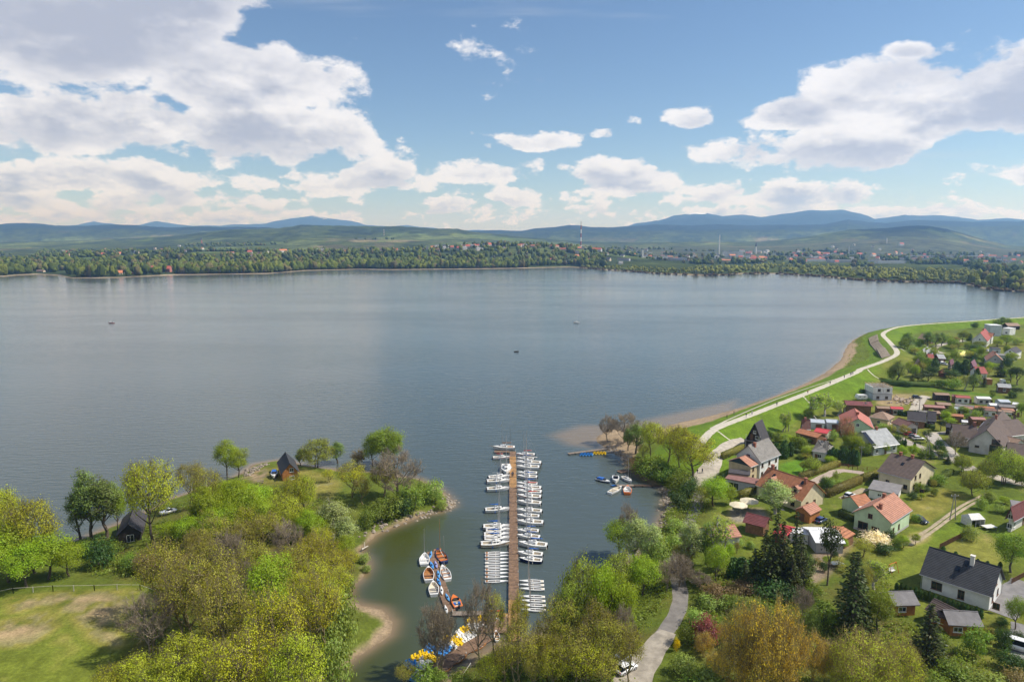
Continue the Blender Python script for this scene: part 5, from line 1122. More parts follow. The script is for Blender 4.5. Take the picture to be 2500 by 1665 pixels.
boat('canred', lambda: make_canoe(REDP), 'r6', (960, 882), (1105, 880), 4.4, 'red canoe lying on the link pontoon', 'canoe', None, .45)
boat('canorange', lambda: make_canoe(ORANGE), 'r6', (1925, 1470), (1932, 1370), 4.4, 'orange canoe standing on the ground in the thicket', 'canoe', None, 2.3, 2.2)
# pedal boats
PED = [((800, 990), 'y'), ((850, 975), 'y'), ((905, 965), 'y'), ((800, 1036), 'w'), ((850, 1028), 'w'), ((905, 1030), 'w'), ((730, 1075), 'y'), ((775, 1065), 'y'), ((690, 1105), 'w'), ((830, 1085), 'w'), ((780, 1125), 'w'), ((630, 1140), 'w'), ((725, 1155), 'w'), ((670, 1150), 'y'), ((570, 1165), 'y'), ((615, 1180), 'y'), ((675, 1195), 'y'), ((525, 1210), 'b'), ((570, 1222), 'b'), ((620, 1225), 'w'),
       ((400, 1245), 'b'), ((385, 1275), 'b'), ((440, 1270), 'b'), ((490, 1275), 'b'), ((540, 1265), 'b'), ((335, 1305), 'y'), ((370, 1320), 'y'), ((320, 1340), 'y'), ((260, 1345), 'y'), ((345, 1365), 'w'), ((430, 1330), 'y'), ((200, 1400), 'b'), ((255, 1405), 'b'), ((320, 1410), 'w'), ((270, 1535), 'b'), ((300, 1510), 'w')]
PC = {'y': (YELL, 'yellow'), 'w': (WHITE, 'white'), 'b': (PBLUE, 'blue')}
pcount = {}
for (x, y), c in sorted(PED, key=lambda q: (at('r6', *q[0], .3).xy - at('r6', 1210, 1000, .3).xy).length):
    p = at('r6', x, y, .3); q = at('r6', x + 40, y + 24, .3); dv = (at('r6', 690, 1270, .3) - at('r6', 470, 1440, .3)); dv = Vector((dv.y, -dv.x, 0)).normalized() * 1.4
    k = pcount[c] = pcount.get(c, -1) + 1
    o = boat('ped' + c, lambda c=c: make_pedalo(PC[c][0], PC[c][0]), 'r6', (x, y), (x + 1, y), None, '%s pedal boat at the brown pontoon, %s of its colour from the long jetty' % (PC[c][1], ORD[k]), 'pedal boat', '%s pedal boats at the brown pontoon' % PC[c][1])
    put(o, p - dv, p + dv, 0.0); o.rotation_euler[2] += random.Random(x).uniform(-.3, .3)
for i, x in enumerate((1012, 1040, 1068, 1096)):
    boat('pedb', None, 'r5', (x - 8, 312), (x + 4, 278), None, 'blue pedal boat, %s from the outer end of the spit jetty' % ORD[i], 'pedal boat', 'pedal boats at the spit jetty', 0, .3)
for i, x in enumerate((1130, 1158, 1186, 1214)):
    boat('pedy', None, 'r5', (x - 8, 300), (x + 4, 266), None, 'yellow pedal boat, %s from the blue ones at the spit jetty' % ORD[i], 'pedal boat', 'pedal boats at the spit jetty', 0, .3)
# wooden rowing boats by the pontoon
for s, b, lb in [((590, 1385), (755, 1300), 'brown wooden rowing boat with pale interior, beside the pedal boat pontoon'), ((495, 1470), (620, 1390), 'brown wooden rowing boat nearest the bank under the leafless trees'), ((780, 1260), (940, 1190), 'brown wooden rowing boat close to the boarding platform')]:
    boat('rowt', lambda: make_rowboat('rowing_boat', 4.8, 1.6, TEAK, WHITEC, WHITE, 3), 'r6', s, b, 4.8, lb, 'rowing boat')
for s, b, lb in [((1065, 1045), (1045, 945), 'white rowing boat at the inner corner of the boarding platform'), ((1050, 1165), (1035, 1065), 'white rowing boat nearest the bank beside the boarding platform')]:
    boat('roww', lambda: make_rowboat('rowing_boat', 4.4, 1.4, WHITE, CREAM, TEAK, 3), 'r6', s, b, 4.4, lb, 'rowing boat')
# small dock boats
boat('mcr', lambda: make_motorboat('cabin_motorboat', 6.0, WHITE, NAVY, BLUEC, 2.3), 'r5', (1148, 515), (1265, 548), 6.0, 'white and navy motorboat under a blue canvas cover', 'motorboat')
boat('mwh', lambda: make_motorboat('motorboat', 4.2, WHITE, WHITE, None, 1.8), 'r5', (1318, 500), (1318, 552), 4.2, 'short white open motorboat moored behind the small dock', 'motorboat')
boat('ydk', lambda: make_yacht(5.6, boomcov=False), 'r5', (1385, 500), (1462, 548), 5.6, 'white sailing yacht moored alone behind the small dock', 'yacht')
boat('mw2', lambda: make_rowboat('day_boat', 4.8, 1.7, WHITE, CREAM, FLOATG, 2, 0, .75), 'r5', (1262, 650), (1370, 595), 4.8, 'white open boat lying off the head of the small dock', 'boat')
boat('mred', lambda: make_rowboat('rowing_boat', 3.8, 1.7, ORANGE, WHITE, FLOATG, 2, 0, .8), 'r5', (1425, 655), (1427, 592), 3.8, 'orange-red rowing boat at the small dock', 'rowing boat')
boat('mbl', lambda: make_rowboat('rowing_boat', 3.0, 1.5, NAVY, PBLUE, FLOATG, 1, 0, .9), 'r5', (1275, 575), (1325, 572), 3.0, 'small dark blue boat tied to the head of the small dock', 'boat')
# boats far out on the lake
boat('far1', lambda: make_motorboat('motorboat', 5.0, WHITE, REDP, WHITEC, 2.0), 'v', (251, 742), (263, 742), None, 'small red and white motorboat far out on the lake', 'motorboat', None, 0, .3)
boat('far2', lambda: make_yacht(5.0, cover=WHITEC, name='sailing_boat'), 'v', (1322, 742), (1329, 742), None, 'small white sailing boat far out on the lake', 'sailing boat', None, 0, .3)
boat('far3', lambda: make_rowboat('rowing_boat', 3.2, 1.1, DWOOD, DWOOD, TEAK, 3), 'v', (1183, 808), (1191, 808), None, 'tiny dark rowing boat alone on the open lake', 'rowing boat', None, 0, .3)
# ================================================================ ROADS AND PATHS
def strip(name, pts, w, m, lift=.07, kind='structure', label=None, parent=None, smooth=2, samples=1.6):
    pl = smooth_line([(p[0], p[1]) for p in pts], smooth); out = []
    for a, b in zip(pl[:-1], pl[1:]):
        L = math.hypot(b[0] - a[0], b[1] - a[1]); k = max(1, int(L / samples)); out += [(a[0] + (b[0] - a[0]) * i / k, a[1] + (b[1] - a[1]) * i / k) for i in range(k)]
    out.append(pl[-1]); wf = w if callable(w) else (lambda t: w); V = []; n = len(out); K = 5
    for i, p in enumerate(out):
        a = out[max(i - 1, 0)]; b = out[min(i + 1, n - 1)]; d = Vector((b[0] - a[0], b[1] - a[1])); d.normalize() if d.length > 1e-6 else None
        ww = wf(i / (n - 1)) * (1 + .05 * math.sin(i * 1.7))
        for j in range(K):
            s = (j / (K - 1) - .5) * ww; x, y = p[0] - d.y * s, p[1] + d.x * s; V.append((x, y, max(Z(x, y), .05) + lift - (.05 if j in (0, K - 1) else 0)))
    o = bpy.data.objects.new(name, np_mesh(name, V, grid_faces(n, K)[:, ::-1], [m], True)); link(o, parent); tag(o, label, kind=kind); return o
ASPH = mat('asphalt_grey', (0.20, 0.19, 0.185), .95, .18, .5, .3, 12)
GRAV = mat('gravel_pale', (0.38, 0.34, 0.28), .97, .2, .6, .4, 10)
CONC = mat('concrete_path', (0.46, 0.42, 0.34), .95, .12, .5, .2, 10)
DIRT = mat('dirt_track', (0.33, 0.27, 0.18), .97, .22, .8, .4, 9)
PAVE = mat('paving_pink', (0.36, 0.29, 0.24), .9, .15, 1.5, .2, 12)
def pts(*spec, z=2.1):
    out = []; reg = None
    for p in spec:
        if isinstance(p, str): reg = p
        else: q = on(reg, p[0], p[1]); out.append((q.x, q.y))
    return out
strip('dike_path', crest, 3.1, CONC, .07, smooth=0)
strip('shore_footpath', pts('r1', (335, 770), (480, 700), (740, 583), (1000, 475), (1300, 372), (1500, 312), (1680, 240)), 1.3, CONC)
strip('lane', pts('v', (1405, 1680), (1440, 1590), (1490, 1500), (1528, 1455), (1555, 1415), (1566, 1378), (1560, 1335), (1545, 1295), (1545, 1260), (1580, 1213), (1604, 1150), (1612, 1110)), lambda t: 3.2, mat('lane_grey', (0.18, 0.165, 0.15), .95, .2, .5, .3, 12))
strip('gravel_apron', pts('v', (1400, 1690), (1430, 1610), (1465, 1545), (1500, 1495), (1535, 1452)), lambda t: 8.0 - 4.8 * t, mat('gravel_lane', (0.30, 0.265, 0.215), .97, .25, .5, .4, 10), .11)
strip('gravel_yard', pts('r1', (190, 1330), (270, 1230), (330, 1130), (380, 1040), (430, 975), (530, 905), (660, 875)), lambda t: 9.0 - 5.5 * min(t * 1.6, 1), GRAV, .09)
for k, dy in enumerate((-4, 30)):
    strip('wheel_track', pts('r4', (470, 610 + dy), (590, 545 + dy), (680, 480 + dy), (770, 412 + dy), (880, 345 + dy * .8), (1000, 292 + dy * .7)), .85, DIRT, .06)
strip('village_street', pts('r2', (540, 1240), (640, 1290), (760, 1340), (900, 1390), (1060, 1440), (1180, 1500), (1280, 1568)), 5.0, mat('street_beige', (0.34, 0.30, 0.255), .95, .15, .5, .2, 12), .07)
strip('side_street', pts('r2', (870, 1205), (900, 1250), (960, 1310), (1030, 1370), (1090, 1440)), 5.0, mat('street_pale', (0.36, 0.33, 0.29), .95, .15, .5), .10)
strip('driveway', pts('r2', (1080, 1195), (980, 1205), (880, 1210)), 3.0, GRAV, .13)
strip('driveway', pts('r4', (1290, 900), (1200, 970), (1120, 1040), (1060, 1100)), lambda t: 6.5, ASPH, .08)
strip('driveway', pts('r1', (1310, 1285), (1440, 1220), (1560, 1165), (1700, 1180), (1800, 1195)), 3.0, PAVE, .09)
strip('driveway', pts('r1', (1590, 1440), (1700, 1390), (1810, 1345)), 2.2, DIRT, .06)
strip('driveway', pts('r4', (1030, 170), (1120, 200), (1280, 235)), 5.0, GRAV, .08)
strip('upper_street', pts('r2', (1000, 440), (930, 430), (890, 400), (930, 370), (1050, 340), (1190, 318)), 4.5, GRAV, .08)
strip('building_site_track', pts('r2', (720, 990), (750, 930), (770, 880), (830, 850)), 4.5, GRAV, .08)
strip('site_road', pts('r4', (1249, 1180), (1235, 1300), (1260, 1420)), 4.0, ASPH, .08)
for spec in [('r1', (400, 795), (470, 845), (535, 890)), ('r1', (1210, 460), (1250, 490), (1285, 520)), ('r2', (265, 595), (320, 650), (380, 685)), ('r2', (560, 380), (620, 420), (680, 440))]:
    strip('dike_drain', pts(*spec), .8, CONC, .07, samples=1.0)
def revetment():
    a = [on('r2', *p) for p in ((275, 300), (292, 360), (350, 425), (402, 492))]; b = [on('r2', *p) for p in ((362, 262), (372, 325), (432, 400), (490, 470))]
    e = empty('stone_revetment', a[0]); tag(e, 'stepped brown stone revetment on the lake side of the dike', 'revetment'); o = e.location
    st = mat('revetment_stone', (0.22, 0.18, 0.135), .95, .35, .8, .6, 5)
    for k in range(7):
        for i in range(3):
            q = [a[i].lerp(b[i], k / 7), a[i + 1].lerp(b[i + 1], k / 7), a[i + 1].lerp(b[i + 1], (k + .93) / 7), a[i].lerp(b[i], (k + .93) / 7)]; m = MB(); zt = max(Z(v.x, v.y) for v in q) + .22
            m.hull([(v.x - o.x, v.y - o.y, Z(v.x, v.y) - .4 - o.z) for v in q], [(v.x - o.x, v.y - o.y, zt - o.z) for v in q]); m.build('step', st, e)
revetment()

# ================================================================ BUILDINGS
def wallm(n, c): return mat('wall_' + n, c, .9, .13, .45, .15, 20)
WALLS = {'white': wallm('white', (.70, .69, .66)), 'offwhite': wallm('offwhite', (.58, .55, .50)), 'cream': wallm('cream', (.62, .54, .36)), 'green': wallm('green', (.46, .58, .38)), 'beige': wallm('beige', (.55, .44, .28)),
         'grey': wallm('grey', (.38, .37, .36)), 'lgrey': wallm('lgrey', (.52, .53, .55)), 'wood': mat('timber_brown', (.20, .105, .055), .8, .25, 2.5, .4, 8), 'owood': mat('timber_orange', (.36, .15, .045), .75, .2, 2.5, .4, 8), 'dark': mat('timber_dark', (.045, .035, .03), .8, .2, 2), 'teal': mat('gable_teal', (.035, .06, .06), .8), 'brick': mat('brick_red', (.28, .11, .07), .9, .2, 3)}
def roofm(n, c, tile=True):
    key = 'roof_' + n
    if key in MATS: return MATS[key]
    m = mat(key, c, .75, .16, .9, 0, 8)
    if tile:
        nn = NT(m.node_tree); b = nn.n['Principled BSDF']; tc = nn.add('ShaderNodeTexCoord'); w = nn.add('ShaderNodeTexWave', wave_type='BANDS', bands_direction='Z'); w.inputs['Scale'].default_value = 1.35; w.inputs['Distortion'].default_value = .4; nn.l.new(tc.outputs['Object'], w.inputs['Vector'])
        w2 = nn.add('ShaderNodeTexWave', wave_type='BANDS', bands_direction='X'); w2.inputs['Scale'].default_value = 1.1; nn.l.new(tc.outputs['Object'], w2.inputs['Vector'])
        old = b.inputs['Base Color'].links[0].from_socket; nn.l.new(nn.vmath('SCALE', old, nn.ramp(w.outputs['Fac'], .0, .45, .62, 1.06)), b.inputs['Base Color'])
        bp = nn.add('ShaderNodeBump'); bp.inputs['Strength'].default_value = .8; bp.inputs['Distance'].default_value = .06; nn.l.new(nn.math('ADD', w.outputs['Fac'], nn.math('MULTIPLY', w2.outputs['Fac'], .5)), bp.inputs['Height']); nn.l.new(bp.outputs[0], b.inputs['Normal'])
    return m
RF = {'char': roofm('charcoal', (.045, .047, .052)), 'salmon': roofm('salmon', (.40, .19, .125)), 'orange': roofm('orange', (.38, .155, .075)), 'brown': roofm('brown', (.115, .082, .068)), 'grey': roofm('grey', (.22, .205, .185)), 'lgrey': roofm('lightgrey', (.36, .37, .37)), 'red': roofm('red', (.34, .085, .07)), 'pink': roofm('pink', (.36, .18, .155)), 'maroon': roofm('maroon', (.17, .05, .05)), 'dark': roofm('dark', (.055, .05, .055)), 'purple': roofm('purple', (.20, .09, .12)),
      'metal': mat('roof_metal', (.50, .54, .58), .4, .08, .6, metal=.2), 'felt': mat('roof_felt', (.19, .18, .18), .9, .15, .8), 'bright': mat('roof_brightred', (.46, .05, .06), .7), 'white': mat('roof_white', (.68, .68, .68), .6), 'bbrown': roofm('brownred', (.20, .105, .085)), 'tan': roofm('tan', (.30, .20, .14))}
WFR = mat('window_frame_white', (.72, .72, .70), .5); WFB = mat('window_frame_brown', (.14, .07, .04), .6)
PANE = mat('window_pane', (.02, .024, .03), .06, .2, 1, spec=.7)
BRICK = WALLS['brick']
def opening(parent, fr, x, z, w, h, kind='window', frame=WFR):
    """fr maps (along, out, up) on a facade to the building's frame"""
    f = MB(); t = .09
    for (x0, x1, z0, z1) in ((x - w / 2, x - w / 2 + t, z, z + h), (x + w / 2 - t, x + w / 2, z, z + h), (x - w / 2 + t, x + w / 2 - t, z, z + t), (x - w / 2 + t, x + w / 2 - t, z + h - t, z + h)):
        f.hull([fr(x0, -.05, z0), fr(x1, -.05, z0), fr(x1, .05, z0), fr(x0, .05, z0)], [fr(x0, -.05, z1), fr(x1, -.05, z1), fr(x1, .05, z1), fr(x0, .05, z1)])
    if kind == 'window': f.hull([fr(x - .03, -.05, z + t), fr(x + .03, -.05, z + t), fr(x + .03, .04, z + t), fr(x - .03, .04, z + t)], [fr(x - .03, -.05, z + h - t), fr(x + .03, -.05, z + h - t), fr(x + .03, .04, z + h - t), fr(x - .03, .04, z + h - t)])
    if kind == 'window': f.hull([fr(x - w / 2 - .08, -.05, z - .09), fr(x + w / 2 + .08, -.05, z - .09), fr(x + w / 2 + .08, .14, z - .09), fr(x - w / 2 - .08, .14, z - .09)], [fr(x - w / 2 - .08, -.05, z - .01), fr(x + w / 2 + .08, -.05, z - .01), fr(x + w / 2 + .08, .14, z - .01), fr(x - w / 2 - .08, .14, z - .01)])
    o = f.build(kind, frame, parent); p = MB(); a = [fr(x - w / 2 + t, .015, z + t), fr(x + w / 2 - t, .015, z + t), fr(x + w / 2 - t, .015, z + h - t), fr(x - w / 2 + t, .015, z + h - t)]; p.poly(a)
    p.build('pane' if kind == 'window' else 'leaf', PANE if kind == 'window' else frame, o); return o
def house(name, label, reg, O, R, C, he, rise, wall, roof, over=.4, win='auto', chim=(), hip=0.0, cat='house', gable=None, frame=WFR, door=True, zg=None, skylights=(), slab=.16, storeys=None, group=None, plinth=None, chimm=None):
    zb = 2.1 if zg is None else zg
    o = at(reg, *O, zb + he); r = at(reg, *R, zb + he)
    u = Vector((r.x - o.x, r.y - o.y, 0)); L = u.length; u.normalize(); nv = Vector((-u.y, u.x, 0))
    if isinstance(C, tuple): c = at(reg, *C, zb + he); wv = (Vector((c.x, c.y, 0)) - Vector((o.x, o.y, 0))).dot(nv)
    else: wv = C
    W = abs(wv); s = 1 if wv > 0 else -1
    # local frame: x along the ridge, y across (mirrored when the far side lies to the right)
    if s < 0: o = r; u = -u; nv = -nv; 
    org = Vector((o.x, o.y, 0)); mid = org + u * L / 2 + nv * W / 2; zz = min(Z(*(org + u * a + nv * b)[:2]) for a in (0, L) for b in (0, W)) if zg is None else zg
    e = empty(name, (o.x, o.y, zb), math.atan2(u.y, u.x)); dz = min(zz - zb, 0) - .25; i = over
    wl = WALLS[wall] if isinstance(wall, str) else wall; rf = RF[roof] if isinstance(roof, str) else roof
    x0, x1, y0, y1 = i, L - i, i, W - i; hh = he + rise * i / (W / 2) if rise else he
    m = MB(); gm = WALLS[gable] if gable else wl
    if rise and not hip:
        zr = he + rise - .02
        m.hull([(x0, y0, dz), (x1, y0, dz), (x1, y1, dz), (x0, y1, dz)], [(x0, y0, hh - .02), (x1, y0, hh - .02), (x1, y1, hh - .02), (x0, y1, hh - .02)])
        g = MB(); g.hull([(x0, y0, hh - .03), (x0, y1, hh - .03), (x0, W / 2, zr - .05)], [(x1, y0, hh - .03), (x1, y1, hh - .03), (x1, W / 2, zr - .05)])
        m.build('wall', wl, e); g.build('gable', gm, e)
    else:
        m.box(x0, x1, y0, y1, dz, he - .01); m.build('wall', wl, e)
    if plinth: p = MB(); p.box(x0 - .04, x1 + .04, y0 - .04, y1 + .04, dz, .5); p.build('plinth', WALLS[plinth], e)
    rm = MB(); t = slab
    if not rise: rm.box(0, L, 0, W, he, he + t + .1)
    else:
        k = hip * W / 2
        def sl(pa, pb, pc, pd):
            rm.hull([pa, pb, pc, pd], [(q[0], q[1], q[2] + t) for q in (pa, pb, pc, pd)])
        zr = he + rise
        sl((0, 0, he), (L, 0, he), (L - k, W / 2, zr), (k, W / 2, zr)); sl((L, W, he), (0, W, he), (k, W / 2, zr), (L - k, W / 2, zr))
        if hip:
            rm.hull([(0, W, he), (0, 0, he), (k, W / 2, zr)], [(0, W, he + t), (0, 0, he + t), (k, W / 2, zr + t)]); rm.hull([(L, 0, he), (L, W, he), (L - k, W / 2, zr)], [(L, 0, he + t), (L, W, he + t), (L - k, W / 2, zr + t)])
    ro = rm.build('roof', rf, e)
    if rise: g = MB(); g.tube((hip * W / 2, W / 2, he + rise + t), (L - hip * W / 2, W / 2, he + rise + t), .11, n=6); g.build('ridge_cap', rf, ro)
    if rise and cat in ('house', 'cabin', 'lodge', 'hall', 'garage'):
        for yy_ in (-.07, W + .07): g = MB(); g.tube((0, yy_, he + .06), (L, yy_, he + .06), .08, n=6); g.build('gutter', ALU if cat == 'house' else WFB, ro)
        for (xx_, yy_) in ((i * .7, -.02), (L - i * .7, W + .02)): g = MB(); g.tube((xx_, yy_ + (i - .08 if yy_ < 1 else -i + .08), -.1), (xx_, yy_ + (i - .08 if yy_ < 1 else -i + .08), he), .05, n=5); g.build('downpipe', ALU if cat == 'house' else WFB, e)
    for (tx, ty, hc) in chim:
        zc = he + rise * (1 - abs(ty - .5) * 2); c = MB(); c.box(L * tx - .35, L * tx + .35, W * ty - .35, W * ty + .35, zc - .3, zc + hc); c.box(L * tx - .45, L * tx + .45, W * ty - .45, W * ty + .45, zc + hc, zc + hc + .12); c.build('chimney', chimm or BRICK, ro)
    for (tx, ty) in skylights:
        nrm = Vector((0, -rise, W / 2)).normalized() if ty < .5 else Vector((0, rise, W / 2)).normalized(); c = Vector((L * tx, W * ty, he + t + rise * (1 - abs(ty - .5) * 2) + .05)); up = Vector((0, W / 2, rise)).normalized() if ty < .5 else Vector((0, -W / 2, rise)).normalized(); q = MB(); xx = Vector((.4, 0, 0)); uu = up * .6
        q.hull([c - xx - uu, c + xx - uu, c + xx + uu, c - xx + uu], [c - xx - uu + nrm * .07, c + xx - uu + nrm * .07, c + xx + uu + nrm * .07, c - xx + uu + nrm * .07]); q.build('skylight', GLASSD, ro)
    fr = {'front': lambda a, b, z: (a, y0 - b, z), 'back': lambda a, b, z: (L - a, y1 + b, z), 'end0': lambda a, b, z: (x0 - b, W - a, z), 'end1': lambda a, b, z: (x1 + b, a, z)}
    if s < 0: fr['end0'], fr['end1'] = fr['end1'], fr['end0']
    if win == 'auto':
        win = []; st = storeys or max(1, int((he + .3) / 2.7))
        for face, ln in (('front', L), ('end0', W), ('end1', W), ('back', L)):
            n = max(1, int((ln - 1.5) / 3.4))
            for f in range(st):
                for k in range(n):
                    if face == 'front' and f == 0 and k == n // 2 and door and n > 1: continue
                    win.append((face, ln * (k + .5) / n, .9 + 2.7 * f, 1.15, 1.25))
            if face.startswith('end') and rise > 2.2: win.append((face, ln / 2, he + .35, 1.1, 1.2))
        if door: win.append(('front', L * ((max(1, int((L - 1.5) / 3.4)) // 2 + .5) / max(1, int((L - 1.5) / 3.4))) if L > 6 else L * .3, .05, 1.0, 2.05, 'door'))
    for w in win:
        face, a, z, ww, h = w[:5]; opening(e, fr[face], a, z, ww, h, w[5] if len(w) > 5 else 'window', w[6] if len(w) > 6 else (frame if len(w) < 6 else WFB))
    tag(e, label, cat, group); e['_d'] = 0; del e['_d']
    HOUSES[label] = (e, L, W); return e
HOUSES = {}
# --- the near village
h1 = house('house', 'white house with charcoal tiled roof and tall chimney', 'r4', (540, 838), (1035, 996), 10.5, 3.1, 4.4, 'white', 'char', .5, [('front', 3.2, .75, 2.0, 1.7), ('front', 7.6, .5, 1.2, 1.9), ('front', 13.6, .8, 1.2, 1.3), ('end1', 3, .9, 1.2, 1.4), ('end1', 7, .9, 1.2, 1.4), ('end1', 5, 3.8, 1.2, 1.3), ('end0', 5, .1, 3.2, 2.2)], [(.63, .42, 1.9)], frame=WFB, skylights=((.47, .27), (.56, .40)), chimm=WALLS['offwhite'])
h2 = house('house', 'pale green house with salmon tiled roof', 'r4', (352, 497), (492, 405), (98, 412), 4.2, 3.3, 'green', 'salmon', .4, [('end0', 2.6, .3, 2.4, 2.2), ('end0', 5.6, .9, 1.8, 1.2), ('end0', 4.2, 3.9, 1.1, 1.2), ('front', 2.6, 1.0, 1.0, 1.4), ('front', 6, 1.0, 1.0, 1.4), ('end1', 4, 1, 1.2, 1.3)], [(.12, .36, 1.3), (.62, .55, 1.2)], frame=WFB, plinth='grey')
house('house_wing', 'low orange-tiled wing behind the pale green house', 'r4', (128, 382), (232, 365), 6.0, 3.6, 1.8, 'green', 'orange', .3, [('front', 2, 1, 1, 1.2)], door=False)
h3 = house('house', 'cream house with a wide brown roof', 'r4', (488, 202), (253, 140), (606, 112), 4.3, 4.0, 'cream', 'brown', .5, [('front', 3, 1.1, 1.1, 1.3), ('front', 8, 1.1, 1.1, 1.3), ('front', 12.5, 1.1, 1.1, 1.3), ('end1', 3, 1, 1.1, 1.3), ('end1', 7, 1, 1.1, 1.3), ('end1', 3.6, 3.6, 1.1, 1.3), ('end1', 6.6, 3.6, 1.1, 1.3), ('end0', 3, 1, 1.1, 1.3), ('end0', 7, 1, 1.1, 1.3), ('end0', 3.6, 3.6, 1.1, 1.3), ('end0', 6.6, 3.6, 1.1, 1.3)], [(.28, .5, 1.0), (.62, .5, 1.0)], frame=WFB, skylights=((.5, .3),))
house('garage', 'low white garage with flat grey roof below the cream house', 'r4', (190, 262), (395, 302), (300, 214), 2.5, 0, 'white', 'felt', .3, [('end1', 2.2, .1, 2.4, 2.1, 'door'), ('front', 3, 1, 1.0, .8)], cat='garage', door=False)
house('house', 'large white house with mossy grey roof', 'r1', (812, 1097), (1007, 1020), (640, 1000), 5.6, 4.4, 'white', 'grey', .5, 'auto', [(.22, .42, 1.2)], frame=WFB)
house('house', 'beige house with terracotta roof and teal gable', 'r1', (716, 1142), (792, 1113), (500, 1078), 5.0, 2.0, 'beige', 'salmon', .3, [('end0', 3, 1, 1, 1.2), ('end0', 6, 1, 1, 1.2), ('front', 2, 1, 1, 1.3), ('front', 2, 3.4, 1, 1.2)], gable='teal', frame=WFB, door=False)
house('annex', 'low annex with flat pinkish roof beside the beige house', 'r1', (468, 1250), (765, 1306), 5.0, 3.0, 0, 'grey', 'pink', .25, [('front', 2.6, .1, 3.0, 2.3), ('front', 7.5, 1.2, 1.4, .8)], cat='annex', door=False)
house('annex', 'dark flat-roofed terrace block between annex and beige house', 'r1', (500, 1196), (705, 1222), 4.0, 3.6, 0, 'beige', 'dark', .2, [('front', 2.6, 1.6, 1.6, 1.0), ('front', 5.5, 1.6, 1.6, 1.0)], cat='annex', door=False)
h5 = house('house', 'long cream house with orange tiled roof and two dormers', 'r1', (1205, 1472), (758, 1312), (1388, 1376), 3.0, 4.3, 'cream', 'orange', .5, [('front', 3, .8, 1.2, 1.3), ('front', 7, .8, 1.2, 1.3), ('front', 12, .8, 1.2, 1.3), ('end1', 3, .9, 1.1, 1.3), ('end0', 3.2, .9, 1.1, 1.3), ('end0', 6.5, .9, 1.1, 1.3)], [(.10, .5, 1.2), (.85, .42, 1.5)], frame=WFB, skylights=((.22, .34), (.80, .40)))
def dormer(e, L, W, he, rise, tx, w, roof):
    z0 = he + rise * .30; y = W * .15; m = MB(); m.hull([(L * tx - w / 2, y, z0), (L * tx + w / 2, y, z0), (L * tx + w / 2, W * .36, z0), (L * tx - w / 2, W * .36, z0)], [(L * tx - w / 2, y, z0 + 1.2), (L * tx + w / 2, y, z0 + 1.2), (L * tx + w / 2, W * .36, z0 + 1.2), (L * tx - w / 2, W * .36, z0 + 1.2)]); d = m.build('dormer', WALLS['cream'], e)
    r = MB(); a = w / 2 + .25
    for s in (-1, 1):
        q = [(L * tx + s * a, y - .3, z0 + 1.1), (L * tx, y - .3, z0 + 1.9), (L * tx, W * .46, z0 + 1.9), (L * tx + s * a, W * .40, z0 + 1.1)]; r.hull(q, [(p[0], p[1], p[2] + .12) for p in q])
    r.build('dormer_roof', RF[roof], d); opening(d, lambda x, b, z: (x, y - b, z), L * tx, z0 + .15, 1.0, .9, frame=WFB)
e5, L5, W5_ = HOUSES['long cream house with orange tiled roof and two dormers']
dormer(e5, L5, W5_, 3.0, 4.3, .26, 1.9, 'salmon'); dormer(e5, L5, W5_, 3.0, 4.3, .78, 1.9, 'salmon')
house('shed', 'brown timber shed with salmon roof beside the long orange-roofed house', 'r3', (1108, 196), (1203, 150), (985, 145), 2.4, 1.4, 'owood', 'salmon', .35, [('end0', 2, .1, 1.6, 2.0, 'door')], cat='shed', door=False)
# A-frame on a dark base by the dike
def a_frame(label, reg, base, Wd, Hh, Dp, rz, z0, roof, walls, name='a_frame_cabin', front=True):
    p = at(reg, *base, 2.1); p.z = Z(p.x, p.y); e = empty(name, p, rz); tag(e, label, 'cabin'); z0_ = z0
    if z0: b = MB(); b.box(-Wd / 2 - .6, Wd / 2 + .6, -.5, Dp + .5, -.3, z0); b.build('base_storey', WALLS['dark'], e)
    r = MB()
    for s in (-1, 1):
        q = [(s * Wd / 2, -.5, z0), (0, -.5, z0 + Hh), (0, Dp + .3, z0 + Hh), (s * Wd / 2, Dp + .3, z0)]; r.hull(q, [(v[0] + s * .15, v[1], v[2] + .12) for v in q])
    r.build('roof', RF[roof], e); w = MB(); k = .93
    w.hull([(-Wd / 2 * k, 0, z0), (Wd / 2 * k, 0, z0), (0, 0, z0 + Hh * k)], [(-Wd / 2 * k, Dp, z0), (Wd / 2 * k, Dp, z0), (0, Dp, z0 + Hh * k)]); w.build('wall', WALLS[walls], e)
    f = lambda a, b, z: (a, -b, z)
    opening(e, f, 0, z0 + Hh * .42, Wd * .18, 1.0); opening(e, f, -Wd * .18, z0 + .1, .9, 2.0, 'door', WFB); opening(e, f, Wd * .17, z0 + .5, 1.2, 1.2)
    if front:
        d = MB(); d.box(-Wd / 2, Wd / 2, -1.6, -.02, z0 - .14, z0 - .01); d.build('balcony', GREYW, e)
        for s in (-1, 1): q = MB(); q.tube((s * Wd * .44, -1.5, 0 if z0 else -.3), (s * Wd * .44, -1.5, z0 + 2.3), .07, n=5); q.build('post', WFR, e)
    return e
a_frame('dark A-frame house on a black base storey beside the dike', 'r1', (745, 975), 5.4, 6.0, 7.0, rad(-38), 3.4, 'dark', 'dark')
a_frame('brown A-frame cabin among pines in the upper village', 'r13', (330, 1015), 6.0, 6.5, 7.0, rad(-25), 0, 'tan', 'dark', front=False)
house('house', 'small green-walled house with brown-pink roof', 'r1', (1208, 782), (1292, 782), (1105, 770), 3.0, 3.6, 'green', 'bbrown', .3, 'auto', [(.4, .5, .8)])
house('shed', 'long open shed with worn orange roof', 'r1', (1140, 808), (1352, 862), 6.0, 2.6, 1.0, 'wood', 'orange', .3, [], cat='shed', door=False)
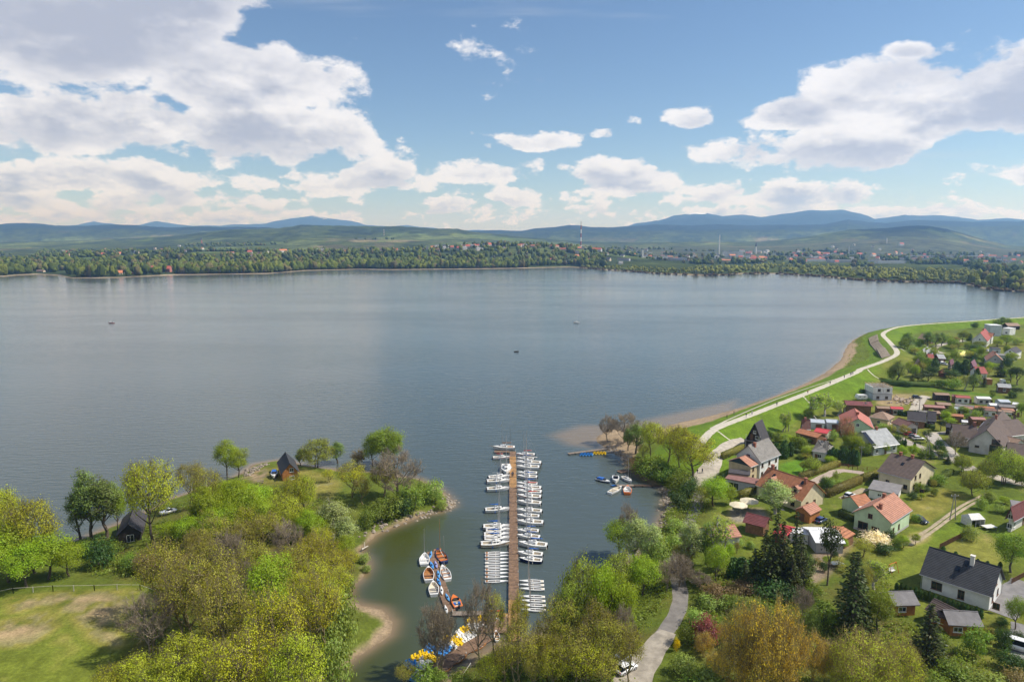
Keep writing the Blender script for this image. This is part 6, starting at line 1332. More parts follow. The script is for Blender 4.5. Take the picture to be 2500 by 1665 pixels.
house('carport', 'bright red roofed carport beside the worn orange shed', 'r1', (1318, 800), (1448, 822), 6.5, 2.4, .7, 'offwhite', 'bright', .3, [], cat='carport', door=False)
house('shed', 'pale metal shed at the foot of the dike, beside the birches', 'r1', (1290, 712), (1428, 722), 5.5, 2.6, .7, 'lgrey', 'metal', .2, [('front', 3, .1, 2.2, 2.0, 'door')], cat='shed', door=False)
house('shed', 'pale metal shed next to the red-roofed house', 'r1', (1445, 715), (1566, 722), 5.5, 2.6, .7, 'lgrey', 'metal', .2, [('front', 3, .1, 2.2, 2.0, 'door')], cat='shed', door=False)
house('house', 'low house with grey-brown hipped roof and solar panels', 'r1', (1300, 985), (1452, 1010), (1350, 910), 2.9, 2.6, 'offwhite', 'grey', .4, 'auto', [(.6, .5, .9)], hip=.8)
house('house', 'pale green house with a bright brick-red roof', 'r2', (330, 1168), (285, 1062), (20, 1150), 4.0, 3.4, 'green', mat('roof_brickred', (.38, .13, .095), .75, .14, .9), .4, 'auto', [(.35, .5, 1.1), (.5, .45, .9)])
hg = house('house', 'grey-roofed house with a dark solar strip', 'r2', (330, 1348), (575, 1312), (185, 1245), 2.9, 4.2, 'lgrey', 'lgrey', .5, 'auto', [(.6, .5, 1.0)])
_, Lg, Wg = HOUSES['grey-roofed house with a dark solar strip']
def panel(e, L, W, he, rise, t0, t1, y0, y1, m=None, front=True, name='solar_panel'):
    f = lambda t, y: Vector((L * t, W * y, he + .16 + rise * (y * 2 if y < .5 else 2 - 2 * y) + .06)); q = [f(t0, y0), f(t1, y0), f(t1, y1), f(t0, y1)]; p = MB(); p.hull(q, [v + Vector((0, 0, .06)) for v in q]); p.build(name, m or GLASSD, e)
panel(hg, Lg, Wg, 2.9, 4.2, .0, .13, .05, .46)
house('garage', 'long garage with brown roof and open dark front', 'r2', (625, 1155), (490, 1105), (712, 1128), 2.7, 1.8, 'offwhite', 'bbrown', .5, [('end0', 3.0, .1, 4.6, 2.3)], cat='garage', door=False)
house('house', 'low house with dark brown hipped roof behind the long garage', 'r2', (275, 1052), (470, 1085), 8.0, 2.9, 2.2, 'beige', 'tan', .5, 'auto', hip=.9)
house('house', 'dark brown-roofed bungalow behind the long garage', 'r2', (645, 1080), (830, 1100), 8.0, 2.8, 2.8, 'wood', 'dark', .5, 'auto')
house('house', 'dark gabled cottage beside the hedge of clipped thujas', 'r2', (835, 1085), (925, 1095), 7.0, 2.8, 3.0, 'dark', 'dark', .4, 'auto')
house('shed', 'small black shed by the round clipped tree', 'r2', (1012, 1150), (1088, 1160), 3.5, 2.8, 1.2, 'dark', 'dark', .2, [('front', 2, .8, .9, 1.0)], cat='shed', door=False)
house('lodge', 'long two-storey timber lodge with dark brown roof', 'r2', (62, 935), (322, 968), (355, 928), 5.0, .9, 'wood', 'maroon', .6, 'auto', frame=WFR, cat='lodge') if False else house('lodge', 'long timber lodge with dark brown roof', 'r2', (62, 938), (322, 952), 8.0, 4.6, 1.0, 'wood', 'maroon', .6, 'auto', cat='lodge')
# --- the big house and its neighbours
hb = house('house', 'large house with brown roof and tall glazed gable', 'r2', (1215, 1290), (1385, 1095), (1590, 1330), 3.4, 5.2, 'offwhite', 'brown', .7, [('end0', 8.2, .3, 3.4, 3.4), ('end0', 8.2, 3.9, 2.4, 1.9), ('end0', 3.0, 2.0, 1.3, .7), ('front', 4, .9, 1.3, 1.3), ('front', 9, .9, 1.3, 1.3)], [(.45, .5, 1.5)], frame=WFB, skylights=((.5, .3), (.3, .3))) 
house('house_wing', 'brown-roofed long wing behind the glazed gable', 'r2', (1085, 1240), (1330, 1265), 9.0, 3.4, 3.6, 'offwhite', 'brown', .5, [('front', 3, .9, 1.2, 1.3), ('front', 8, .9, 1.2, 1.3)], [(.9, .5, 1.4)])
house('house_wing', 'salmon-brown roofed wing beside the glazed gable', 'r2', (1480, 1270), (1690, 1320), 6.0, 2.8, 1.5, 'offwhite', 'tan', .4, [('front', 3, .9, 1.2, 1.3)], door=False)
house('house', 'wide brown-roofed house behind the salmon-roofed wing', 'r2', (1620, 1240), (1850, 1215), 12.0, 3.4, 4.0, 'offwhite', 'brown', .6, 'auto', skylights=((.12, .3), (.18, .3)))
house('house', 'brown-roofed house half hidden by round willows', 'r2', (1600, 1415), (1850, 1450), 10.0, 3.0, 3.0, 'offwhite', 'brown', .5, 'auto')
# --- weekend cabins
CAB = [((1225, 232), (1415, 240), 4.5, 'dark', 'tan', 'black cabin with thin tan roof at the edge of the green field'), ((1490, 268), (1683, 278), 5, 'white', 'red', 'white cabin with a long red roof at the edge of the green field'), ((1425, 252), (1488, 260), 4, 'wood', 'bbrown', 'tiny brown cabin squeezed against the white red-roofed cabin'), ((1765, 282), (1945, 288), 4, 'offwhite', 'white', 'cabin under white tarpaulin roof'),
       ((1250, 358), (1440, 370), 5.5, 'wood', 'tan', 'cabin with weathered tan roof behind the long pink roof'), ((1465, 372), (1708, 404), 5, 'beige', 'grey', 'long cabin with flat grey-brown roof'), ((1085, 386), (1350, 404), 4, 'wood', 'pink', 'long low cabin with pink roof'), ((1465, 412), (1582, 424), 3.5, 'lgrey', 'metal', 'small cabin with blue-grey metal roof'), ((1583, 404), (1705, 416), 3.5, 'offwhite', 'pink', 'small pink-roofed cabin beside the metal-roofed one'),
       ((1718, 398), (1828, 412), 5, 'dark', 'orange', 'open dark cabin with orange roof'), ((1824, 412), (2000, 422), 5, 'wood', 'orange', 'bright orange-roofed cabin beside the open dark one'), ((1828, 428), (2012, 442), 3.2, 'white', 'bbrown', 'white cabin with paired yellow windows'), ((2022, 444), (2208, 462), 3.2, 'white', 'tan', 'white cabin with one yellow window'), ((1925, 368), (2038, 374), 4, 'lgrey', 'white', 'white tent-like cabin next to the orange roofs'),
       ((2050, 325), (2196, 330), 5, 'lgrey', 'metal', 'cabin with pale blue metal roof'), ((2040, 384), (2258, 398), 5, 'grey', 'felt', 'cabin with purple-grey felt roof'), ((2200, 352), (2272, 362), 4, 'white', 'white', 'small white-roofed cabin behind the felt roof'), ((2080, 432), (2242, 442), 4, 'beige', 'salmon', 'salmon-roofed cabin next to the dark spruce'), ((1025, 462), (1140, 468), 4, 'grey', 'grey', 'small grey cabin behind the dark bungalow'), ((1148, 466), (1300, 474), 4.5, 'wood', 'tan', 'tan-roofed cabin behind the clipped hedge'),
       ((1412, 500), (1590, 516), 4, 'wood', 'orange', 'brown cabin with faded orange roof above the hedge'), ((1692, 546), (1876, 554), 4, 'wood', 'pink', 'pink-roofed cabin with open porch'), ((1940, 566), (2055, 574), 4, 'grey', 'grey', 'grey-roofed cabin beside the pink-roofed porch cabin'), ((1560, 580), (1642, 588), 2.5, 'white', 'white', 'small white box hut behind the large brown roof'), ((660, 412), (824, 420), 4, 'offwhite', 'bright', 'low cabin with vivid red roof beside the building site'), ((480, 404), (650, 412), 4, 'wood', 'tan', 'tan-roofed cabin beside the vivid red roof')]
for O, R, w, wl, rf, lb in CAB: house('cabin', lb, 'r14', O, R, w, 2.5, .55, wl, rf, .25, [('front', 1.6, .8, 1.2, 1.0), ('front', 4.0, .8, 1.2, 1.0)] + ([('front', 5.8, .05, .9, 2.0, 'door')] if R[0] - O[0] > 150 else []), cat='cabin', frame=WFB if 'yellow' not in lb else mat('frame_yellow', (.45, .30, .06), .6), door=False)
# --- upper village
UP = [('white cube house with flat roof at the dike', (1720, 120), (1938, 140), (1830, 95), 7.5, 0, 'lgrey', 'white'), ('white low block joined to the cube house', (1940, 200), (2082, 205), 7.0, 4.2, 0, 'white', 'white')]
house('house', UP[0][0], 'r13', (1712, 118), (1940, 122), 9.0, 8.0, 0, 'lgrey', 'white', .05, [('front', 3, 1, 1.2, 1.4), ('end1', 4, 4.5, 1.6, 1.4)], door=False)
house('house', 'white low block joined to the cube house', 'r13', (1942, 165), (2085, 180), 8.0, 5.0, 0, 'white', 'white', .05, [('front', 3, 1, 1.6, 1.4)], door=False)
house('house', 'white house with red and orange roof near the cube house', 'r13', (1655, 425), (1745, 335), (1362, 385), 4.0, 5.6, 'white', 'red', .5, 'auto', [(.55, .5, 1.3)], storeys=1)
house('house_wing', 'orange-tiled rear wing of the red-roofed white house', 'r13', (1560, 330), (1745, 345), 7, 4.6, 2.6, 'white', 'orange', .4, [], door=False)
house('house', 'modern white gabled house with solar panels', 'r13', (2195, 655), (2312, 610), (2025, 610), 4.2, 2.6, 'white', 'dark', .15, 'auto')
house('house', 'modern long white flat house between gabled ones', 'r13', (1830, 690), (2150, 705), 7.0, 3.6, 0, 'lgrey', 'felt', .1, [('front', 4, 1, 1.4, 1.3), ('front', 10, 1, 1.4, 1.3)], door=False)
house('house', 'small modern grey box house beside the white car', 'r13', (1740, 560), (1910, 568), 6.0, 3.4, 0, 'lgrey', 'dark', .1, [('front', 3, 1, 1.2, 1.3)], door=False)
house('house', 'grey-walled house with orange roof in the upper village', 'r13', (1630, 790), (1580, 715), (1945, 780), 3.6, 4.0, 'grey', 'salmon', .4, 'auto', [(.7, .5, .9)])
house('house', 'dark-gabled house half hidden by trees at the dike', 'r13', (300, 370), (470, 395), 9, 3.2, 3.2, 'wood', 'tan', .5, 'auto')
for k, (x, y) in enumerate(((395, 660), (450, 690), (505, 720), (565, 745))):
    house('terrace_unit', '%s from the dike in the row of grey-roofed wooden units' % ('gabled unit, ' + ORD[k]), 'r13', (x + 42, y), (x + 145, y - 62), (x - 20, y - 10), 2.6, 2.6, 'wood', 'lgrey', .15, [('end0', 2, .5, 1.2, 1.4)], cat='cabin', group='row of grey-roofed wooden units', door=False)
house('cabin', 'long grey-roofed cabin ending the row of wooden units', 'r13', (720, 755), (865, 760), 9.0, 2.8, 2.0, 'wood', 'lgrey', .4, 'auto', cat='cabin')
house('cabin', 'bright red-roofed cabin beside a dark thuja', 'r13', (520, 755), (640, 760), 6.0, 2.6, 2.4, 'bbrown' if False else 'brick', 'red', .3, 'auto', cat='cabin')
house('cabin', 'dark cabin with purple-red roof, beside the parked white car', 'r13', (945, 880), (1015, 845), (862, 885), 2.6, 2.6, 'dark', 'purple', .4, 'auto', cat='cabin')
house('cabin', 'dark cabin with purple-red roof, beside the red-roofed hall', 'r13', (1395, 935), (1462, 880), (1280, 905), 2.8, 3.2, 'dark', 'purple', .4, 'auto', cat='cabin')
house('hall', 'white-walled hall with a broad red roof', 'r13', (1470, 1042), (1668, 1045), 8.0, 3.0, 3.0, 'white', 'red', .4, 'auto', cat='hall')
house('cabin', 'tiny hut with red pointed roof among pines', 'r13', (750, 1030), (870, 1035), 4.0, 2.0, 1.6, 'brick', 'red', .3, [], cat='hut', hip=1.0, door=False)
house('shed', 'small brown plank shed by the spruces', 'r13', (1640, 1150), (1758, 1155), 4.0, 2.6, 0, 'owood', 'tan', .1, [], cat='shed', door=False)
house('cabin', 'dark cabin with pale grey roof under pines', 'r13', (1855, 1300), (2120, 1320), 6.0, 2.6, 1.4, 'wood', 'lgrey', .4, 'auto', cat='cabin')
house('shed', 'white kiosk beside the pale grey-roofed cabin', 'r13', (1920, 1165), (2005, 1170), 3.0, 2.4, 0, 'white', 'white', .1, [('front', 1.5, .8, 1.2, 1.0)], cat='kiosk', door=False)
house('barn', 'long low barn with rusty roof near the dike', 'r13', (2045, 130), (2290, 130), 8.0, 3.0, 2.0, 'dark', 'tan', .4, [], cat='barn', door=False)
# --- lower right
for O, R, C, lb in [((372, 1055), (548, 1050), 5.0, 'grey-roofed garden hut next to the dark green tree'), ((575, 1075), (752, 1165), 5.0, 'brown-grey roofed garden hut between its two neighbours'), ((738, 1185), (980, 1200), 5.0, 'grey-roofed garden hut beside the driveway')]:
    house('garden_hut', lb, 'r4', O, R, C, 2.3, 1.6, 'owood', 'felt' if 'brown' not in lb else 'brown', .6, [('front', 2, .8, 1.6, 1.0)], cat='hut', group='garden huts', door=False)
house('house', 'white house with dark red roof at the garden edge', 'r4', (1180, 485), (1300, 420), (1092, 480), 3.0, 3.4, 'offwhite', 'maroon', .7, 'auto')
house('shed', 'white-walled shed with grey flat roof behind the dark red roof', 'r4', (1165, 378), (1300, 400), 5.0, 2.6, 0, 'white', 'felt', .2, [('front', 2, .8, 1.2, 1.0)], cat='shed', door=False)
house('pavilion', 'open pavilion with dark maroon roof', 'r3', (548, 252), (735, 300), 5.5, 2.5, 1.6, 'wood', 'maroon', .6, [], cat='pavilion', door=False)
house('pavilion', 'kiosk with bright red canopy roof beside the maroon pavilion', 'r3', (795, 345), (905, 375), 7.0, 2.5, 1.2, 'brick', 'bright', .5, [], cat='pavilion', hip=.9, door=False)
house('cabin', 'cabin with peach roof behind the birches', 'r3', (290, 400), (545, 372), 7.0, 2.6, 1.6, 'offwhite', 'salmon', .4, [], cat='cabin', door=False)
house('shelter', 'long shelter roofed with white and grey tarpaulin', 'r3', (1150, 425), (1400, 430), 9.0, 2.5, 1.2, 'grey', 'white', .4, [], cat='shelter', door=False)
house('shed', 'orange-edged brown lean-to joined to the tarpaulin shelter', 'r3', (1400, 395), (1478, 350), 6.0, 2.4, .8, 'wood', 'orange', .3, [], cat='shed', door=False)
house('caravan_annex', 'white humped caravan awning beside the red canopy', 'r3', (935, 345), (1095, 362), 4.0, 2.2, .5, 'white', 'white', .1, [], cat='awning', door=False)
# --- peninsula
hc = house('cabin', 'brown timber cabin with steep charcoal roof and white attic window', 'r7', (632, 535), (590, 432), (470, 545), 2.6, 3.1, 'owood', 'char', .5, [('end0', 3.2, 3.0, 1.2, 1.2), ('end0', 3.2, .6, 1.4, 1.2), ('front', 3, .8, 1, 1.1), ('front', 6, .8, 1, 1.1)], cat='cabin', door=False) 
house('shelter', 'dark timber shelter with steep grey roof under the oaks', 'r8', (965, 560), (1000, 440), (800, 540), 2.2, 2.6, 'dark', 'dark', .5, [('end0', 3, .3, 1.6, 1.8)], cat='shelter', door=False)
# --- the unfinished house
def construction():
    p = at('r2', 315, 890, 2.1); q = at('r2', 497, 893, 2.1); p.z = Z(p.x, p.y); L = (Vector(q[:2]) - Vector(p[:2])).length; e = empty('unfinished_house', p, math.atan2(q.y - p.y, q.x - p.x)); tag(e, 'unfinished white block house with bare roof timbers', 'house')
    D = 9.0; w = MB(); w.box(0, L, 0, D, -.3, 2.9); w.build('ground_storey', WALLS['lgrey'], e); s = MB(); s.box(-.3, L + .3, -.3, D + .3, 2.91, 3.15); s.build('floor_slab', WALLS['grey'], e)
    u = MB(); t = .3
    for b in ((0, L * .52, 0, t), (L * .56, L, 0, t), (0, t, t, D), (L - t, L, t, D), (t, L - t, D - t, D)): u.box(b[0], b[1], b[2], b[3], 3.16, 5.9)
    u.build('upper_wall', WALLS['white'], e)
    f = lambda a, b, z: (a, -b, z)
    for x, z in ((2.2, .6), (L * .72, .6), (2.6, 4.0), (L * .78, 4.0)): opening(e, f, x, z, 1.3, 1.3, frame=GREYW)
    for k in range(6):
        x = L * k / 5; b = MB(); b.box(x - .07, x + .07, -.4, D + .4, 6.35, 6.52); b.build('rafter', mat('raw_timber', (.50, .36, .20), .85), e)
    for y in (0.15, D / 2, D - .15): b = MB(); b.box(-.3, L + .3, y - .1, y + .1, 6.15, 6.34); b.build('purlin', MATS['raw_timber'], e)
    for x in (.2, L * .5, L - .2):
        for y in (.15, D - .15): b = MB(); b.box(x - .1, x + .1, y - .1, y + .1, 5.91, 6.14); b.build('post', MATS['raw_timber'], e)
construction()
def heap(name, label, reg, x, y, n, spread, size, m, cat='rubble', seed=1):
    rng = np.random.default_rng(seed); p = on(reg, x, y); mb = MB()
    for k in range(n):
        c = rng.normal(0, 1, 2) * spread; s = size * rng.uniform(.4, 1.3, 3); a = rng.uniform(0, 3.14); z = max(0, 1.2 - np.hypot(*c) / spread) * size * 1.3; zz = Z(p.x + c[0], p.y + c[1]) + z
        ring = lambda k_, h: [(p.x + c[0] + s[0] * k_ * math.cos(a + t) * rng.uniform(.8, 1.1), p.y + c[1] + s[1] * k_ * math.sin(a + t) * rng.uniform(.8, 1.1), zz + h) for t in (0, 1.3, 2.5, 3.8, 5.0)]
        mb.loft([ring(.8, -.2), ring(1.0, s[2] * .4), ring(.55, s[2] * .9)])
    o = mb.build(name, m, None); return tag(o, label, cat, kind='stuff')
STONE = mat('shore_stone', (.25, .21, .165), .95, .4, 1.2, .5, 5)
heap('rubble_heap', 'pale building rubble heaped on the sandy site', 'r2', 610, 900, 60, 4.0, .7, mat('rubble', (.42, .33, .25), .95, .4, 1.5), seed=2)
def shore_stones():
    rng = np.random.default_rng(12); mb = MB(); L = [('r5', [(1800, 1000), (1770, 850), (1790, 720), (1800, 640), (1750, 590)], 170), ('r5', [(1440, 390), (1400, 320), (1310, 262), (1230, 228)], 110), ('r7', [(160, 590), (240, 520), (340, 480)], 90), ('r7', [(1750, 870), (1650, 890), (1500, 945), (1320, 990), (1180, 1070)], 60), ('r7', [(1880, 850), (1930, 790), (1900, 730)], 50)]
    for reg, ps, n in L:
        q = [at(reg, X, Y, .3) for X, Y in ps]
        for k in range(n):
            t = rng.uniform(0, len(q) - 1.001); i = int(t); c = q[i].lerp(q[i + 1], t - i) + Vector((rng.normal(0, 1.2), rng.normal(0, 1.4), 0)); z = max(Z(c.x, c.y), -.2); s = rng.uniform(.18, .75)
            ring = lambda kk, h: [(c.x + s * kk * math.cos(a) * rng.uniform(.75, 1.15), c.y + s * kk * math.sin(a) * rng.uniform(.75, 1.15), z + h * s) for a in (0, 1.2, 2.5, 3.7, 5.1)]
            mb.loft([ring(.9, -.3), ring(1.0, .25), ring(.5, .62)])
    tag(mb.build('shore_stones', STONE), 'loose grey-brown stones strewn along the banks', 'stones', kind='stuff')
shore_stones()
lg = MB(); a = on('r7', 1160, 1205); b = on('r7', 1215, 1178); lg.tube((a.x, a.y, .5), (b.x, b.y, .6), .22, .14, 7); lg.tube(((a.x + b.x) / 2, (a.y + b.y) / 2, .6), (b.x - 1, b.y + .8, 1.3), .08, .04, 5)
tag(lg.build('driftwood_log', mat('driftwood', (.45, .40, .33), .9)), 'bleached driftwood log lying on the cove bank', 'log')

# ================================================================ VEHICLES
CARM = {c: mat('car_' + c, v, .25, .04, 1, spec=.6, coat=.6) for c, v in {'white': (.75, .75, .75), 'dark': (.025, .028, .035), 'red': (.40, .03, .03), 'silver': (.45, .47, .50), 'blue': (.04, .07, .18), 'grey': (.14, .15, .17)}.items()}
def make_car(c, kind='car'):
    e = empty(kind); L, Wd = (4.3, 1.75) if kind != 'van' else (5.2, 1.95); b = MB(); h = .78 if kind != 'van' else 1.0
    sec = lambda x, w, z0, z1: [(x, -w, z0), (x, w, z0), (x, w, z1 * .8), (x, w * .94, z1), (x, -w * .94, z1), (x, -w, z1 * .8)]
    w = Wd / 2
    b.loft([sec(-L / 2, w * .88, .38, h * .93), sec(-L / 2 + .25, w, .25, h + .08), sec(-L * .1, w, .22, h + .12), sec(L * .18, w, .22, h + .08), sec(L / 2 - .35, w * .97, .25, h - .06), sec(L / 2, w * .82, .36, h - .22)])
    b.build('body', CARM[c], e, True)
    if kind == 'pickup': x0, x1, t0, t1, ht = -.35, 1.15, -.25, .45, 1.5
    elif kind == 'van': x0, x1, t0, t1, ht = -2.5, 1.9, -2.45, 1.1, 2.1
    else: x0, x1, t0, t1, ht = -1.95, 1.05, -1.35, .25, 1.46
    g = MB(); g.hull([(x0, -w * .93, h + .05), (x1, -w * .9, h + .05), (x1, w * .9, h + .05), (x0, w * .93, h + .05)], [(t0, -w * .74, ht - .05), (t1, -w * .72, ht - .05), (t1, w * .72, ht - .05), (t0, w * .74, ht - .05)]); g.build('window_glass', GLASSD, e)
    r = MB(); r.hull([(t0 - .02, -w * .76, ht - .06), (t1 + .02, -w * .74, ht - .06), (t1 + .02, w * .74, ht - .06), (t0 - .02, w * .76, ht - .06)], [(t0 + .1, -w * .68, ht), (t1 - .1, -w * .66, ht), (t1 - .1, w * .66, ht), (t0 + .1, w * .68, ht)]); r.build('roof', CARM[c], e)
    if kind == 'pickup': k = MB(); k.box(-L / 2 + .15, -.55, -w * .8, w * .8, h + .07, h + .13); k.build('load_bed', CARM[c], e)
    for sx in (-1, 1):
        for sy in (-1, 1):
            t = MB(); t.tube((sx * L * .31, sy * (w - .2), .32), (sx * L * .31, sy * (w + .015), .32), .32, n=12); tw = t.build('wheel', BLACK, e); q = MB(); q.tube((sx * L * .31, sy * (w + .01), .32), (sx * L * .31, sy * (w + .03), .32), .19, n=8); q.build('rim', ALU, tw)
    for sy in (-1, 1):
        q = MB(); q.box(L / 2 - .16, L / 2 + .0, sy * w * .62 - .18, sy * w * .62 + .18, h - .34, h - .2); q.build('headlight', WHITEC, e); q = MB(); q.box(-L / 2 - .01, -L / 2 + .1, sy * w * .66 - .12, sy * w * .66 + .12, h - .2, h); q.build('tail_light', REDP, e)
    return e
def car(c, reg, a, b, label, kind='car'):
    key = 'car' + c + kind; o = copy_tree(PROTO[key]) if key in PROTO else PROTO.setdefault(key, make_car(c, kind)); p = on(reg, *a); q = on(reg, *b); o.location = (p.x, p.y, max(Z(p.x, p.y), p.z) + .08); o.rotation_euler[2] = math.atan2(q.y - p.y, q.x - p.x); return tag(o, label, 'car' if kind == 'car' else kind)
car('white', 'r1', (1660, 1425), (1720, 1400), 'white car parked on the grass drive between hedges')
car('dark', 'r2', (738, 872), (790, 874), 'dark car beside the building rubble')
car('silver', 'r2', (638, 1212), (680, 1208), 'silver car parked behind the red one'); car('red', 'r2', (676, 1230), (716, 1232), 'red car in the row by the long garage'); car('grey', 'r2', (712, 1252), (752, 1252), 'grey car between the red and the white one'); car('white', 'r2', (752, 1268), (796, 1268), 'white car parked beside the small dark pine')
car('dark', 'r4', (545, 482), (580, 498), 'dark car standing beside the pale green house'); car('blue', 'r3', (1195, 250), (1230, 232), 'dark blue car behind the brown timber shed')
car('white', 'v', (1440, 1542), (1462, 1530), 'white car parked under trees beside the lane', 'car'); car('grey', 'v', (1428, 1520), (1446, 1508), 'grey car parked next to the white one beside the lane')
car('white', 'r13', (1665, 615), (1720, 612), 'white car on the lawn in the upper village'); car('silver', 'r13', (785, 850), (830, 850), 'silver car beside the purple-roofed dark cabin'); car('white', 'r13', (835, 872), (880, 880), 'white car beside the purple-roofed dark cabin')
car('white', 'r8', (1140, 425), (1190, 408), 'white pickup truck parked on the peninsula meadow', 'pickup'); car('white', 'r4', (1215, 1350), (1249, 1360), 'white van beside the asphalt road', 'van')
def caravan():
    p = on('r2', 205, 885); e = empty('caravan', p, rad(4)); tag(e, 'white caravan parked beside the unfinished house', 'caravan'); b = MB(); pr = [(-2.3, .5), (2.2, .5), (2.5, 1.2), (2.1, 2.4), (-2.0, 2.5), (-2.5, 1.3)]; b.hull([(x, -1.1, z) for x, z in pr], [(x, 1.1, z) for x, z in pr]); b.build('body', WHITE, e)
    for x in (-1.2, .9): opening(e, lambda a, q, z: (a, -1.1 - q, z), x, 1.3, 1.0, .7)
    for s in (-1, 1): t = MB(); t.tube((0, s * .85, .3), (0, s * 1.08, .3), .3, n=10); t.build('wheel', BLACK, e)
    d = MB(); d.tube((2.4, 0, .5), (3.4, 0, .5), .06, n=5); d.build('drawbar', ALU, e)
caravan()
bt = boat('trail', lambda: make_motorboat('trailer_boat', 5.2, WHITE, WHITE, BLUEC, 2.0), 'r7', (418, 515), (412, 590), None, 'white boat under a blue cover standing beside the timber cabin', 'motorboat', None, 2.6, 3.0)
bt.location.z = Z(bt.location.x, bt.location.y) + .45
tr = empty('boat_trailer', (bt.location.x, bt.location.y, bt.location.z - .45), bt.rotation_euler[2]); tag(tr, 'grey boat trailer under the blue-covered boat', 'trailer'); m_ = MB(); m_.box(-2.2, 2.6, -.5, -.42, .18, .26); m_.box(-2.2, 2.6, .42, .5, .18, .26); m_.box(-2.0, -1.9, -.5, .5, .19, .25); m_.box(1.2, 1.3, -.5, .5, .19, .25); m_.build('frame', ALU, tr)
for s in (-1, 1): t = MB(); t.tube((-.6, s * .9, .28), (-.6, s * 1.08, .28), .28, n=10); t.build('wheel', BLACK, tr)
def bench_table(reg, x, y, label):
    p = on(reg, x, y); e = empty('picnic_table', p, .4); tag(e, label, 'table'); t = MB(); t.box(-.9, .9, -.4, .4, .72, .78); t.build('tabletop', GREYW, e)
    for s in (-1, 1): b = MB(); b.box(-.9, .9, s * .8 - .15, s * .8 + .15, .42, .47); b.build('bench', GREYW, e); l = MB(); l.box(s * .7 - .05, s * .7 + .05, -.75, .75, 0, .42); l.box(s * .7 - .05, s * .7 + .05, -.06, .06, .42, .72); l.build('leg', GREYW, e)
bench_table('r7', 300, 625, 'weathered picnic table near the blue-covered boat')

# ================================================================ STREET FURNITURE, FENCES, HEDGES
POLE = mat('pole_concrete', (.30, .28, .25), .9)
def utility_pole(reg, x, yb, yt, label, double=True):
    p = on(reg, x, yb); h = max(5.0, CAM_H + ray(*src(reg, x, yt))[1] * p.y - p.z); e = empty('utility_pole', p); tag(e, label, 'utility pole')
    for s in ((-1, 1) if double else (0,)): m = MB(); m.tube((s * .75, 0, -.2), (s * .12, 0, h), .15, .10, 7); m.build('post', POLE, e)
    c = MB(); c.box(-1.0, 1.0, -.06, .06, h - .5, h - .38); c.build('crossarm', POLE, e)
    for s in (-.9, 0, .9): i = MB(); i.tube((s, 0, h - .38), (s, 0, h - .12), .05, n=5); i.build('insulator', WFR, e)
utility_pole('r4', 765, 468, 295, 'double concrete utility pole on the village green'); utility_pole('r2', 838, 1450, 1265, 'double utility pole beside the village street'); utility_pole('r2', 760, 990, 870, 'thin utility pole at the building site', False)
utility_pole('r1', 1418, 1065, 885, 'double utility pole beside the thuja block'); utility_pole('r2', 240, 1045, 905, 'double utility pole in front of the timber lodge'); utility_pole('r2', 1405, 1180, 1010, 'single utility pole among the weekend cabins', False); utility_pole('r2', 200, 1500, 1330, 'single dark pole beside the thuja block', False)
HEDM = leaf_mat('leaf_hedge', (0.055, 0.085, 0.018), trans=.15); HEDY = leaf_mat('leaf_hedge_olive', (0.125, 0.120, 0.028), trans=.15)
def hedge(reg, ps, w, h, label, m=HEDM):
    rng = np.random.default_rng(abs(hash(label)) % 9999 if False else len(label) * 37); q = [on(reg, *p) for p in ps]; C, Tn, parts = [], [], []; core = MB()
    for a, b in zip(q[:-1], q[1:]):
        d = (b - a); d.z = 0; L = d.length; d.normalize(); nn = Vector((-d.y, d.x, 0)); n = int(L * (2 * h + w) * 11)
        t = rng.uniform(0, L, n); f = rng.uniform(0, 2 * h + w, n); side = np.where(f < h, -w / 2, np.where(f < 2 * h, w / 2, 0)); up = np.where(f < 2 * h, f % h, h); side = np.where(f >= 2 * h, f - 2 * h - w / 2, side)
        P = np.array(a)[None, :] + t[:, None] * np.array(d)[None, :] + side[:, None] * np.array(nn)[None, :]; P[:, 2] = a.z + (b.z - a.z) * t / L + up; P += rng.normal(0, .05, P.shape); C.append(P)
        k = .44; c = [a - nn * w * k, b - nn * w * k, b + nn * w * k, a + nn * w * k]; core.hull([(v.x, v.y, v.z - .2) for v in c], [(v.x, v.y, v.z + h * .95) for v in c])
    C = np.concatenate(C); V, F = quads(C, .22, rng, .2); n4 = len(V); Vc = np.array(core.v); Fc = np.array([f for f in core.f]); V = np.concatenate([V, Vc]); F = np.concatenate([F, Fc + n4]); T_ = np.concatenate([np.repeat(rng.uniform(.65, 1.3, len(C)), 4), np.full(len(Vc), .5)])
    org = q[0]; o = bpy.data.objects.new('hedge', np_mesh('hedge', V - np.array(org)[None, :], F, [m], False, {'tint': T_})); o.location = org; link(o); tag(o, label, 'hedge')
hedge('r1', [(1190, 1258), (1555, 1125)], 1.6, 2.0, 'clipped olive hedge along the pink paved drive', HEDY)
hedge('r1', [(1445, 1425), (1764, 1290)], 1.6, 2.4, 'clipped olive hedge behind the parked white car', HEDY)
hedge('r4', [(150, 210), (285, 165)], 1.6, 2.2, 'clipped olive hedge in front of the cream house', HEDY)
hedge('r1', [(440, 1060), (640, 975)], 1.2, 2.2, 'brownish hedge between gravel drive and the beige house', HEDY)
hedge('r1', [(600, 1440), (755, 1390)], 1.4, 2.2, 'clipped hedge beside the cream parasols', HEDY)
hedge('r4', [(0, 440), (95, 480)], 1.6, 2.0, 'dark hedge beside the pale green house')
hedge('r4', [(610, 240), (760, 160)], 1.2, 1.8, 'grey-green hedge behind the dry lawn')
hedge('r2', [(400, 745), (860, 765)], 2.2, 2.4, 'dark hedge at the edge of the green field')
hedge('r2', [(1250, 1105), (1540, 1130)], 1.6, 2.2, 'dark hedge below the weekend cabins')
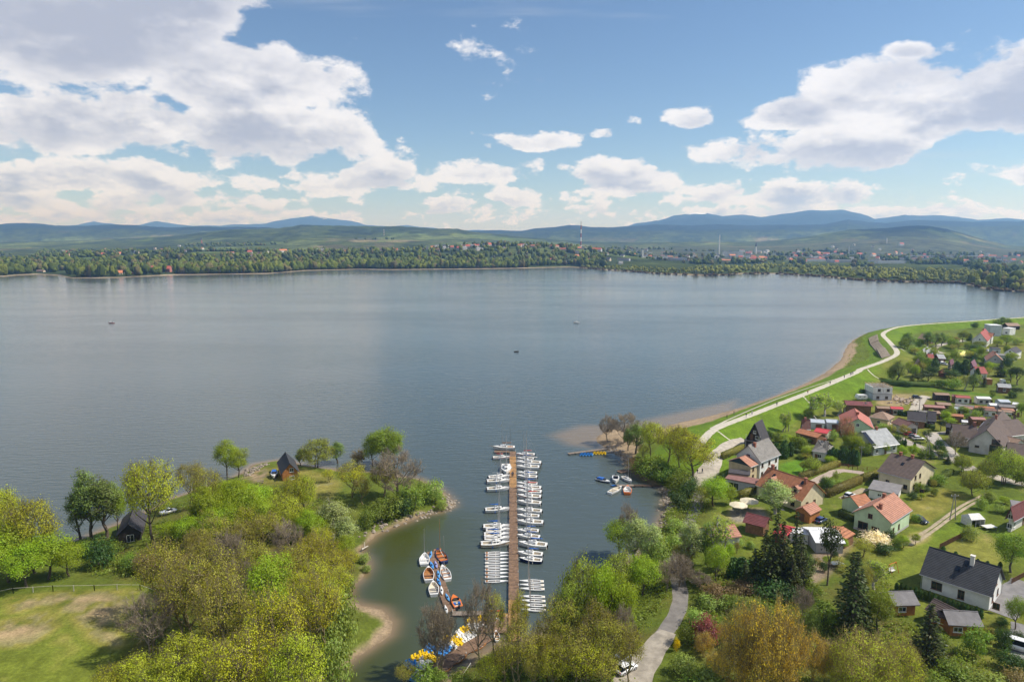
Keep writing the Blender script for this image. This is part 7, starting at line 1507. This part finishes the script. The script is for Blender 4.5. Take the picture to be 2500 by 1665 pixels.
hedge('r1', [(1120, 1000), (1190, 1012), (1420, 1045)], .6, 1.5, 'dark garden hedge in front of the hipped roof house')
hedge('r2', [(820, 1150), (905, 1155)], 2.4, 1.6, 'low clipped hedge on the lawn beside the black shed')
hedge('r13', [(1230, 740), (1540, 770)], 1.0, 1.4, 'low dark hedge below the upper lawn')
def row(reg, a, b, n, h, w, where, grp):
    for k in range(n):
        t = k / (n - 1); x = a[0] + (b[0] - a[0]) * t; y = a[1] + (b[1] - a[1]) * t; p = on(reg, x, y); tm, cm, H0, W0 = SHAPES['thuja'][k % 2]; hh = h * (.88 + .24 * ((k * 37) % 10) / 10); e = empty('thuja', p, k * 1.3, (w / W0, w / W0, hh / H0))
        tag(e, 'clipped thuja, %s along %s' % (ORD[k] if k < 20 else 'last', where), 'tree', grp)
        for part, me, mt in (('trunk', tm, BARK), ('crown', cm, SPEC['thuja'][1])): o = bpy.data.objects.new(part, me); link(o, e); o.material_slots[0].link = 'OBJECT'; o.material_slots[0].material = mt
row('r4', (385, 945), (955, 1135), 19, 2.0, .95, 'the white house wall', 'thujas below the white house')
row('r2', (385, 1005), (645, 1045), 13, 2.2, 1.3, 'the tan and red cabin roofs', 'thujas below the cabins')
row('r1', (1465, 1090), (1725, 1120), 9, 5.0, 2.2, 'the tall dark block', 'tall thuja block')
row('r2', (690, 1040), (880, 1060), 8, 2.4, 1.5, 'the dark bungalow', 'thujas behind the dark bungalow')
row('r2', (1420, 1130), (1560, 1140), 6, 2.6, 1.4, 'the pink-roofed cabin lawn', 'thujas by the cabin lawn')
def fence(reg, ps, label, h=1.1, step=2.2, m=GREYW, rails=2, paling=False, name='fence'):
    q = [on(reg, *p) for p in ps]; e = empty(name, q[0]); org = e.location.copy(); tag(e, label, 'fence')
    for a, b in zip(q[:-1], q[1:]):
        L = (b - a).length; n = max(1, int(L / step))
        for i in range(n + 1):
            c = a.lerp(b, i / n); c.z = Z(c.x, c.y); l = c - org; f = MB(); f.box(l.x - .06, l.x + .06, l.y - .06, l.y + .06, l.z - .2, l.z + h); f.build('post', m, e)
            if i < n:
                d = a.lerp(b, (i + 1) / n); d.z = Z(d.x, d.y); k = d - org
                for r in range(rails): z = h * (.95 - .5 * r); f = MB(); f.tube((l.x, l.y, l.z + z), (k.x, k.y, k.z + z), .04, n=4); f.build('rail', m, e)
                if paling:
                    for j in range(7): v = l.lerp(k, (j + .5) / 7); f = MB(); f.box(v.x - .09, v.x + .09, v.y - .05, v.y - .02, v.z + .08, v.z + h * 1.02); f.build('paling', m, e)
fence('r8', [(-60, 1000), (90, 968), (360, 952), (640, 948), (950, 945), (1065, 985)], 'pale rail fence along the top of the worn meadow', 1.25, 3.2, mat('fence_pale', (.48, .44, .36), .9), 1)
fence('r4', [(678, 665), (770, 618), (848, 580)], 'brown paling fence around the dry lawn', 1.3, 2.2, WALLS['wood'], 2, True)
fence('r4', [(1165, 900), (1260, 850)], 'brown paling fence beside the asphalt driveway', 1.2, 2.2, WALLS['wood'], 2, True)
fence('r4', [(0, 108), (120, 130), (250, 140)], 'low wall fence with brick posts beside the cream house', 1.3, 2.6, BRICK, 2)
fence('r1', [(1560, 1140), (1690, 1165), (1790, 1185)], 'brick-post fence along the pink paved drive', 1.3, 2.8, BRICK, 2)
fence('r2', [(560, 1245), (700, 1300), (840, 1345), (920, 1360)], 'dark metal fence along the village street', 1.2, 2.5, BLACK, 2)
fence('r6', [(790, 1430), (690, 1575)], 'single pale rail running down to the pedal boat pontoon', 1.0, 6.0, mat('rail_white', (.62, .60, .55), .7), 1)
def parasol(reg, x, y, w, label):
    p = on(reg, x, y); e = empty('parasol', p); tag(e, label, 'parasol'); n = 8; ring = lambda r, z: [(r * math.cos(6.283 * k / n), r * math.sin(6.283 * k / n), z) for k in range(n)]
    c = MB(); c.loft([ring(w / 2, 2.25), ring(w / 2, 2.42), ring(w * .25, 2.85), ring(.08, 3.15)], True, True); c.build('canopy', mat('canvas_cream', (.66, .58, .42), .85, .08), e); q = MB(); q.tube((0, 0, 0), (0, 0, 2.9), .05, n=6); q.build('pole', GREYW, e); b = MB(); b.box(-.4, .4, -.4, .4, 0, .12); b.build('base', FLOATG, e)
parasol('r3', 512, 178, 5.0, 'cream octagonal parasol nearest the maroon pavilion'); parasol('r3', 600, 145, 5.2, 'cream octagonal parasol beside the hedge'); parasol('r3', 880, 150, 2.4, 'small cream parasol behind the pale feathery tree')
def tent():
    p = on('r4', 900, 500); e = empty('party_tent', p, rad(8)); tag(e, 'small white party tent on the lawn', 'tent'); r = MB(); r.hull([(-2, -1.7, 2.0), (2, -1.7, 2.0), (2, 1.7, 2.0), (-2, 1.7, 2.0)], [(-1.6, -.1, 3.0), (1.6, -.1, 3.0), (1.6, .1, 3.0), (-1.6, .1, 3.0)]); r.build('roof', WHITEC, e)
    w = MB(); w.box(-1.95, -1.9, -1.65, 1.65, 0, 2.0); w.box(1.9, 1.95, -1.65, 1.65, 0, 2.0); w.box(-1.9, 1.9, 1.6, 1.65, 0, 2.0); w.build('side_panel', WHITEC, e)
    for x in (-1.9, -.6, .6, 1.9): q = MB(); q.tube((x, -1.65, 0), (x, -1.65, 2.0), .04, n=5); q.build('post', WFR, e)
tent()
def swing():
    p = on('r4', 355, 825); e = empty('garden_swing', p, .5); tag(e, 'wooden garden swing with pale seat on the lawn', 'swing'); f = MB()
    for s in (-1, 1): f.tube((s * 1.2, -.8, 0), (s * 1.2, 0, 2.2), .06, n=5); f.tube((s * 1.2, .8, 0), (s * 1.2, 0, 2.2), .06, n=5)
    f.tube((-1.3, 0, 2.2), (1.3, 0, 2.2), .06, n=5); f.build('frame', ORANGE, e); s = MB(); s.box(-.8, .8, -.3, .3, .45, .55); s.box(-.8, .8, .28, .36, .55, 1.1); s.build('seat', WHITEC, e)
    for x in (-.75, .75): r = MB(); r.tube((x, 0, .5), (x, 0, 2.2), .02, n=4); r.build('chain', ALU, e)
swing()
def sandbox(reg, x, y, label, m, s=1.6):
    p = on(reg, x, y); e = empty('garden_table', p, .2); tag(e, label, 'table'); t = MB(); t.box(-s, s, -s * .6, s * .6, .7, .78); t.build('tabletop', m, e)
    for a in (-1, 1):
        for b in (-1, 1): l = MB(); l.box(a * s * .85 - .05, a * s * .85 + .05, b * s * .5 - .05, b * s * .5 + .05, 0, .7); l.build('leg', GREYW, e)
sandbox('r4', 1010, 530, 'pale garden table on the lawn beside the tent', WHITEC); sandbox('r3', 1320, 610, 'grey workbench in the cluttered yard', ALU, 1.4); sandbox('r3', 870, 500, 'white table under the spruces', WHITEC, 1.2)

WV = 'in the village gardens'
RG = random.Random(31)
for reg, (x0, x1, y0, y1), n in (('r4', (500, 640, 200, 330), 4), ('r4', (950, 1150, 330, 420), 4), ('r1', (1000, 1250, 900, 980), 5), ('r1', (1320, 1560, 1220, 1340), 5), ('r2', (780, 1060, 1060, 1150), 5), ('r2', (400, 640, 1200, 1260), 3), ('r2', (1050, 1400, 1010, 1090), 6), ('r2', (1000, 1350, 380, 520), 9), ('r2', (640, 900, 560, 700), 8), ('r2', (1400, 1700, 560, 700), 6), ('r4', (0, 120, 20, 90), 3), ('r3', (480, 640, 420, 520), 4), ('r4', (1000, 1230, 1240, 1330), 4), ('r1', (1180, 1560, 1010, 1090), 7), ('r2', (180, 640, 1330, 1420), 7), ('r2', (820, 1060, 1340, 1460), 5), ('r4', (330, 520, 590, 690), 5), ('r2', (660, 1000, 400, 520), 8), ('r2', (1250, 1700, 420, 560), 8), ('r4', (440, 640, 270, 330), 3), ('r3', (1100, 1400, 480, 700), 8)):
    for k in range(n):
        x = RG.uniform(x0, x1); y = RG.uniform(y0, y1); T(reg, x, y, y - RG.uniform(15, 34) * REG[reg][2], RG.uniform(16, 36) * REG[reg][2], RG.choice(['bush', 'bushl', 'bushd', 'fresh', 'green', 'olive']), WV)
LANDMARK[WV] = ('the unfinished house', 'r2', 400, 890); number_trees()

# ================================================================ PEOPLE
def make_person(top, legs, hair, stride=.18):
    e = empty('person'); J = [(0, 0, .95), (0, 0, 1.15), (0, 0, 1.40), (0, 0, 1.52), (0, .01, 1.62), (0, 0, 1.74),
         (.20, 0, 1.40), (.26, -.05, 1.12), (.27, .06, .88), (-.20, 0, 1.40), (-.26, .05, 1.12), (-.27, .12, .88),
         (.10, 0, .90), (.11, stride * .6, .50), (.11, stride, .06), (.11, stride + .16, .03), (-.10, 0, .90), (-.11, -stride * .3, .50), (-.11, -stride, .06), (-.11, -stride + .16, .03)]
    E = [(0, 1), (1, 2), (2, 3), (3, 4), (4, 5), (2, 6), (6, 7), (7, 8), (2, 9), (9, 10), (10, 11), (0, 12), (12, 13), (13, 14), (14, 15), (0, 16), (16, 17), (17, 18), (18, 19)]
    Rr = [.14, .13, .15, .06, .10, .08, .075, .05, .04, .075, .05, .04, .10, .07, .045, .04, .10, .07, .045, .04]
    me = bpy.data.meshes.new('body'); me.from_pydata(J, E, []); o = bpy.data.objects.new('body', me); COL.objects.link(o)
    md = o.modifiers.new('skin', 'SKIN')
    for v, r in zip(me.skin_vertices[0].data, Rr): v.radius = (r, r)
    me.skin_vertices[0].data[0].use_root = True
    o.modifiers.new('sub', 'SUBSURF').levels = 1
    dg = bpy.context.evaluated_depsgraph_get(); nm = bpy.data.meshes.new_from_object(o.evaluated_get(dg)); bpy.data.objects.remove(o)
    for m in (top, legs, mat('skin', (.45, .27, .19), .6), hair): nm.materials.append(m)
    for p in nm.polygons:
        c = p.center; p.use_smooth = True
        p.material_index = 3 if c.z > 1.66 or (c.z > 1.56 and c.y < -.03) else 2 if c.z > 1.48 or (abs(c.x) > .2 and c.z < .98) else 1 if c.z < .95 else 0
    link(bpy.data.objects.new('body', nm), e); return e
CLO = {k: mat('cloth_' + k, v, .9) for k, v in {'navy': (.03, .04, .10), 'black': (.02, .02, .02), 'white': (.62, .62, .60), 'red': (.45, .04, .04), 'grey': (.20, .20, .21), 'blue': (.06, .14, .35), 'jeans': (.05, .08, .16)}.items()}
HAIR = mat('hair_brown', (.06, .035, .02), .7)
def person(reg, x, y, top, legs, label, rz=0.0, z=None, scale=1.0):
    key = 'p' + top + legs; o = copy_tree(PROTO[key]) if key in PROTO else PROTO.setdefault(key, make_person(CLO[top], CLO[legs], HAIR)); p = on(reg, x, y) if z is None else at(reg, x, y, z); o.location = p; o.rotation_euler[2] = rz
    o.location.z = (p.z if z is not None else Z(p.x, p.y) + .08); return tag(o, label, 'person')
person('r5', 373, 500, 'grey', 'jeans', 'person in grey top standing on the orange jetty planks', .4, .57); person('r5', 383, 496, 'navy', 'black', 'person in navy top standing on the orange jetty planks', 2.5, .57)
for (x, y), t, l, lb in [((672, 662), 'black', 'jeans', 'walker in black top on the dike path near the drain'), ((728, 640), 'white', 'jeans', 'walker in white top on the dike path'), ((966, 552), 'navy', 'black', 'walker in navy top on the dike path'), ((1262, 436), 'red', 'jeans', 'walker in red top on the dike path'), ((1476, 348), 'black', 'black', 'walker dressed in black on the dike path'), ((1612, 290), 'grey', 'jeans', 'walker in grey top on the dike path'),
                         ((1672, 262), 'navy', 'jeans', 'person in navy top in the group on the dike path'), ((1684, 256), 'black', 'jeans', 'person in black top in the group on the dike path'), ((1694, 252), 'blue', 'black', 'person in blue top in the group on the dike path'), ((555, 640), 'black', 'jeans', 'person in black top standing on the sandy beach'), ((488, 675), 'black', 'black', 'person dressed in black standing on the sandy beach'), ((252, 1200), 'navy', 'jeans', 'person in navy top in the gravel yard'), ((205, 1205), 'black', 'jeans', 'person in black top in the gravel yard')]: person('r1', x, y, t, l, lb, x * .37)
for (x, y), t, lb in [((1983, 1015), 'black', 'person in black top on the lane under the trees'), ((2000, 1008), 'navy', 'person in navy top on the lane under the trees')]: person('r5', x, y, t, 'black', lb, 1.0)

# ================================================================ THE FAR SHORE: houses, towers
FW = {k: mat('farwall_' + k, v, .9, .05) for k, v in {'white': (.66, .64, .60), 'cream': (.55, .47, .36), 'grey': (.40, .40, .41), 'brick': (.40, .16, .12)}.items()}
FR = {k: mat('farroof_' + k, v, .85, .1) for k, v in {'red': (.42, .11, .07), 'orange': (.50, .19, .09), 'brown': (.16, .11, .09), 'grey': (.22, .22, .23), 'dark': (.07, .07, .08)}.items()}
FM = {}
def far_house(px, D, L, W, h, rise, wk, rk, rz, label, cat='house', group=None, name='house', floors=1):
    z, x, _ = ZFAR(px, D); e = empty(name, (x, D, z - .8), rz); tag(e, label, cat, group)
    key = (L, W, h, rise, floors)
    if key not in FM:
        w = MB(); w.box(-L / 2, L / 2, -W / 2, W / 2, 0, h); w.hull([(-L / 2, -W / 2, h), (-L / 2, W / 2, h), (-L / 2, 0, h + rise)], [(L / 2, -W / 2, h), (L / 2, W / 2, h), (L / 2, 0, h + rise)]) if rise else None
        r = MB(); t = .35
        if rise:
            for s in (-1, 1): q = [(-L / 2 - .5, s * (W / 2 + .6), h - .4), (L / 2 + .5, s * (W / 2 + .6), h - .4), (L / 2 + .5, 0, h + rise), (-L / 2 - .5, 0, h + rise)]; r.hull(q, [(v[0], v[1], v[2] + t) for v in q])
        else: r.box(-L / 2 - .3, L / 2 + .3, -W / 2 - .3, W / 2 + .3, h + .01, h + .5)
        g = MB()
        for f in range(floors):
            n = max(2, int(L / 4))
            for k in range(n): cx = -L / 2 + L * (k + .5) / n; g.poly([(cx - .8, -W / 2 - .04, 1.2 + f * 3), (cx + .8, -W / 2 - .04, 1.2 + f * 3), (cx + .8, -W / 2 - .04, 2.8 + f * 3), (cx - .8, -W / 2 - .04, 2.8 + f * 3)])
        FM[key] = (w.mesh('wall', FW['white']), r.mesh('roof', FR['red']), g.mesh('window_row', PANE))
    for nm, me, m in zip(('wall', 'roof', 'window_row'), FM[key], (FW[wk], FR[rk], PANE)):
        o = bpy.data.objects.new(nm, me); link(o, e)
        o.material_slots[0].link = 'OBJECT'; o.material_slots[0].material = m
        if nm == 'window_row': o['kind'] = 'stuff'
    return e
# left shore houses (told apart by colour)
for (X, Y), L, W, h, rise, wk, rk, lb in [((1030, 585), 14, 9, 4, 5, 'cream', 'orange', 'orange-roofed house close to the far shore'), ((1115, 585), 12, 8, 3, 3, 'white', 'grey', 'white house with grey roof close to the far shore'), ((1165, 592), 12, 8, 3, 4, 'brick', 'orange', 'low house with orange roof beside the white one on the far shore'), ((1330, 575), 12, 10, 11, 4, 'brick', 'red', 'tall brick-red house on the far shore'), ((1455, 580), 20, 12, 8, 6, 'brick', 'red', 'large red house with red roof on the far shore'), ((1535, 565), 16, 10, 6, 5, 'white', 'brown', 'white house with brown roof beside the large red one'), ((1600, 555), 10, 8, 4, 4, 'white', 'grey', 'small white house with grey roof beside the far wood'), ((1670, 535), 10, 8, 4, 4, 'white', 'red', 'small red-roofed house at the edge of the far wood'), ((1445, 545), 12, 9, 6, 5, 'cream', 'dark', 'cream house with dark roof behind the large red one'), ((900, 520), 10, 8, 4, 4, 'grey', 'grey', 'grey house alone in the far woods'), ((340, 595), 16, 8, 3, 3, 'cream', 'brown', 'low brown-roofed boathouse at the far inlet')]:
    px, py = src('r9', X, Y); far_house(px, min(float(np.interp(px, FPXS, FSD)) + 55 + (600 - Y) * 1.6, 2400), L, W, h, rise, wk, rk, random.Random(X).uniform(-.5, .5), lb)
RH = random.Random(77)
CL = [((560, 1180), (520, 800), 26, 'in the village above the far woods'), ((1060, 1330), (420, 900), 48, 'in the hillside village across the lake'), ((1330, 1560), (120, 700), 26, 'on the slope above the marsh'), ((1530, 2050), (700, 1900), 78, 'in the town beyond the marsh'), ((1980, 2500), (900, 2300), 62, 'in the town beneath the wooded hill'), ((150, 560), (900, 2200), 34, 'in the hamlet on the far left fields')]
for (x0, x1), (b0, b1), n, where in CL:
    where = where.replace('far left fields', 'fields behind the inlet')
    for k in range(n):
        px = RH.uniform(x0, x1); sd = float(np.interp(px, FPXS, FSD)); D = sd + RH.uniform(b0, b1); big = RH.random() < .18; rk = RH.choice(['red', 'orange', 'red', 'brown', 'grey', 'dark']); wk = RH.choice(['white', 'white', 'cream', 'grey'])
        dims = RH.choice([(12, 9, 5, 4), (14, 10, 6, 5), (11, 9, 4.5, 4.5)]) if not big else RH.choice([(26, 12, 8, 4), (36, 14, 6, 2), (22, 12, 9, 5)])
        far_house(px, D, *dims, wk, rk, RH.uniform(-.8, .8), '%s %s-walled house with %s roof %s' % ('long' if big else 'small', wk, rk, where), 'house', '%s %s-walled %s-roofed houses %s' % ('long' if big else 'small', wk, rk, where))
for k, (X, Y) in enumerate(((2080, 500), (2120, 503), (2160, 506), (2195, 508))):
    px, _ = src('r11', X, Y); far_house(px, 2750, 26, 14, 20, 0, 'white', 'grey', .1, 'white apartment block, %s from the white chimney beyond the marsh' % ORD[k], 'building', 'apartment blocks beyond the marsh', 'apartment_block', 6)
for (x, L, wk, rk, lb) in [(1990, 60, 'white', 'red', 'long factory hall with red roof beyond the marsh'), (2060, 90, 'grey', 'grey', 'long grey factory hall beyond the marsh'), (2175, 80, 'white', 'grey', 'long white hall beneath the wooded hill'), (1620, 60, 'white', 'grey', 'white warehouse at the edge of the town'), (1660, 45, 'grey', 'grey', 'grey warehouse at the edge of the town')]:
    far_house(x, float(np.interp(x, FPXS, FSD)) + 800, L, 25, 9, 0, wk, rk, .05, lb, 'building', None, 'factory_hall')
def tower(px, D, h, w, m, label, name, cat, bands=0, spire=0, m2=None):
    z, x, _ = ZFAR(px, D); e = empty(name, (x, D, z - 1)); tag(e, label, cat); n = max(1, bands)
    for k in range(n):
        q = MB(); q.tube((0, 0, h * k / n), (0, 0, h * (k + 1) / n), w * (1 - .35 * k / n) / 2, w * (1 - .35 * (k + 1) / n) / 2, 10); q.build('shaft_band' if bands else 'shaft', (m if k % 2 == 0 else m2) if bands else m, e)
    if spire: q = MB(); q.tube((0, 0, h), (0, 0, h + spire), w * .6, .1, 8); q.build('spire', FR['dark'], e)
px, _ = src('r11', 790, 300); tower(px, 2500, 100, 6, FW['white'], 'tall chimney with red and white bands on the far hill', 'chimney_stack', 'chimney', 7, 0, mat('band_red', (.30, .13, .12), .8))
px, _ = src('r11', 2015, 450); tower(px, 2900, 88, 5.5, FW['white'], 'slender white chimney in the town beyond the marsh', 'chimney_stack', 'chimney')
px, _ = src('r11', 1338, 490); tower(px, 2300, 26, 6, FW['white'], 'short white tower behind the marsh thicket', 'tower', 'tower')
px, _ = src('r12', 155, 450); tower(px, 3200, 34, 9, FW['white'], 'white church tower with dark spire in the town', 'church_tower', 'tower', 0, 22)
px, _ = src('r12', 1225, 410); tower(px, 3600, 28, 5, FW['white'], 'pale tower below the wooded hill', 'tower', 'tower')
px, _ = src('r10', 1225, 320); tower(px, 4300, 38, 4, FW['white'], 'faint red-white mast on the fields behind the woods', 'mast', 'mast', 5, 0, MATS['band_red'])
px, _ = src('r9', 1785, 345); tower(px, 3800, 20, 8, FW['brick'], 'red church tower with spire in the distant hamlet', 'church_tower', 'tower', 0, 16)
px, _ = src('r12', 920, 440); tower(px, 3000, 45, 4, FW['grey'], 'grey factory chimney beneath the wooded hill', 'chimney_stack', 'chimney')
def footbridge():
    z, x0, _ = ZFAR(2215, 2500); _, x1, _ = ZFAR(2405, 2500); e = empty('road_bridge', (x0, 2500, 0)); tag(e, 'long dark road bridge beyond the marsh', 'bridge'); L = x1 - x0; d = MB(); d.box(0, L, -6, 6, 14, 16.5); d.build('deck', FW['grey'], e)
    for k in range(9): q = MB(); q.box(L * k / 8 - 1.2, L * k / 8 + 1.2, -4, 4, -2, 13.9); q.build('pier', FW['grey'], e)
footbridge()
